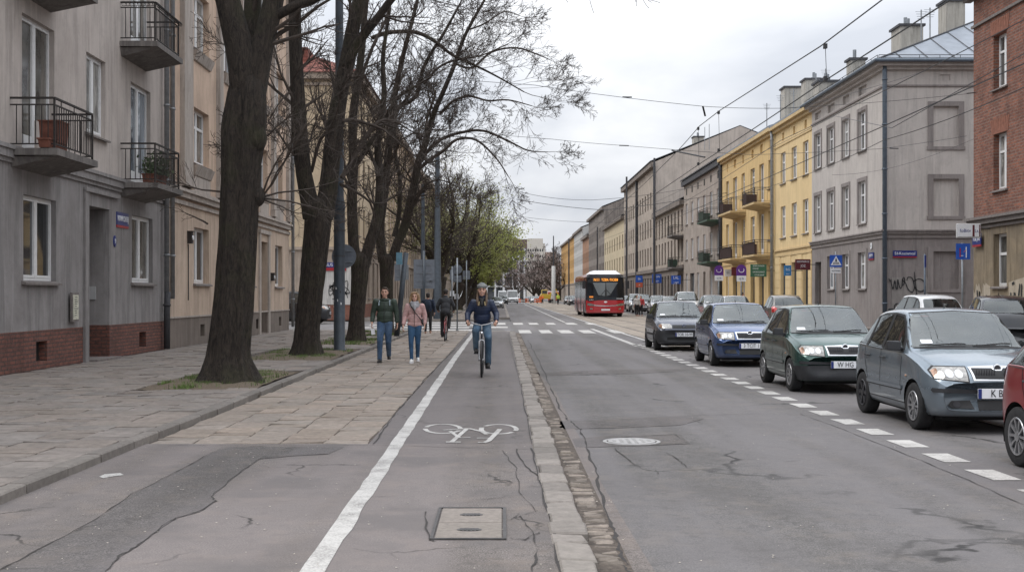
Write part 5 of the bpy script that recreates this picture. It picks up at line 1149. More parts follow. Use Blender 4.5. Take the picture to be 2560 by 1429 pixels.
pole('mast', PX(1056, 79.5), 80, .05, 9, .16, .12, M_pole, 'slim grey mast behind the large information board', 'mast')
pole('overhead_line_mast', 16.0, 126, .05, 16, .13, .11, M_tar, 'dark overhead line mast before the tall sooty house', 'mast', 'overhead line masts'); pole('overhead_line_mast', 16.2, 156, .05, 17, .14, .12, M_tar, 'dark overhead line mast farther along the tall sooty house', 'mast', 'overhead line masts')
pole('overhead_line_mast', 15.9, 200, .05, 13, .14, .11, M_tar, 'dark overhead line mast in front of the cream house', 'mast', 'overhead line masts')
pole('overhead_line_mast', 10.3, 240, -.08, 14, .35, .2, pm('pale concrete pillar', (.45, .44, .42), .8), 'pale pillar with dark top standing beyond the bus', 'mast', 'overhead line masts', 0, [(.42, 0), (.38, 7.5), (.12, 7.55)])
b = MB(); b.tube([(10.3, 240, 7.4), (10.3, 240, 13.5)], [.13, .1], 8); b.build('upper_mast', M_tar, COL.objects['overhead_line_mast.003'], world=True)
pole('overhead_line_mast', 14.6, 262, .0, 14, .18, .14, M_tar, 'far dark lamp mast before the orange ochre house', 'mast', 'overhead line masts')
# --- signs on the right side of the street
def rs(px, py, X): Y = X * F / (px - CX); return Y, PZ(py, Y)
def psign(x, Y, h, plates, label, **k): return sign_post(x, Y, .05, h, plates, label, face=-1, **k)
Y_, z_ = rs(2089, 655, 16.2)
M_bl = pm('sign blue', (.02, .09, .42), .35, .08); M_pur = pm('sign purple', (.10, .025, .22), .35, .1); M_grn = pm('sign green', (.03, .12, .07), .4, .1); M_mar = pm('sign maroon', (.10, .012, .02), .4, .1); M_lb = pm('sign light blue', (.03, .18, .42), .4, .1); M_orr = pm('sign orange red', (.5, .1, .05), .4, .1)
o = psign(16.2, Y_, z_ + .45, [('rect', z_ - .0, .6, .58, M_bl), ('rect', z_ - .47, .48, .22, M_wt, ('NE DTONEM', .09, M_dk))], 'blue pedestrian crossing sign with white triangle before the warm grey corner house', r=.03)
b = MB(); zt = z_; b.prism_y([(-.26, zt - .2), (.26, zt - .2), (0, zt + .25)], -.078, -.072); b.build('triangle', M_wt, o); b = MB(); b.ell((0, -.085, zt + .12), .025, .01, .025); b.hexa([(-.04, -.086, zt - .03), (.04, -.086, zt - .03), (.04, -.08, zt - .03), (-.04, -.08, zt - .03)], [(-.03, -.086, zt + .09), (.03, -.086, zt + .09), (.03, -.08, zt + .09), (-.03, -.08, zt + .09)])
for k in range(5): b.hexa([(-.15 + k * .068, -.086, zt - .16), (-.115 + k * .068, -.086, zt - .16), (-.115 + k * .068, -.08, zt - .16), (-.15 + k * .068, -.08, zt - .16)], [(-.11 + k * .05, -.086, zt - .05), (-.085 + k * .05, -.086, zt - .05), (-.085 + k * .05, -.08, zt - .05), (-.11 + k * .05, -.08, zt - .05)])
b.build('pictogram', M_dk, o)
Y_, z_ = 42.5, PZ(632, 42.5); xx = PX(2406, Y_)
o = psign(xx, Y_, z_ + .3, [('rect', z_, .5, .56, M_bl)], 'square blue sign with red and white bars on a post before the blind ground-floor window', r=.035)
b = MB(); b.box(-.13, -.09, -.08, -.072, z_ - .2, z_ + .12); b.bar((.02, -.076, z_ - .02), (.11, -.076, z_ + .05), .012, 4); b.build('red_bar', M_red, o); b = MB(); b.box(.09, .125, -.08, -.072, z_ - .22, z_ + .16); b.box(-.08, .0, -.08, -.074, z_ - .16, z_ - .14); b.build('white_bar', M_wt, o)
Y_ = 43.5; o = empty('hanging_sign', (PX(2421, Y_), Y_, PZ(577, Y_)), 0, 'white bracket sign with blue lettering and dark red edge at the brick house corner', 'sign')
b = MB(); b.box(-.44, .44, -.06, .06, -.26, .26); b.build('case', pm('sign case grey', (.5, .5, .5), .5), o, bev=.03); b = MB(); b.box(-.4, .12, -.075, -.055, -.21, .21); b.box(.2, .36, -.075, -.055, -.21, .21); b.build('face', M_wt, o); b = MB(); b.box(.12, .197, -.074, -.055, -.21, .21); b.box(.363, .4, -.074, -.055, -.21, .21); b.build('red_edge', M_mar, o)
text('lettering', 'foBitv', .17, M_blue, o, (-.14, -.078, 0)); text('lettering', '2.A', .14, M_blue, o, (.27, -.078, -.02), sx=.7); b = MB(); b.bar((.44, 0, .1), (.95, .4, .1), .02, 6); b.build('bracket', M_tar, o)
Y_ = 50; o = psign(PX(2312, Y_), Y_, PZ(638, Y_), [('rect', PZ(650, Y_) - .1, .07, .5, M_blue)], 'thin post with a narrow blue edge-on sign before the grey side wall', r=.04, mat=M_zincp)
def flag_sign(px, py, X, w_, h_, m, label, txts, frame=None):
    Y, z = rs(px, py, X); o = empty('shop_sign', (X, Y, z), 0, label, 'sign', None); b = MB(); b.box(-w_ / 2, w_ / 2, -.06, .06, -h_ / 2, h_ / 2); b.build('panel', m, o); b = MB(); b.bar((w_ / 2, 0, 0), (18.02 - X, 0, 0), .025, 6); b.build('bracket', M_tar, o)
    for (t_, s_, dx, dz, mm) in txts: text('lettering', t_, s_, mm, o, (dx, -.066, dz), sx=.8)
    return o
flag_sign(2007, 661, 17.1, .85, .6, M_mar, 'maroon shop sign with white heading at the corner of the light yellow house', (('KIKOMAROZ', .15, 0, .16, M_wt), ('JOZ.', .2, .02, -.08, M_wt)))
flag_sign(1969, 676, 17.1, .42, .62, M_lb, 'small light blue sign on the light yellow house', (('IbG', .22, 0, .06, M_wt), ('kwart', .1, 0, -.2, M_wt)))
flag_sign(1896, 676, 16.9, 1.05, .82, M_grn, 'green shop sign with white lines on the deep yellow house', (('RDEM ZATACIN', .13, 0, .3, M_wt), ('KOZAB', .14, -.2, .12, M_wt), ('UROSCLDANCI', .14, 0, -.1, M_wt), ('STYLBUDOW', .13, .05, -.3, M_wt)))
for px, lab in ((1797, 'purple arched parking meter sign, the left one by the deep yellow house'), (1853, 'purple arched parking meter sign, the right one by the deep yellow house')):
    Y_, z_ = rs(px, 682, 15.7); o = psign(15.7, Y_, z_ + .3, [('arch', z_ + .1, .66, .8, M_pur), ('rect', z_ - .42, .62, .38, M_wt, ('oJ 2k', .2, M_blue))], lab, r=.05, group='purple parking meter signs'); b = MB(); b.tube([(.17 * math.cos(a), -.08, z_ + .14 + .15 * math.sin(a)) for a in [R(-200 + k * 20) for k in range(13)]], .018, 4); b.build('emblem', M_wt, o)
flag_sign(1838, 678, 17.3, .55, .62, M_mar, 'dark red sign between the two purple signs', (('3', .3, .1, .03, M_wt),))
flag_sign(1820, 682, 17.4, .5, .55, M_wt, 'white square sign behind the left purple parking sign', (('8X', .26, 0, .0, M_gs),))
for px, py, w_, h_, lab, hd in ((1642, 696, 1.0, .95, 'blue and white shop sign on the low soot-stained house, left one', 'A IW'), (1690, 699, .9, .8, 'blue and white shop sign on the low soot-stained house, right one', 'LAL')):
    flag_sign(px, py, 16.6, w_, h_, M_bl, lab, ((hd, .4, 0, .18, M_wt), ('LAJM', .26, 0, -.28, M_wt)))
flag_sign(1598, 697, 16.3, .8, .8, M_bl, 'small blue sign above an orange one on the tall sooty house', (('EA', .35, 0, 0, M_wt),)); flag_sign(1598, 712, 16.3, .8, .55, M_orr, 'small orange red sign under the blue one on the tall sooty house', (('ol', .3, 0, 0, M_wt),))
# --- overhead wires
M_wire = pm('overhead wire', (.03, .032, .036), .5, .2)
def wire(name, pts, r, label, group, sag=0, cat='overhead wire', hang=None, clamps=()):
    o = empty(name, pts[0], 0, label, cat, group); b = MB(); V = [Vector(p) for p in pts]; q = []
    for i in range(len(V) - 1):
        for k in range(8): t = k / 8; p = V[i].lerp(V[i + 1], t); p = p - Vector((0, 0, sag * 4 * t * (1 - t))); q.append(p)
    q.append(V[-1]); b.tube(q, r, 5); b.build('cable', M_wire, o, world=True)
    for c, l in clamps:
        b = MB(); c = Vector(c); d = (V[-1] - V[0]).normalized() * l / 2; b.tube([c - d, c + d], r * 2.6, 6); b.build('insulator', M_dk, o, world=True)
    return o
GW = 'tram overhead wires'
cz = 6.25
wire('contact_wire', [(7.0, 8, cz - .05), (7.0, 26, cz), (7.0, 42, cz), (7.05, 80, cz), (7.1, 140, cz), (7.1, 230, cz), (7.1, 300, cz)], .014, 'lower tram contact wire over the near track', GW, .02)
wire('messenger_wire', [(6.75, 9, 6.75), (6.85, 25.8, 6.95), (6.9, 38, 7.45), (6.95, 42.3, 7.55)], .014, 'upper messenger wire carried by droppers over the near track', GW, 0)
wire('messenger_wire', [(6.95, 42.3, 7.55), (7.0, 52, 7.25), (7.05, 70, 7.0), (7.1, 110, 6.7), (7.1, 180, 7.2)], .014, 'messenger wire descending beyond the pull-off arm', GW, .05)
wire('contact_wire', [(10.45, 14, cz), (10.45, 60, cz), (10.45, 150, cz), (10.45, 280, cz)], .014, 'contact wire over the far track', GW, .02)
wire('messenger_wire', [(10.45, 14, 7.1), (10.45, 45, 7.4), (10.45, 75, 6.9), (10.45, 120, 7.3), (10.45, 250, 7.2)], .011, 'messenger wire over the far track', GW, .1)
for px, Y, za, zb in ((2047, 25.8, 6.95, cz), (1788, 38.5, 7.46, cz), (1742, 42.5, 7.5, cz)):
    x = 6.95; o = empty('dropper', (x, Y, za), 0, {2047: 'nearest thin vertical dropper between the two tram wires', 1788: 'middle thin vertical dropper between the two tram wires', 1742: 'farthest thin vertical dropper between the two tram wires'}[px], 'wire dropper', 'wire droppers'); b = MB(); b.bar((0, 0, 0), (.03, 0, zb - za), .007, 5); b.build('cable', M_wire, o)
    for z in (0, zb - za): b = MB(); b.box(-.035, .035, -.05, .05, z - .05, z + .05); b.build('clamp', M_dk, o)
o = empty('pull_off_arm', P(1680, 376, 50), 0, 'dark steady arm holding the contact wire in front of the blank gable', 'wire arm', None); b = MB(); b.bar(P(1680, 376, 50), P(1762, 393, 48), .035, 6); b.build('arm', M_dk, o, world=True)
o = empty('pull_off_arm', P(1757, 266, 42), 0, 'short dark link where the messenger wire bends', 'wire arm', None); b = MB(); b.bar(P(1757, 266, 42), P(1763, 290, 42.2), .035, 6); b.build('arm', M_dk, o, world=True)
wire('span_wire', [(-9.5, 42, PZ(150, 42)), P(1335, 213, 42), P(1757, 266, 42), P(1990, 270, 44), (18, 52, 11.2)], .009, 'higher span wire crossing the street to the warm grey house', GW, .04, clamps=((P(1568, 243, 42), .35),))
wire('span_wire', [(-9.5, 50, PZ(290, 50)), P(1380, 348, 50), P(1560, 364, 50), P(1880, 387, 50), P(2200, 372, 50.5), (18, 46.5, PZ(340, 46.5))], .009, 'lower span wire crossing the street to the brick house', GW, .02, clamps=((P(1560, 364, 50), .4), (P(2235, 371, 49), .35)))
wire('span_wire', [P(1970, 270, 44), P(2435, 233, 45.6)], .008, 'thin span wire from the messenger to the brick house', GW, .05, clamps=((P(2428, 233, 45), .35),))
wire('feeder_wire', [P(2600, 112, 24), P(2230, 320, 34), P(2086, 290, 44) , P(1960, 355, 60), P(1640, 505, 110)], .010, 'wire sagging from the brick house along the facades', GW, .0)
wire('feeder_wire', [P(2600, 200, 26), P(2210, 350, 36), P(1960, 455, 55), P(1660, 540, 110)], .011, 'lower long wire running in front of the yellow houses', GW, .1)
wire('span_wire', [P(1300, 480, 105), P(1480, 500, 105), (18, 108, 11.5)], .018, 'distant span wire over the bus, upper one', GW, .2); wire('span_wire', [P(1290, 498, 90), P(1510, 525, 92), (18, 96, 9.8)], .02, 'distant dark span wire over the bus, lower one', GW, .1)
wire('span_wire', [P(1290, 540, 150), P(1520, 556, 150), (18, 152, 12)], .02, 'far span wire near the cream house', GW, .2)
wire('span_wire', [P(2080, 437, 52), P(2235, 418, 52), P(2440, 345, 47)], .006, 'thin low wire on the blank grey side wall', GW, .08)
# antennas on roofs
for i, (px, py, pb, Y) in enumerate(((2325, 20, 75, 61), (2303, 25, 72, 62), (2064, 172, 220, 75), (2040, 190, 216, 76), (1984, 222, 268, 84), (1951, 236, 280, 86), (1917, 258, 300, 92), (1773, 310, 345, 120), (1762, 318, 345, 121))):
    a = P(px, pb, Y); t_ = P(px, py, Y); o = empty('antenna', a, 0, ['tall antenna beside the broad chimney of the warm grey house', 'crooked antenna left of the tall one on the warm grey house', 'antenna at the joint of the grey and yellow roofs, right one', 'antenna at the joint of the grey and yellow roofs, left one', 'antenna on the yellow roofs, right of two', 'antenna on the yellow roofs, left of two', 'antenna on the flat chimney stack of the deep yellow house', 'flue pipe on the tall gable, right one', 'flue pipe on the tall gable, left one'][i], 'antenna', 'roof antennas')
    b = MB(); b.bar(a - Vector((0, 0, 1.2)), t_, .035, 6); b.build('mast', M_pipe2, o, world=True); b = MB()
    if i < 7:
        for k in range(4): z = t_.z - .1 - k * .12; b.bar((t_.x - .3 + k * .04, Y, z), (t_.x + .3 - k * .04, Y, z), .012, 4)
        b.build('elements', M_pipe2, o, world=True)
# ================================================================== CARS
M_tyre = pm('tyre rubber', (.018, .018, .019), .85, .3, 20); M_rim = pm('silver wheel', (.34, .34, .35), .35, .15, 6, metallic=.7); M_hub = pm('dark wheel', (.05, .05, .055), .5, .2, metallic=.5)
M_plas = pm('black bumper plastic', (.022, .023, .026), .55, .2, 8); M_trim = pm('rubber trim', (.012, .012, .013), .6, .1); M_chr = pm('chrome', (.62, .63, .65), .15, .08, 6, metallic=.95)
M_under = pm('car underside', (.006, .006, .006), .9, .1)
def car_glass(name, tint, ior, dust):
    t = NT(name); out = [k for k in t.t.nodes if k.type == 'OUTPUT_MATERIAL'][0]; tr = t.n('ShaderNodeBsdfTransparent'); tr.inputs[0].default_value = (*tint, 1); gl = t.n('ShaderNodeBsdfGlossy'); gl.inputs['Roughness'].default_value = .02; gl.inputs['Color'].default_value = (.95, 1, 1, 1)
    df = t.n('ShaderNodeBsdfDiffuse'); df.inputs[0].default_value = (.5, .52, .52, 1); fr = t.n('ShaderNodeFresnel'); fr.inputs[0].default_value = ior
    m1 = t.n('ShaderNodeMixShader'); m2 = t.n('ShaderNodeMixShader'); n = t.noise(t.obj((1, 1, 1.4)), 2.5, 3, .6)
    t.l(t.ramp(n, [(.35, dust * .6), (.7, dust * 1.5)]), m1.inputs[0]); t.l(tr.outputs[0], m1.inputs[1]); t.l(df.outputs[0], m1.inputs[2]); t.l(fr.outputs[0], m2.inputs[0]); t.l(m1.outputs[0], m2.inputs[1]); t.l(gl.outputs[0], m2.inputs[2]); t.l(m2.outputs[0], out.inputs[0]); return t.m
M_ws = car_glass('windscreen glass', (.66, .73, .72), 1.95, .06); M_cs_ = car_glass('car side glass', (.30, .33, .33), 1.75, .03); M_sg = glass('side glass', (.03, .034, .034), .03, 1.0, .5, 2.2, 1.2)
M_seat = cloth0 = pm('car seat fabric', (.045, .047, .05), .9, .3, 9); M_dash = pm('dashboard plastic', (.03, .03, .032), .6, .2, 6); M_liner = pm('headliner', (.30, .30, .29), .9, .1)
def lampm(name, c):
    t = NT(name); n = t.noise(t.obj(), 14, 3, .6, 1); t.col(t.mix(t.ramp(n, [(.35, 0), (.65, 1)]), sc_(c, .55), sc_(c, 1.3))); t.set(Roughness=.08, Metallic=.25); t.b.inputs['Coat Weight'].default_value = 1; return t.m
M_head = lampm('headlight lens', (.33, .32, .30)); M_ind = lampm('amber indicator', (.45, .26, .17)); M_tail = lampm('red tail light', (.45, .02, .02)); M_refl = pm('lamp reflector', (.55, .55, .54), .1, .1, metallic=.9)
ST_HATCH = [ # y, zb, ws, wm, zbelt, wbelt, zedge, wedge, ztop, curve
 (.00, .28, .60, .64, .56, .62, .60, .52, .62, .16), (.04, .22, .70, .735, .62, .70, .68, .58, .71, .20), (.20, .20, .75, .80, .70, .765, .79, .64, .83, .20), (.50, .20, .775, .82, .80, .79, .87, .67, .92, .15), (.85, .20, .785, .822, .87, .80, .93, .69, .98, .10),
 (1.02, .20, .79, .822, .895, .80, .965, .70, 1.01, .08), (1.12, .20, .79, .822, .90, .80, 1.04, .685, 1.07, .10), (1.36, .20, .79, .822, .91, .80, 1.23, .635, 1.255, .12), (1.60, .20, .79, .822, .915, .80, 1.385, .585, 1.415, .10), (1.78, .20, .79, .822, .92, .80, 1.425, .565, 1.465, .04), (2.2, .20, .79, .822, .925, .80, 1.435, .565, 1.48, 0),
 (2.75, .21, .79, .822, .935, .80, 1.41, .56, 1.46, -.04), (3.08, .22, .785, .82, .945, .795, 1.355, .555, 1.40, -.10), (3.32, .23, .78, .815, .95, .785, 1.20, .59, 1.235, -.12), (3.48, .25, .77, .80, .95, .76, 1.04, .63, 1.07, -.13), (3.60, .28, .73, .77, .90, .72, .95, .62, .97, -.14), (3.70, .32, .66, .70, .62, .66, .66, .55, .68, -.14)]
def catmull(p0, p1, p2, p3, t): return .5 * ((2 * p1) + (p2 - p0) * t + (2 * p0 - 5 * p1 + 4 * p2 - p3) * t * t + (3 * p1 - p0 - 3 * p2 + p3) * t ** 3)
def car_surface(st, wheels, rw, fy=1.0, wsc=1.0, zsc=1.0, K=6, arch=.045):
    rows = []
    def sec(s):
        y, zb, ws, wm, zt, wt, ze, we, zc, cv = s
        pts = [(0, zb), (.6 * ws, zb), (ws * .98, zb + .015), (wm, .46 if zt > .6 else (zb + zt) / 2), (wm * .995, (.46 + zt) / 2 if zt > .6 else (zb + zt) / 2 + .05), (wt, zt), (wt + (we - wt) * .12, zt + (ze - zt) * .10), (wt + (we - wt) * .60, zt + (ze - zt) * .62), (we, ze), (we * .62, ze + (zc - ze) * .7), (0, zc)]
        return [Vector((x * wsc, (y + cv * (abs(x) / .82) ** 2.6) * fy, z * zsc)) for x, z in pts]
    S = [sec(s) for s in st]; n = len(S); D = []
    for i in range(n - 1):
        for k in range(K):
            t = k / K; D.append([Vector([catmull(S[max(i - 1, 0)][j][c], S[i][j][c], S[i + 1][j][c], S[min(i + 2, n - 1)][j][c], t) for c in range(3)]) for j in range(len(S[0]))])
    D.append(S[-1])
    M = 5; G = []
    for r in D:
        row = []; m = len(r)
        for j in range(m - 1):
            for k in range(M):
                t = k / M; a, b_, c_, d_ = r[max(j - 1, 0)], r[j], r[j + 1], r[min(j + 2, m - 1)]
                sm = catmull(a, b_, c_, d_, t); ln = b_.lerp(c_, t); row.append(sm.lerp(ln, .35))
        row.append(r[-1]); full = [Vector((-p.x, p.y, p.z)) for p in row[::-1]][:-0 or None]; G.append(full[:-1] + row) if False else G.append(row)
    verts = []; idx = {}
    nc = len(G[0])
    for i, r in enumerate(G):
        for sgn in (1, -1):
            for j, p in enumerate(r):
                if sgn < 0 and j in (0, nc - 1): idx[i, j, -1] = idx[i, j, 1]; continue
                idx[i, j, sgn] = len(verts); verts.append(Vector((p.x * sgn, p.y, p.z)))
    faces = []
    for i in range(len(G) - 1):
        for sgn in (1, -1):
            for j in range(nc - 1):
                f = [idx[i, j, sgn], idx[i, j + 1, sgn], idx[i + 1, j + 1, sgn], idx[i + 1, j, sgn]]
                if sgn < 0: f.reverse()
                faces.append(f)
    for i, rev in ((0, 0), (len(G) - 1, 1)):
        ring = [idx[i, j, 1] for j in range(nc)] + [idx[i, j, -1] for j in range(nc - 2, 0, -1)]
        c = sum((verts[k] for k in ring), Vector()) / len(ring); ci = len(verts); verts.append(c)
        for k in range(len(ring)): f = [ci, ring[k], ring[(k + 1) % len(ring)]]; faces.append(f[::-1] if rev else f)
    full = (list(verts), [list(f) for f in faces])
    ra = rw + arch; keep = []
    for f in faces:
        c = sum((verts[k] for k in f), Vector()) / len(f)
        if abs(c.x) > .45 and any((c.y - wy) ** 2 + (c.z - rw) ** 2 < ra * ra for wy in wheels): continue
        keep.append(f)
    used = {}
    for f in keep:
        for a, b_ in zip(f, f[1:] + f[:1]): used[min(a, b_), max(a, b_)] = used.get((min(a, b_), max(a, b_)), 0) + 1
    for (a, b_), cnt in used.items():
        if cnt == 1:
            for k in (a, b_):
                v = verts[k]
                for wy in wheels:
                    d = Vector((0, v.y - wy, v.z - rw))
                    if abs(v.x) > .4 and abs(d.length - ra) < .12 and d.length > .05: d *= ra / d.length; verts[k] = Vector((v.x, wy + d.y, rw + d.z))
    return full, (verts, keep)
def wheel(parent, x, y, rw, side, style, w=.185):
    o = bpy.data.objects.new('wheel', None); COL.objects.link(o); o.parent = parent; o.location = (x, y, rw); o.empty_display_size = .2
    s = side; b = MB(); h = w / 2; rr = rw * .645
    prof = [(rr, -h * .9), (rw * .93, -h), (rw * .985, -h * .8), (rw, -h * .4), (rw, h * .4), (rw * .985, h * .8), (rw * .93, h), (rr, h * .9), (rr * .97, h * .6), (rr * .97, -h * .6), (rr, -h * .9)]
    b.lathe(prof, (0, 0, 0), 'x', 36); b.build('tyre', M_tyre, o, smooth=True)
    b = MB(); f = s * h * .78; b.lathe([(rr, s * h * .92), (rr * .95, s * h * .98), (rr * .90, s * h * .80), (rr * .86, s * h * .35), (.0005, s * h * .3)], (0, 0, 0), 'x', 36)
    rim = b.build('rim', M_hub, o, smooth=True); b = MB(); n = {'spoke10': 10, 'cap': 9, 'steel': 6}[style]
    b.lathe([(rr * 1.0, s * h * .93), (rr * .97, s * h * 1.02), (rr * .90, s * h * .95), (rr * .89, s * h * .6)], (0, 0, 0), 'x', 36)
    for k in range(n):
        a = 6.283 * k / n; da = .5 / n * (2.2 if style != 'spoke10' else 1.9); r0, r1 = rr * .18, rr * .91
        pts = [(r0, a - da * 2.0), (r1, a - da), (r1, a + da), (r0, a + da * 2.0)]
        lo = [(s * h * .6, r * math.cos(t), r * math.sin(t)) for r, t in pts]; hi = [(s * h * (.93 if i in (1, 2) else .86), r * math.cos(t), r * math.sin(t)) for i, (r, t) in enumerate(pts)]; b.hexa(lo, hi)
    b.lathe([(rr * .27, s * h * .6), (rr * .26, s * h * .95), (.0005, s * h * 1.0)], (0, 0, 0), 'x', 18); b.build('wheel_trim', M_rim if style != 'steel' else M_hub, rim)
    return o
class Skin:
    def __init__(s, vf): s.t = BVHTree.FromPolygons(vf[0], vf[1])
    def hit(s, o, d):
        h = s.t.ray_cast(Vector(o), Vector(d)); return h
def pip(q, pts):
    r = False; n = len(pts)
    for i in range(n):
        a, c = pts[i], pts[(i + 1) % n]
        if (a[1] > q[1]) != (c[1] > q[1]) and q[0] < (c[0] - a[0]) * (q[1] - a[1]) / (c[1] - a[1]) + a[0]: r = not r
    return r
def patch(name, sk, poly, axis, mat, parent, off=.006, grid=.06, smooth=True, thick=0, hole=None):
    """project a 2-D outline onto the body: axis 'x-'/'x+' (y,z from a side), 'y-' (x,z from the front), 'y+' (rear), 'z' (x,y from above)"""
    ed = []; pts = []; n = len(poly)
    for i in range(n):
        a, c = Vector(poly[i]), Vector(poly[(i + 1) % n]); k = max(1, int((c - a).length / grid)); pts += [a.lerp(c, j / k) for j in range(k)]
    nb = len(pts); ed = [(i, (i + 1) % nb) for i in range(nb)]
    xs = [p.x for p in pts]; ys = [p.y for p in pts]
    def inside(q):
        r = False
        for i in range(nb):
            a, c = pts[i], pts[(i + 1) % nb]
            if (a.y > q.y) != (c.y > q.y) and q.x < (c.x - a.x) * (q.y - a.y) / (c.y - a.y) + a.x: r = not r
        return r
    x = min(xs) + grid * .5; P2 = list(pts[:nb])
    while x < max(xs):
        y = min(ys) + grid * .5
        while y < max(ys):
            q = Vector((x, y))
            if inside(q) and min((q - p).length for p in P2[:nb]) > grid * .35: P2.append(q)
            y += grid
        x += grid
    hp = []
    if hole:
        m = len(hole)
        for i in range(m):
            a, c = Vector(hole[i]), Vector(hole[(i + 1) % m]); k = max(1, int((c - a).length / grid)); hp += [a.lerp(c, j / k) for j in range(k)]
        s0 = len(P2); P2 = [p for i_, p in enumerate(P2) if i_ < nb or min((p - h_).length for h_ in hp) > grid * .3]; s0 = len(P2); P2 += hp; ed = ed + [(s0 + i, s0 + (i + 1) % len(hp)) for i in range(len(hp))]
    V, E, Fc = geometry.delaunay_2d_cdt([Vector(p) for p in P2], ed, [], 1, 1e-5)[:3]
    if hole: Fc = [f for f in Fc if not pip(sum((V[k] for k in f), Vector((0, 0))) / len(f), hp)]
    out = []; ok = []
    for q in V:
        o, d = {'x-': ((-3, q.x, q.y), (1, 0, 0)), 'x+': ((3, q.x, q.y), (-1, 0, 0)), 'y-': ((q.x, -3, q.y), (0, 1, 0)), 'y+': ((q.x, 9, q.y), (0, -1, 0)), 'z': ((q.x, q.y, 5), (0, 0, -1))}[axis]
        loc, nrm, fi, di = sk.hit(o, d)
        if loc is None: out.append(Vector((0, 0, 0))); ok.append(False); continue
        if nrm.dot(Vector(d)) > 0: nrm = -nrm
        out.append(loc + nrm * off); ok.append(True)
    Fc = [f for f in Fc if all(ok[k] for k in f)]; b = MB(); o_ = b._a(out)
    for f in Fc: b.face([o_ + k for k in (f if axis not in ('x-', 'y+') else f[::-1])])
    return b.build(name, mat, parent, smooth=smooth)
def rrect(x0, x1, z0, z1, r=.03, n=3):
    p = []
    for cx, cz, a0 in ((x1 - r, z0 + r, -90), (x1 - r, z1 - r, 0), (x0 + r, z1 - r, 90), (x0 + r, z0 + r, 180)):
        for k in range(n + 1): a = R(a0 + 90 * k / n); p.append((cx + r * math.cos(a), cz + r * math.sin(a)))
    return p
def make_car(label, col, style='spoke10', variant='sedan', plate='K B.', group='cars parked along the near side', fy=.93, low=False, rear=False, zsc=1.025, bump='body', rearstyle=None):
    root = empty('parked_car', (0, 0, 0), 0, label, 'car', group); rw = .295; wheels = (.70 * fy + .02, 3.0 * fy + .0)
    wheels = (.74 * fy, 3.02 * fy); full, (V, Fc) = car_surface(ST_HATCH, wheels, rw, fy, 1.0, zsc); sk = Skin(full)
    Z = lambda z: z * zsc; Yf = lambda y: y * fy
    wsb = [(-.70, .985), (-.35, 1.005), (0, 1.01), (.35, 1.005), (.70, .985), (.665, 1.12), (.62, 1.25), (.575, 1.36), (.54, 1.395), (0, 1.425), (-.54, 1.395), (-.575, 1.36), (-.62, 1.25), (-.665, 1.12)]
    wsz = [(x, Z(z)) for x, z in wsb]; side_all = [(y_ * fy, z_ * zsc) for y_, z_ in ((1.30, .945), (1.42, 1.12), (1.60, 1.285), (1.74, 1.36), (2.08, 1.385), (2.55, 1.375), (2.86, 1.33), (2.97, 1.30), (3.10, 1.20), (3.22, 1.06), (3.24, .985), (2.08, .95))]
    rwz = [(-.60, Z(1.05)), (.60, Z(1.05)), (.55, Z(1.28)), (.50, Z(1.34)), (-.50, Z(1.34)), (-.55, Z(1.28))]; kf = []
    for f in Fc:
        c = sum((V[k] for k in f), Vector()) / len(f); nrm = (V[f[1]] - V[f[0]]).cross(V[f[2]] - V[f[0]]); nx = abs(nrm.x) / (nrm.length + 1e-9)
        if c.z > Z(.93):
            if c.y < Yf(1.9) and c.y > Yf(.95) and nx < .75 and pip((c.x, c.z), wsz): continue
            if abs(c.x) > .45 and nx > .6 and pip((c.y, c.z), side_all): continue
            if c.y > Yf(3.0) and nx < .75 and pip((c.x, c.z), rwz): continue
        kf.append(f)
    b = MB(); b._a(V); [b.face(f) for f in kf]; body = b.build('body', col, root, smooth=True)
    # cabin: dashboard, wheel, seats with headrests
    b = MB(); b.hexa([(-.66, Yf(1.15), .6), (.66, Yf(1.15), .6), (.66, Yf(1.62), .6), (-.66, Yf(1.62), .6)], [(-.68, Yf(1.12), Z(.95)), (.68, Yf(1.12), Z(.95)), (.66, Yf(1.58), Z(.93)), (-.66, Yf(1.58), Z(.93))]); b.box(-.70, .70, Yf(1.6), Yf(3.3), .30, .55); b.box(-.62, .62, Yf(3.05), Yf(3.35), .55, Z(.97)); b.build('dashboard', M_dash, root)
    for sx, sy, ww in ((-.35, 1.95, .23), (.35, 1.95, .23), (-.34, 2.78, .28), (.34, 2.78, .28)):
        b = MB(); y0 = Yf(sy); b.hexa([(sx - ww, y0, .55), (sx + ww, y0, .55), (sx + ww, y0 + .16, .55), (sx - ww, y0 + .16, .55)], [(sx - ww * .8, y0 + .16, Z(1.12)), (sx + ww * .8, y0 + .16, Z(1.12)), (sx + ww * .8, y0 + .26, Z(1.12)), (sx - ww * .8, y0 + .26, Z(1.12))]); b.box(sx - ww, sx + ww, y0 - .42, y0, .50, .66)
        st_ = b.build('seat', M_seat, root, bev=.04); b = MB(); b.box(sx - .13, sx + .13, y0 + .18, y0 + .27, Z(1.13), Z(1.30)); b.build('headrest', M_seat, st_, bev=.03)
    b = MB(); b.tube([(.36 + .18 * math.cos(a), Yf(1.62) - .04 + .05 * math.sin(a), Z(.93) + .17 * math.sin(a)) for a in [k * .5236 for k in range(13)]], .014, 6); b.build('steering_wheel', M_trim, root)
    b = MB(); b.box(-.12, .12, Yf(1.62), Yf(1.64), Z(1.31), Z(1.37)); b.build('rear_view_mirror', M_dash, root, bev=.01)
    b = MB(); b.box(-.52, .52, Yf(1.85), Yf(2.95), Z(1.375), Z(1.385)); b.build('headliner', M_liner, root)
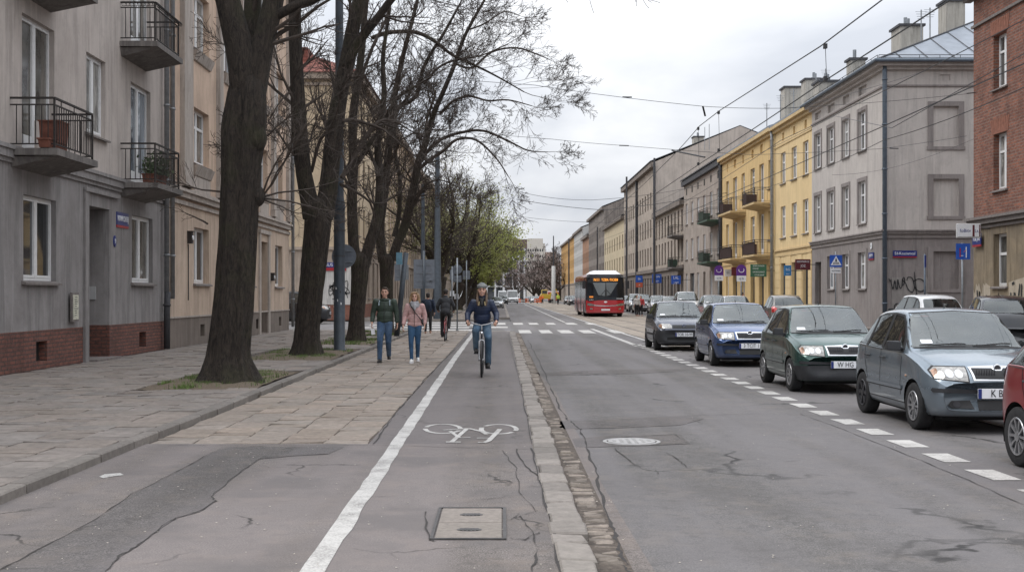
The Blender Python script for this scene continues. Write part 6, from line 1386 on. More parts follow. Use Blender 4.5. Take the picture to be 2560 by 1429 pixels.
    # dark inner floor and arch liners
    b = MB(); b.box(-.62, .62, Yf(.25), Yf(3.5), .16, .30); b.box(-.52, .52, Yf(.3), Yf(3.4), .30, .62); b.build('underbody', M_under, root)
    for wy in wheels:
        for s in (-1, 1):
            b = MB(); n = 14; ra = rw + .047; pts = [(wy + ra * math.cos(R(a)), rw + ra * math.sin(R(a))) for a in [-15 + 210 * k / n for k in range(n + 1)]]
            o = b._a([(s * .80, y, z) for y, z in pts] + [(s * .5, y, z) for y, z in pts])
            for k in range(n): b.face((o + k, o + k + 1, o + n + 2 + k, o + n + 1 + k))
            o2 = b._a([(s * .5, y, z) for y, z in pts]); b.face(range(o2, o2 + n + 1)); b.build('wheel_arch', M_under, root)
            wheel(root, s * .725, wy, rw, s, style if wy < 2 else (rearstyle or ('steel' if style == 'spoke10' else style)))
    # glass
    sw = [(y_ * fy, z_ * zsc) for y_, z_ in ((1.30, .945), (1.42, 1.12), (1.60, 1.285), (1.74, 1.36), (2.08, 1.385), (2.08, .95))]
    for ax, s in (('x-', -1), ('x+', 1)):
        patch('side_window', sk, sw, ax, M_cs_, root); patch('side_window', sk, [(y_ * fy, z_ * zsc) for y_, z_ in ((2.15, .95), (2.15, 1.385), (2.55, 1.375), (2.80, 1.345), (2.80, .96))], ax, M_cs_, root)
        patch('quarter_window', sk, [(y_ * fy, z_ * zsc) for y_, z_ in ((2.86, .965), (2.86, 1.33), (2.97, 1.30), (3.10, 1.20), (3.22, 1.06), (3.24, .985))], ax, M_cs_, root)
        patch('window_frame', sk, [(y_ * fy, z_ * zsc) for y_, z_ in ((1.20, .915), (1.38, 1.13), (1.56, 1.30), (1.72, 1.385), (2.1, 1.41), (2.6, 1.40), (2.9, 1.355), (3.10, 1.25), (3.28, 1.07), (3.30, .95), (2.2, .925))], ax, M_trim, root, off=.003, hole=[(y_ * fy, z_ * zsc) for y_, z_ in ((1.34, .965), (1.45, 1.12), (1.62, 1.27), (1.76, 1.34), (2.08, 1.365), (2.55, 1.355), (2.84, 1.315), (2.95, 1.28), (3.07, 1.18), (3.18, 1.06), (3.20, 1.0), (2.08, .97))])
        for pa_, pb_ in ((2.065, 2.165), (2.785, 2.875)): patch('door_pillar', sk, [(pa_ * fy, Z(.95)), (pb_ * fy, Z(.96)), (pb_ * fy, Z(1.35 if pb_ > 2.5 else 1.39)), (pa_ * fy, Z(1.36 if pb_ > 2.5 else 1.39))], ax, M_trim, root, off=.009)
        for y0 in (1.22, 2.12, 2.98): 
            if y0 != 2.98: patch('door_gap', sk, [(y0 * fy, .40), (y0 * fy + .014, .40), (y0 * fy + .014, Z(.93)), (y0 * fy, Z(.93))], ax, M_trim, root, off=.002)
            else: patch('door_gap', sk, [(2.62 * fy, .42), (2.62 * fy + .014, .42), (2.86 * fy + .014, .78), (2.90 * fy + .014, Z(.94)), (2.9 * fy, Z(.94)), (2.86 * fy, .78)], ax, M_trim, root, off=.002)
        patch('sill_line', sk, [(1.1 * fy, .30), (2.65 * fy, .30), (2.65 * fy, .312), (1.1 * fy, .312)], ax, M_trim, root, off=.002)
        patch('side_moulding', sk, [(1.16 * fy, .475), (2.72 * fy, .475), (2.72 * fy, .52), (1.16 * fy, .52)], ax, col if bump == 'body' else M_plas, root, off=.014)
        patch('side_moulding_shadow', sk, [(1.15 * fy, .46), (2.73 * fy, .46), (2.73 * fy, .476), (1.15 * fy, .476)], ax, M_trim, root, off=.004)
        for y0 in (1.98, 2.72):
            loc = sk.hit((3 * s, y0 * fy, Z(.83)), (-s, 0, 0))[0]; b = MB(); b.tube([(loc.x, loc.y - .09, loc.z), (loc.x + s * .03, loc.y - .07, loc.z), (loc.x + s * .03, loc.y + .07, loc.z), (loc.x, loc.y + .09, loc.z)], .014, 6); b.build('door_handle', M_plas, root)
        loc = sk.hit((3 * s, 1.0 * fy, .66), (-s, 0, 0))[0]; b = MB(); b.ell((loc.x + s * .004, loc.y, loc.z), .012, .03, .015, 8, 6); b.build('side_repeater', M_ind, root)
        # mirror
        b = MB(); mx, my, mz = s * .90, 1.30 * fy, Z(1.005); b.hexa([(mx - s * .10, my - .05, mz - .065), (mx + s * .08, my - .03, mz - .06), (mx + s * .085, my + .06, mz - .055), (mx - s * .10, my + .06, mz - .065)], [(mx - s * .10, my - .045, mz + .055), (mx + s * .06, my - .03, mz + .065), (mx + s * .065, my + .06, mz + .06), (mx - s * .10, my + .06, mz + .06)])
        b.bar((s * .76, my + .01, mz - .05), (mx - s * .08, my, mz - .03), .028, 6); m_ = b.build('mirror', M_plas, root, smooth=False, bev=.02)
    patch('windscreen_seal', sk, [(x * 1.05, Z(z) + (.018 if z > 1.2 else -.014)) for x, z in wsb], 'y-', M_trim, root, off=.004, grid=.06, hole=[(x * .965, Z(z) + (-.012 if z > 1.2 else .022)) for x, z in wsb])
    ws_ = patch('windscreen', sk, [(x, Z(z)) for x, z in wsb], 'y-', M_ws, root, off=.007, grid=.07)
    patch('permit_sticker', sk, rrect(-.58, -.44, Z(1.03), Z(1.075), .01), 'y-', M_wt, root, off=.012)
    for x0, x1 in ((-.62, -.05), (.02, .55)):
        q = []
        for k in range(7):
            x = x0 + (x1 - x0) * k / 6; z = Z(1.0) + .04 * (1 - abs(k - 5) / 5) * (.6 if k > 2 else .4); l = sk.hit((x, -3, z), (0, 1, 0))[0]; q.append(l + Vector((0, -.025, .015)))
        b = MB(); b.tube(q, .009, 5); b.build('wiper', M_trim, root)
    patch('hood_gap', sk, [(-.69, Z(.975)), (.69, Z(.975)), (.69, Z(.99)), (-.69, Z(.99))], 'y-', M_trim, root, off=.004)
    patch('rear_window', sk, [(-.60, Z(1.05)), (.60, Z(1.05)), (.55, Z(1.28)), (.50, Z(1.34)), (-.50, Z(1.34)), (-.55, Z(1.28))], 'y+', M_cs_, root, off=.006)
    for s in (-1, 1):
        patch('tail_light', sk, [(s * x, Z(z)) for x, z in ((.52, .80), (.74, .78), (.735, .97), (.66, 1.02), (.52, .93))], 'y+', M_tail, root, off=.01, grid=.04)
    b = MB(); 
    # front end
    if variant == 'sedan':
        for s in (-1, 1):
            patch('headlight', sk, [(s * x, Z(z)) for x, z in ((.37, .625), (.71, .655), (.725, .74), (.68, .785), (.37, .785))], 'y-', M_head, root, off=.008, grid=.035)
            hl = patch('indicator', sk, [(s * x, Z(z)) for x, z in ((.665, .665), (.712, .67), (.72, .735), (.68, .765), (.665, .765))], 'y-', M_ind, root, off=.011, grid=.03)
            for cx in (.46, .56):
                patch('reflector', sk, [(s * (cx + .045 * math.cos(a)), Z(.708) + .05 * math.sin(a)) for a in [k * .628 for k in range(10)]], 'y-', M_refl, root, off=.013, grid=.03)
            patch('headlight_rim', sk, [(s * x, Z(z)) for x, z in ((.355, .612), (.725, .645), (.742, .745), (.69, .80), (.355, .80))], 'y-', M_trim, root, off=.003, grid=.04)
            patch('bumper_strip', sk, [(s * .24, .50), (s * .735, .505), (s * .75, .53), (s * .74, .555), (s * .24, .55)], 'y-', M_plas, root, off=.016, grid=.05)
            patch('lower_intake', sk, [(s * .30, .315), (s * .56, .32), (s * .60, .36), (s * .56, .41), (s * .34, .415)], 'y-', M_trim, root, off=.006, grid=.05)
            patch('fog_light', sk, [(s * (.50 + .045 * math.cos(a)), .368 + .04 * math.sin(a)) for a in [k * .628 for k in range(10)]], 'y-', M_hub, root, off=.012, grid=.03)
        patch('grille_surround', sk, [(-.31, Z(.635)), (.31, Z(.635)), (.335, Z(.79)), (.12, Z(.80)), (0, Z(.805)), (-.12, Z(.80)), (-.335, Z(.79))], 'y-', M_chr, root, off=.012, grid=.04)
        patch('grille', sk, [(-.285, Z(.655)), (.285, Z(.655)), (.305, Z(.772)), (.07, Z(.772)), (.04, Z(.745)), (-.04, Z(.745)), (-.07, Z(.772)), (-.305, Z(.772))], 'y-', M_trim, root, off=.017, grid=.04)
        b = MB()
        for k in range(-9, 10):
            x = k * .03; l = sk.hit((x, -3, Z(.71)), (0, 1, 0))[0]
            if abs(x) > .05: b.box(x - .004, x + .004, l.y - .03, l.y - .018, Z(.66), Z(.768))
        b.build('grille_bars', M_hub, root); l = sk.hit((0, -3, Z(.785)), (0, 1, 0))[0]; b = MB(); b.lathe([(.048, l.y - .01), (.048, l.y - .03), (.038, l.y - .036), (.0005, l.y - .036)], (0, 0, Z(.785)), 'y', 22); b.build('badge', M_chr, root); b = MB(); b.lathe([(.034, l.y - .037), (.0005, l.y - .038)], (0, 0, Z(.785)), 'y', 18)
        b.build('badge_field', M_hub, root)
        patch('intake', sk, [(-.25, .30), (.25, .30), (.255, .42), (-.255, .42)], 'y-', M_trim, root, off=.006, grid=.05)
    else:
        for s in (-1, 1):
            patch('headlight', sk, [(s * x, Z(z)) for x, z in ((.36, .665), (.66, .66), (.72, .70), (.72, .76), (.66, .80), (.42, .795), (.36, .75))], 'y-', M_head, root, off=.008, grid=.035)
            patch('indicator', sk, [(s * x, Z(z)) for x, z in ((.64, .67), (.71, .70), (.715, .75), (.66, .785), (.64, .78))], 'y-', M_ind, root, off=.011, grid=.03)
        patch('grille', sk, [(-.345, Z(.67)), (.345, Z(.67)), (.345, Z(.765)), (-.345, Z(.765))], 'y-', M_trim, root, off=.01, grid=.04)
        l = sk.hit((0, -3, Z(.73)), (0, 1, 0))[0]; b = MB(); b.lathe([(.062, l.y - .01), (.062, l.y - .03), (.048, l.y - .03), (.048, l.y - .015), (.0005, l.y - .015)], (0, 0, Z(.725)), 'y', 22); b.bar((-.03, l.y - .026, Z(.76)), (0, l.y - .026, Z(.69)), .006, 4); b.bar((.03, l.y - .026, Z(.76)), (0, l.y - .026, Z(.69)), .006, 4); b.build('badge', M_chr, root)
        patch('front_bumper', sk, [(-.80, .26), (.80, .26), (.80, .60), (.5, .635), (-.5, .635), (-.80, .60)], 'y-', M_plas, root, off=.014, grid=.05)
        patch('intake', sk, [(-.5, .33), (.5, .33), (.5, .42), (-.5, .42)], 'y-', M_under, root, off=.02, grid=.05)
    if low: patch('front_bumper', sk, [(-.80, .24), (.80, .24), (.80, .47), (.5, .485), (-.5, .485), (-.80, .47)], 'y-', M_plas, root, off=.012, grid=.05)
    l = sk.hit((0, -3, .53), (0, 1, 0))[0]; pz = .50; b = MB(); b.box(-.265, .265, l.y - .045, l.y - .025, pz - .06, pz + .06); pl = b.build('number_plate', M_wt, root, bev=.004)
    b = MB(); b.box(-.265, -.222, l.y - .0475, l.y - .045, pz - .058, pz + .058); b.build('blue_band', M_blue, pl); text('characters', plate, .125, M_dk, pl, (.02, l.y - .0485, pz), sx=.8, ext=.001)
    b = MB(); b.box(-.26, .26, 3.70 * fy + .02 - .12, 3.70 * fy - .09 + .02, .55, .66); b.build('rear_plate', M_wt, root)
    b = MB(); b.bar((0, Yf(1.95), Z(1.475)), (0, Yf(2.0), Z(1.475) + .06), .01, 5); b.build('aerial', M_trim, root)
    return root
M_cg = paint('grey blue car paint', (.195, .24, .28)); M_cgr = paint('dark green car paint', (.032, .082, .07)); M_cb = paint('blue car paint', (.055, .10, .23)); M_cd = paint('dark slate car paint', (.075, .082, .11)); M_cr = paint('dark red car paint', (.26, .022, .028), .35, .28)
GC_ = 'cars parked along the near side'
def place(o, XL, Yfw, z=RZ, fy=.93, rz=0, hw=.822): o.location = (XL + hw, Yfw - .74 * fy, z); o.rotation_euler = (0, 0, rz)
c1 = make_car('grey blue hatchback with chrome grille and plate starting K B, nearest whole car', M_cg, 'spoke10', 'sedan', 'K B. 2.'); place(c1, 5.16, 15.1)
c2 = make_car('dark green hatchback with silver wheels between the blue and the grey blue car', M_cgr, 'cap', 'sedan', 'W HG 7', low=True); place(c2, 5.04, 21.1)
c3 = make_car('mid blue hatchback parked behind the dark green one', M_cb, 'cap', 'sedan', '3 TCIT 1'); place(c3, 4.98, 28.7)
c4 = make_car('dark slate small car with black bumper, farthest of the near row', M_cd, 'steel', 'boxy', 'TOR 10-99', bump='p', low=False); place(c4, 4.66, 36.8, fy=.93)
c5 = make_car('dark red hatchback cut off by the right edge of the photo', M_cr, 'spoke10', 'sedan', 'KR 4', rearstyle='spoke10'); place(c5, 5.05, 11.8 - 2.28 * .93)
for w_ in [k for k in c5.children if k.name.startswith('wheel') and not k.data]:
    pass
# far side parked cars: same body, other paint
def far_car(src, paint_m, x, Y, rz, label, z=.02, sy=1.0, sz=1.0, group='cars parked along the far side'):
    old = {c1: M_cg, c4: M_cd, c2: M_cgr}[src].name
    o = copy_tree(src, None, {old: paint_m}); o.location = (x, Y, z); o.rotation_euler = (0, 0, rz); o.scale = (1, sy, sz); o['label'] = label; o['group'] = group; return o
M_cs = paint('silver car paint', (.42, .43, .44), .5); M_cw = paint('white car paint', (.6, .61, .62), 0); M_ck = paint('black car paint', (.02, .022, .026)); M_cbr = paint('grey brown car paint', (.13, .12, .11), .4); M_cbl = paint('van blue paint', (.07, .15, .33), .2)
far_car(c1, M_ck, 14.0, 34.6, R(180 - 14), 'dark hatchback with lit red tail lights seen from behind at the brick house', .0, 1.1, 1.06)
far_car(c1, M_cw, 13.6, 40.8, R(180 + 3), 'white hatchback seen from behind in front of the grey side wall', .0, 1.05, 1.08)
far_car(c2, M_cbr, 12.7, 55.6, R(180 - 4), 'grey brown wagon seen from behind before the light yellow house', .0, 1.1, 1.08)
far_car(c4, M_cw, 12.4, 62, R(0), 'white car partly hidden behind the grey brown wagon', .0, 1.1, 1.05)
far_car(c1, M_cs, 13.2, 73, R(0), 'silver green wagon roof behind the blue hatchback', .0, 1.1, 1.08)
far_car(c4, M_cw, 12.6, 80, 0, 'pale boxy car with big windscreen behind the slate car', .02, 1.15, 1.22)
far_car(c1, M_cw, 13.2, 92, 0, 'white car before the low sooty house', .02); far_car(c4, M_cs, 13.2, 99.5, 0, 'silver car right of the pedestrians in the parking lane', .02, 1, 1.05)
far_car(c1, M_ck, 12.6, 106, 0, 'black car standing left of the far silver car', .02, 1, 1.12); far_car(c2, M_cs, 12.8, 113, 0, 'pale tall car behind the black one by the bus', .02, 1, 1.15)
far_car(c4, M_ck, 12.8, 121, 0, 'dark car half hidden behind the bus mirror', .02, 1, 1.05); far_car(c1, M_cs, 12.4, 129, 0, 'silver car at the bus right edge', .02)
far_car(c4, M_ck, 11.5, 190, 0, 'dark car left of the bus, nearer', .02, 1, 1.05); far_car(c1, M_cs, 11.8, 200, 0, 'silver car left of the bus, behind the dark one', .02); far_car(c1, M_ck, 12.0, 215, 0, 'small dark car left of the bus, farthest', .02)
sv = far_car(c4, M_ck, -10.15, 71.0, R(90), 'dark van-like car turning out of the left side street', RZ, 1.15, 1.28, 'cars in the side street')
for px, Y, m, lb, s in ((1336, 255, M_cs, 'silver car at the roadworks', c1), (1322, 285, M_ck, 'dark car behind the silver one at the roadworks', c4), (1348, 300, M_cs, 'pale car beside the orange worker', c1)): far_car(s, m, PX(px, Y), Y, 0, lb, RZ, 1, 1, 'distant cars at the street end')
# --- vans, motorbike
def van(x, Y, label, col, wdt=2.1, h=2.35):
    o = empty('van', (x, Y, RZ), 0, label, 'van', 'oncoming vans'); b = MB(); w2 = wdt / 2
    b.hexa([(-w2, 0, .35), (w2, 0, .35), (w2, 5, .35), (-w2, 5, .35)], [(-w2, 0, 1.0), (w2, 0, 1.0), (w2, 5, 1.0), (-w2, 5, 1.0)]); b.hexa([(-w2, .1, 1.0), (w2, .1, 1.0), (w2, 5, 1.0), (-w2, 5, 1.0)], [(-w2 * .95, .7, 1.3), (w2 * .95, .7, 1.3), (w2, 5, 1.3), (-w2, 5, 1.3)])
    b.hexa([(-w2 * .95, .7, 1.3), (w2 * .95, .7, 1.3), (w2, 5, 1.3), (-w2, 5, 1.3)], [(-w2 * .85, 1.5, h), (w2 * .85, 1.5, h), (w2 * .86, 5, h), (-w2 * .86, 5, h)]); b.build('body', col, o, bev=.05)
    b = MB(); b.hexa([(-w2 * .87, .66, 1.33), (w2 * .87, .66, 1.33), (w2 * .87, .72, 1.33), (-w2 * .87, .72, 1.33)], [(-w2 * .78, 1.30, h - .22), (w2 * .78, 1.3, h - .22), (w2 * .78, 1.36, h - .22), (-w2 * .78, 1.36, h - .22)]); b.build('windscreen', M_sg, o)
    b = MB(); b.box(-w2 * .4, w2 * .4, -.03, .02, .75, .92); b.build('grille', M_plas, o); b = MB(); b.box(-w2 - .01, w2 + .01, -.06, .1, .3, .55); b.build('bumper', M_plas, o); b = MB(); b.box(-.25, .25, -.08, -.062, .4, .5); b.build('number_plate', M_wt, o)
    for s in (-1, 1):
        b = MB(); b.box(s * w2 * .72 - .18, s * w2 * .72 + .18, -.03, .03, .78, .98); b.build('headlight', M_head, o); wheel(o, s * (w2 - .14), 1.0, .34, s, 'steel'); wheel(o, s * (w2 - .14), 4.0, .34, s, 'steel')
        b = MB(); b.box(s * (w2 + .12) - .09, s * (w2 + .12) + .09, .9, 1.0, 1.3, 1.6); b.build('mirror', M_plas, o)
    return o
van(PX(1281, 240), 240, 'white van coming towards the crossing with a blue tinted windscreen', M_cw, 2.3, 2.75); van(PX(1256, 262), 262, 'white van behind the front one, partly hidden on its left', M_cw, 2.0, 2.7)
far_car(c4, M_ck, PX(1259, 225), 225, 0, 'dark car left of the white vans', RZ, 1, 1.1, 'distant cars at the street end'); far_car(c1, M_cs, PX(1243, 150), 150, 0, 'silver car at the left kerb behind the cyclist', RZ, 1, 1, 'distant cars at the street end')
# roadworks: yellow excavator, red truck, fence boards
M_yel = pm('machine yellow', (.55, .38, .04), .5, .15); M_or = pm('barrier orange', (.7, .14, .04), .6, .1)
ex = empty('excavator', (PX(1364, 262), 262, RZ), 0, 'yellow digger at the roadworks behind the orange worker', 'excavator'); b = MB(); b.box(-1.2, 1.2, -1, 1, .9, 1.9); b.box(-.9, .4, -.9, .5, 1.9, 2.9); b.build('cab', M_yel, ex, bev=.08); b = MB(); b.bar((.8, -.5, 1.8), (2.2, -.9, 3.0), .16, 6); b.bar((2.2, -.9, 3.0), (2.9, -1.1, 1.2), .12, 6); b.build('boom', M_yel, ex)
for s in (-1, 1): b = MB(); b.box(s * 1.0 - .22, s * 1.0 + .22, -1.3, 1.3, 0, .8); b.build('track', M_tyre, ex, bev=.1)
b = MB(); b.box(-.8, .3, -.93, -.9, 2.05, 2.75); b.build('cab_window', M_sg, ex)
tk = empty('truck', (PX(1384, 268) , 268, RZ), 0, 'red and white works truck right of the digger', 'truck'); b = MB(); b.box(-1.2, 1.2, 0, 1.8, .6, 2.4); b.build('cab', pm('truck red', (.45, .05, .04), .4), tk, bev=.06); b = MB(); b.box(-1.0, 1.0, -.03, 0, 1.45, 2.2); b.build('windscreen', M_sg, tk); b = MB(); b.box(-1.25, 1.25, 2, 6, .9, 2.7); b.build('box', M_wt, tk)
for s in (-1, 1): wheel(tk, s * 1.05, .9, .45, s, 'steel')
for i, px in enumerate((1303, 1312, 1345)):
    b_ = empty('barrier', (PX(px, 250), 250, RZ), 0, ['orange barrier beside the vans', 'second orange barrier beside the vans, right one', 'orange barrier before the works truck'][i], 'barrier', 'roadworks barriers'); b = MB(); b.box(-.8, .8, -.03, .03, .7, 1.0); b.box(-.8, .8, -.03, .03, .25, .5); b.build('board', M_or, b_)
    for s in (-.6, .6): b = MB(); b.box(s - .04, s + .04, -.3, .3, 0, .08); b.box(s - .03, s + .03, -.05, .05, .08, 1.05); b.build('foot', M_wt, b_)
# ================================================================== BUS
M_bred = paint('bus red paint', (.42, .012, .02), 0, .25); M_bdk = glass('bus dark glass', (.013, .015, .019), .12, .25, .5, 1.8, .5); M_bwh = pm('bus roof white', (.62, .62, .63), .45, .08)
bus = empty('city_bus', (PX(1514, 93), 93, RZ), 0, 'red city bus with an orange destination display and white roof, coming along the tram track', 'bus')
W2, BL, BH_ = 1.5, 15.0, 3.35
b = MB()
def plan(z, ins, z_):   # rounded front plan outline
    return [(-W2 + ins, BL, z_), (-W2 + ins, .35 + z, z_), (-W2 + .10 + ins, .12 + z, z_), (-W2 * .6, .02 + z, z_), (0, 0 + z, z_), (W2 * .6, .02 + z, z_), (W2 - .10 - ins, .12 + z, z_), (W2 - ins, .35 + z, z_), (W2 - ins, BL, z_)]
lv = [(.0, .02, .33), (.0, 0, .55), (.0, 0, 1.3), (.04, 0, 1.55), (.12, .02, 2.6), (.2, .05, 3.1), (.32, .14, 3.3), (.6, .4, 3.4)]
rings = [b._a(plan(*l)) for l in lv]; n = 9
for i in range(len(rings) - 1):
    for k in range(n): r = (k + 1) % n; b.cur = 1 if 2 <= i <= 5 and 1 <= k <= 6 else 2 if i == 6 else 0; b.face((rings[i] + k, rings[i] + r, rings[i + 1] + r, rings[i + 1] + k))
b.cur = 2; b.face([rings[-1] + k for k in range(n)]); b.cur = 0; b.face([rings[0] + k for k in reversed(range(n))]); bb = b.build('body', [M_bred, M_bdk, paint('bus roof paint', (.30, .03, .04), 0, .3)], bus); busv = ([Vector(v) for v in b.v], [list(f) for f in b.f]); skb = Skin(busv)
patch('windscreen', skb, [(-1.44, 1.28), (-1.3, 1.22), (-.7, 1.28), (-.1, 1.48), (.3, 1.55), (.9, 1.6), (1.44, 1.6), (1.43, 2.4), (1.40, 3.0), (1.25, 3.2), (-1.25, 3.2), (-1.40, 3.0), (-1.44, 2.4)], 'y-', M_bdk, bus, off=.015, grid=.15, smooth=False)
M_brefl = glass('bus lighter windscreen reflection', (.14, .155, .16), .08, .6, .8, 1.2, .6); patch('windscreen_reflection', skb, [(-.55, 1.7), (.0, 1.62), (.35, 1.7), (.95, 2.65), (-.98, 2.65)], 'y-', M_brefl, bus, off=.022, grid=.15, smooth=False)  # reflection on the bus windscreen, painted as a paler patch over the dark glass
M_amb = emit('display amber', (1.0, .36, .04), 1.0); patch('destination_display', skb, rrect(-1.0, 1.0, 2.74, 3.02, .03), 'y-', M_trim, bus, off=.024, grid=.1, smooth=False)
for t_, x_, s_ in (('N11', -.68, .31), ('TZEK-TICIE8', .32, .27)): l = skb.hit((0, -3, 2.88), (0, 1, 0))[0]; text('lettering', t_, s_, M_amb, bus, (x_, l.y - .045, 2.88), sx=.86, ext=.006, offset=.004)
patch('dash_number', skb, rrect(-1.25, -.95, 1.5, 1.62, .02), 'y-', emit('dash orange', (.8, .25, .03), .6), bus, off=.026, grid=.1)
patch('wiper_column', skb, [(-.06, 1.6), (.10, 1.6), (.04, 2.65), (-.0, 2.65)], 'y-', M_trim, bus, off=.03, grid=.15, smooth=False)
for q_ in ([(-.45, 1.62), (-.4, 1.60), (-.02, 2.05), (-.05, 2.08)], [(.4, 1.70), (.44, 1.74), (.08, 2.12), (.05, 2.08)]): patch('wiper', skb, q_, 'y-', M_trim, bus, off=.034, grid=.1, smooth=False)
for s in (-1, 1): patch('headlight', skb, [(s * x, z) for x, z in ((1.40, .92), (1.40, 1.08), (1.15, 1.07), (.78, .94), (.78, .87), (1.2, .86))], 'y-', M_refl, bus, off=.02, grid=.08, smooth=False)
patch('bumper_trim', skb, [(-.8, .87), (0, .82), (.8, .87), (.8, .93), (0, .89), (-.8, .93)], 'y-', M_chr, bus, off=.018, grid=.1, smooth=False)
for x0 in (-1.1, 1.1): patch('fog_light', skb, rrect(x0 - .1, x0 + .1, .58, .70, .03), 'y-', M_refl, bus, off=.014, grid=.06)
patch('number_plate', skb, rrect(-.34, .34, .50, .63, .01), 'y-', M_wt, bus, off=.02, grid=.1); patch('badge', skb, [(.13 * math.cos(a), 1.17 + .07 * math.sin(a)) for a in [k * .628 for k in range(10)]], 'y-', M_wt, bus, off=.014, grid=.06)
text('lettering', '1MOZ8', .16, M_wt, bus, (1.08, -.02, 1.42), ext=.005); text('lettering', 'SUPRY', .12, M_wt, bus, (-1.1, .02, 1.33), ext=.005)
b = MB(); b.hexa([(-1.22, .22, 3.3), (1.22, .22, 3.3), (1.22, 5, 3.38), (-1.22, 5, 3.38)], [(-.85, .8, 3.62), (.85, .8, 3.62), (.85, 4.8, 3.62), (-.85, 4.8, 3.62)]); b.build('roof_unit', M_bwh, bus, bev=.06)
for s in (-1, 1):
    b = MB(); x = s * (W2 + .006); b.box(min(x, x - s * .02), max(x, x - s * .02), 1.6, 14.6, 1.45, 2.85); b.build('side_windows', M_bdk, bus)
    for k, y0 in enumerate((.6, 6.2, 11.6)): 
        b = MB(); b.box(min(x + s * .012, x - s * .01), max(x + s * .012, x - s * .01), y0, y0 + 1.2, .4, 2.8); d_ = b.build('door', M_bdk, bus) if s < 0 else None
    for y0 in (2.9, 10.2): wheel(bus, s * (W2 - .16), y0, .48, s, 'steel', .3); 
    for y0 in (2.9, 10.2): b = MB(); b.disc((s * (W2 + .001), y0, .5), .58, 'x', .012, 24); b.build('wheel_arch', M_under, bus)
    b = MB(); b.tube([(s * 1.25, .2, 3.1), (s * 1.6, -.12, 3.05), (s * 1.68, -.15, 2.8)], .035, 6); b.box(s * 1.7 - .12, s * 1.7 + .12, -.25, -.1, 2.2, 2.8); b.build('mirror', M_dk, bus)
b = MB(); b.box(-1.35, 1.35, .3, BL - .3, .2, .35); b.build('underbody', M_under, bus)
# blue white lattice trolley with a pale frame seen over the parked cars
# ================================================================== PEOPLE AND BICYCLES
def cloth(name, c, rough=.85, kind=None, fade=None):
    if name in MATS: return MATS[name]
    t = NT(name); v = t.obj(); n = t.noise(v, 7, 4, .6); f = t.noise(v, 60, 2, .6)
    a = t.mix(t.ramp(n, [(.35, 0), (.7, 1)]), sc_(c, .78), sc_(c, 1.25))
    if fade: a = t.mix(t.ramp(t.noise(t.obj((1, 1, .6)), 4.5, 3, .5), [(.48, 0), (.65, .6)]), a, fade)
    t.col(a)
    if kind == 'quilt':
        w_ = t.n('ShaderNodeTexWave', wave_type='BANDS', bands_direction='Z'); t.l(v, w_.inputs['Vector']); w_.inputs['Scale'].default_value = 5.2; w_.inputs['Distortion'].default_value = 2.2; w_.inputs['Detail'].default_value = 2; t.bump(t.math('ADD', w_.outputs['Fac'], t.math('MULTIPLY', n, 1.0)), .16, .012)
    else: t.bump(t.math('ADD', f, t.math('MULTIPLY', n, 4)), .5, .012)
    t.set(Roughness=rough); MATS[name] = t.m; return t.m
M_skin = pm('skin', (.56, .33, .245), .55, .12, 12); M_lip = pm('lips', (.36, .12, .10), .5); M_eye = pm('dark eyes', (.03, .02, .018), .3); M_teeth = pm('smile', (.62, .56, .52), .4)
def solid(name, b, mat, parent, vox=.012, it=3):
    o = b.build(name, mat, parent, smooth=False)
    m = o.modifiers.new('r', 'REMESH'); m.mode = 'VOXEL'; m.voxel_size = vox; m.use_smooth_shade = True
    s = o.modifiers.new('s', 'SMOOTH'); s.iterations = it; s.factor = .5
    return bake(o)
def chain(b, pts):   # [(x,y,z,r),...]
    for p, q in zip(pts, pts[1:]): b.cap(p[:3], q[:3], p[3], q[3])
def hand(b, wr, d, side, curl=.5, s=1.0):
    """palm, four bent fingers of unequal length and a thumb from the side of the palm"""
    wr = Vector(wr); d = Vector(d).normalized(); n = Vector((side, 0, 0)); n = (n - d * n.dot(d)).normalized(); a = d.cross(n).normalized()   # a: across the palm (front-back), n: back of hand
    k = wr + d * .085 * s
    for t in (-.028, -.01, .01, .028): b.cap(wr + d * .01 + a * t * .7 * s, k + a * t * s, .015 * s, .0125 * s)
    for t, L in ((-.031, .062), (-.0105, .075), (.0105, .071), (.031, .056)):
        p = k + a * t * s; q = p + (d * math.cos(curl * .6) - n * math.sin(curl * .6)) * L * .45 * s; r = q + (d * math.cos(curl * 1.8) - n * math.sin(curl * 1.8)) * L * .35 * s; e = r + (d * math.cos(curl * 2.6) - n * math.sin(curl * 2.6)) * L * .28 * s
        b.cap(p, q, .0105 * s, .0095 * s); b.cap(q, r, .0095 * s, .0088 * s); b.cap(r, e, .0088 * s, .0078 * s)
    p = wr + d * .02 * s - a * .026 * s; q = p + (d * .7 - a * .7 - n * .25).normalized() * .045 * s; e = q + (d * .95 - a * .1 - n * .4).normalized() * .034 * s
    b.cap(p, q, .014 * s, .011 * s); b.cap(q, e, .011 * s, .009 * s)
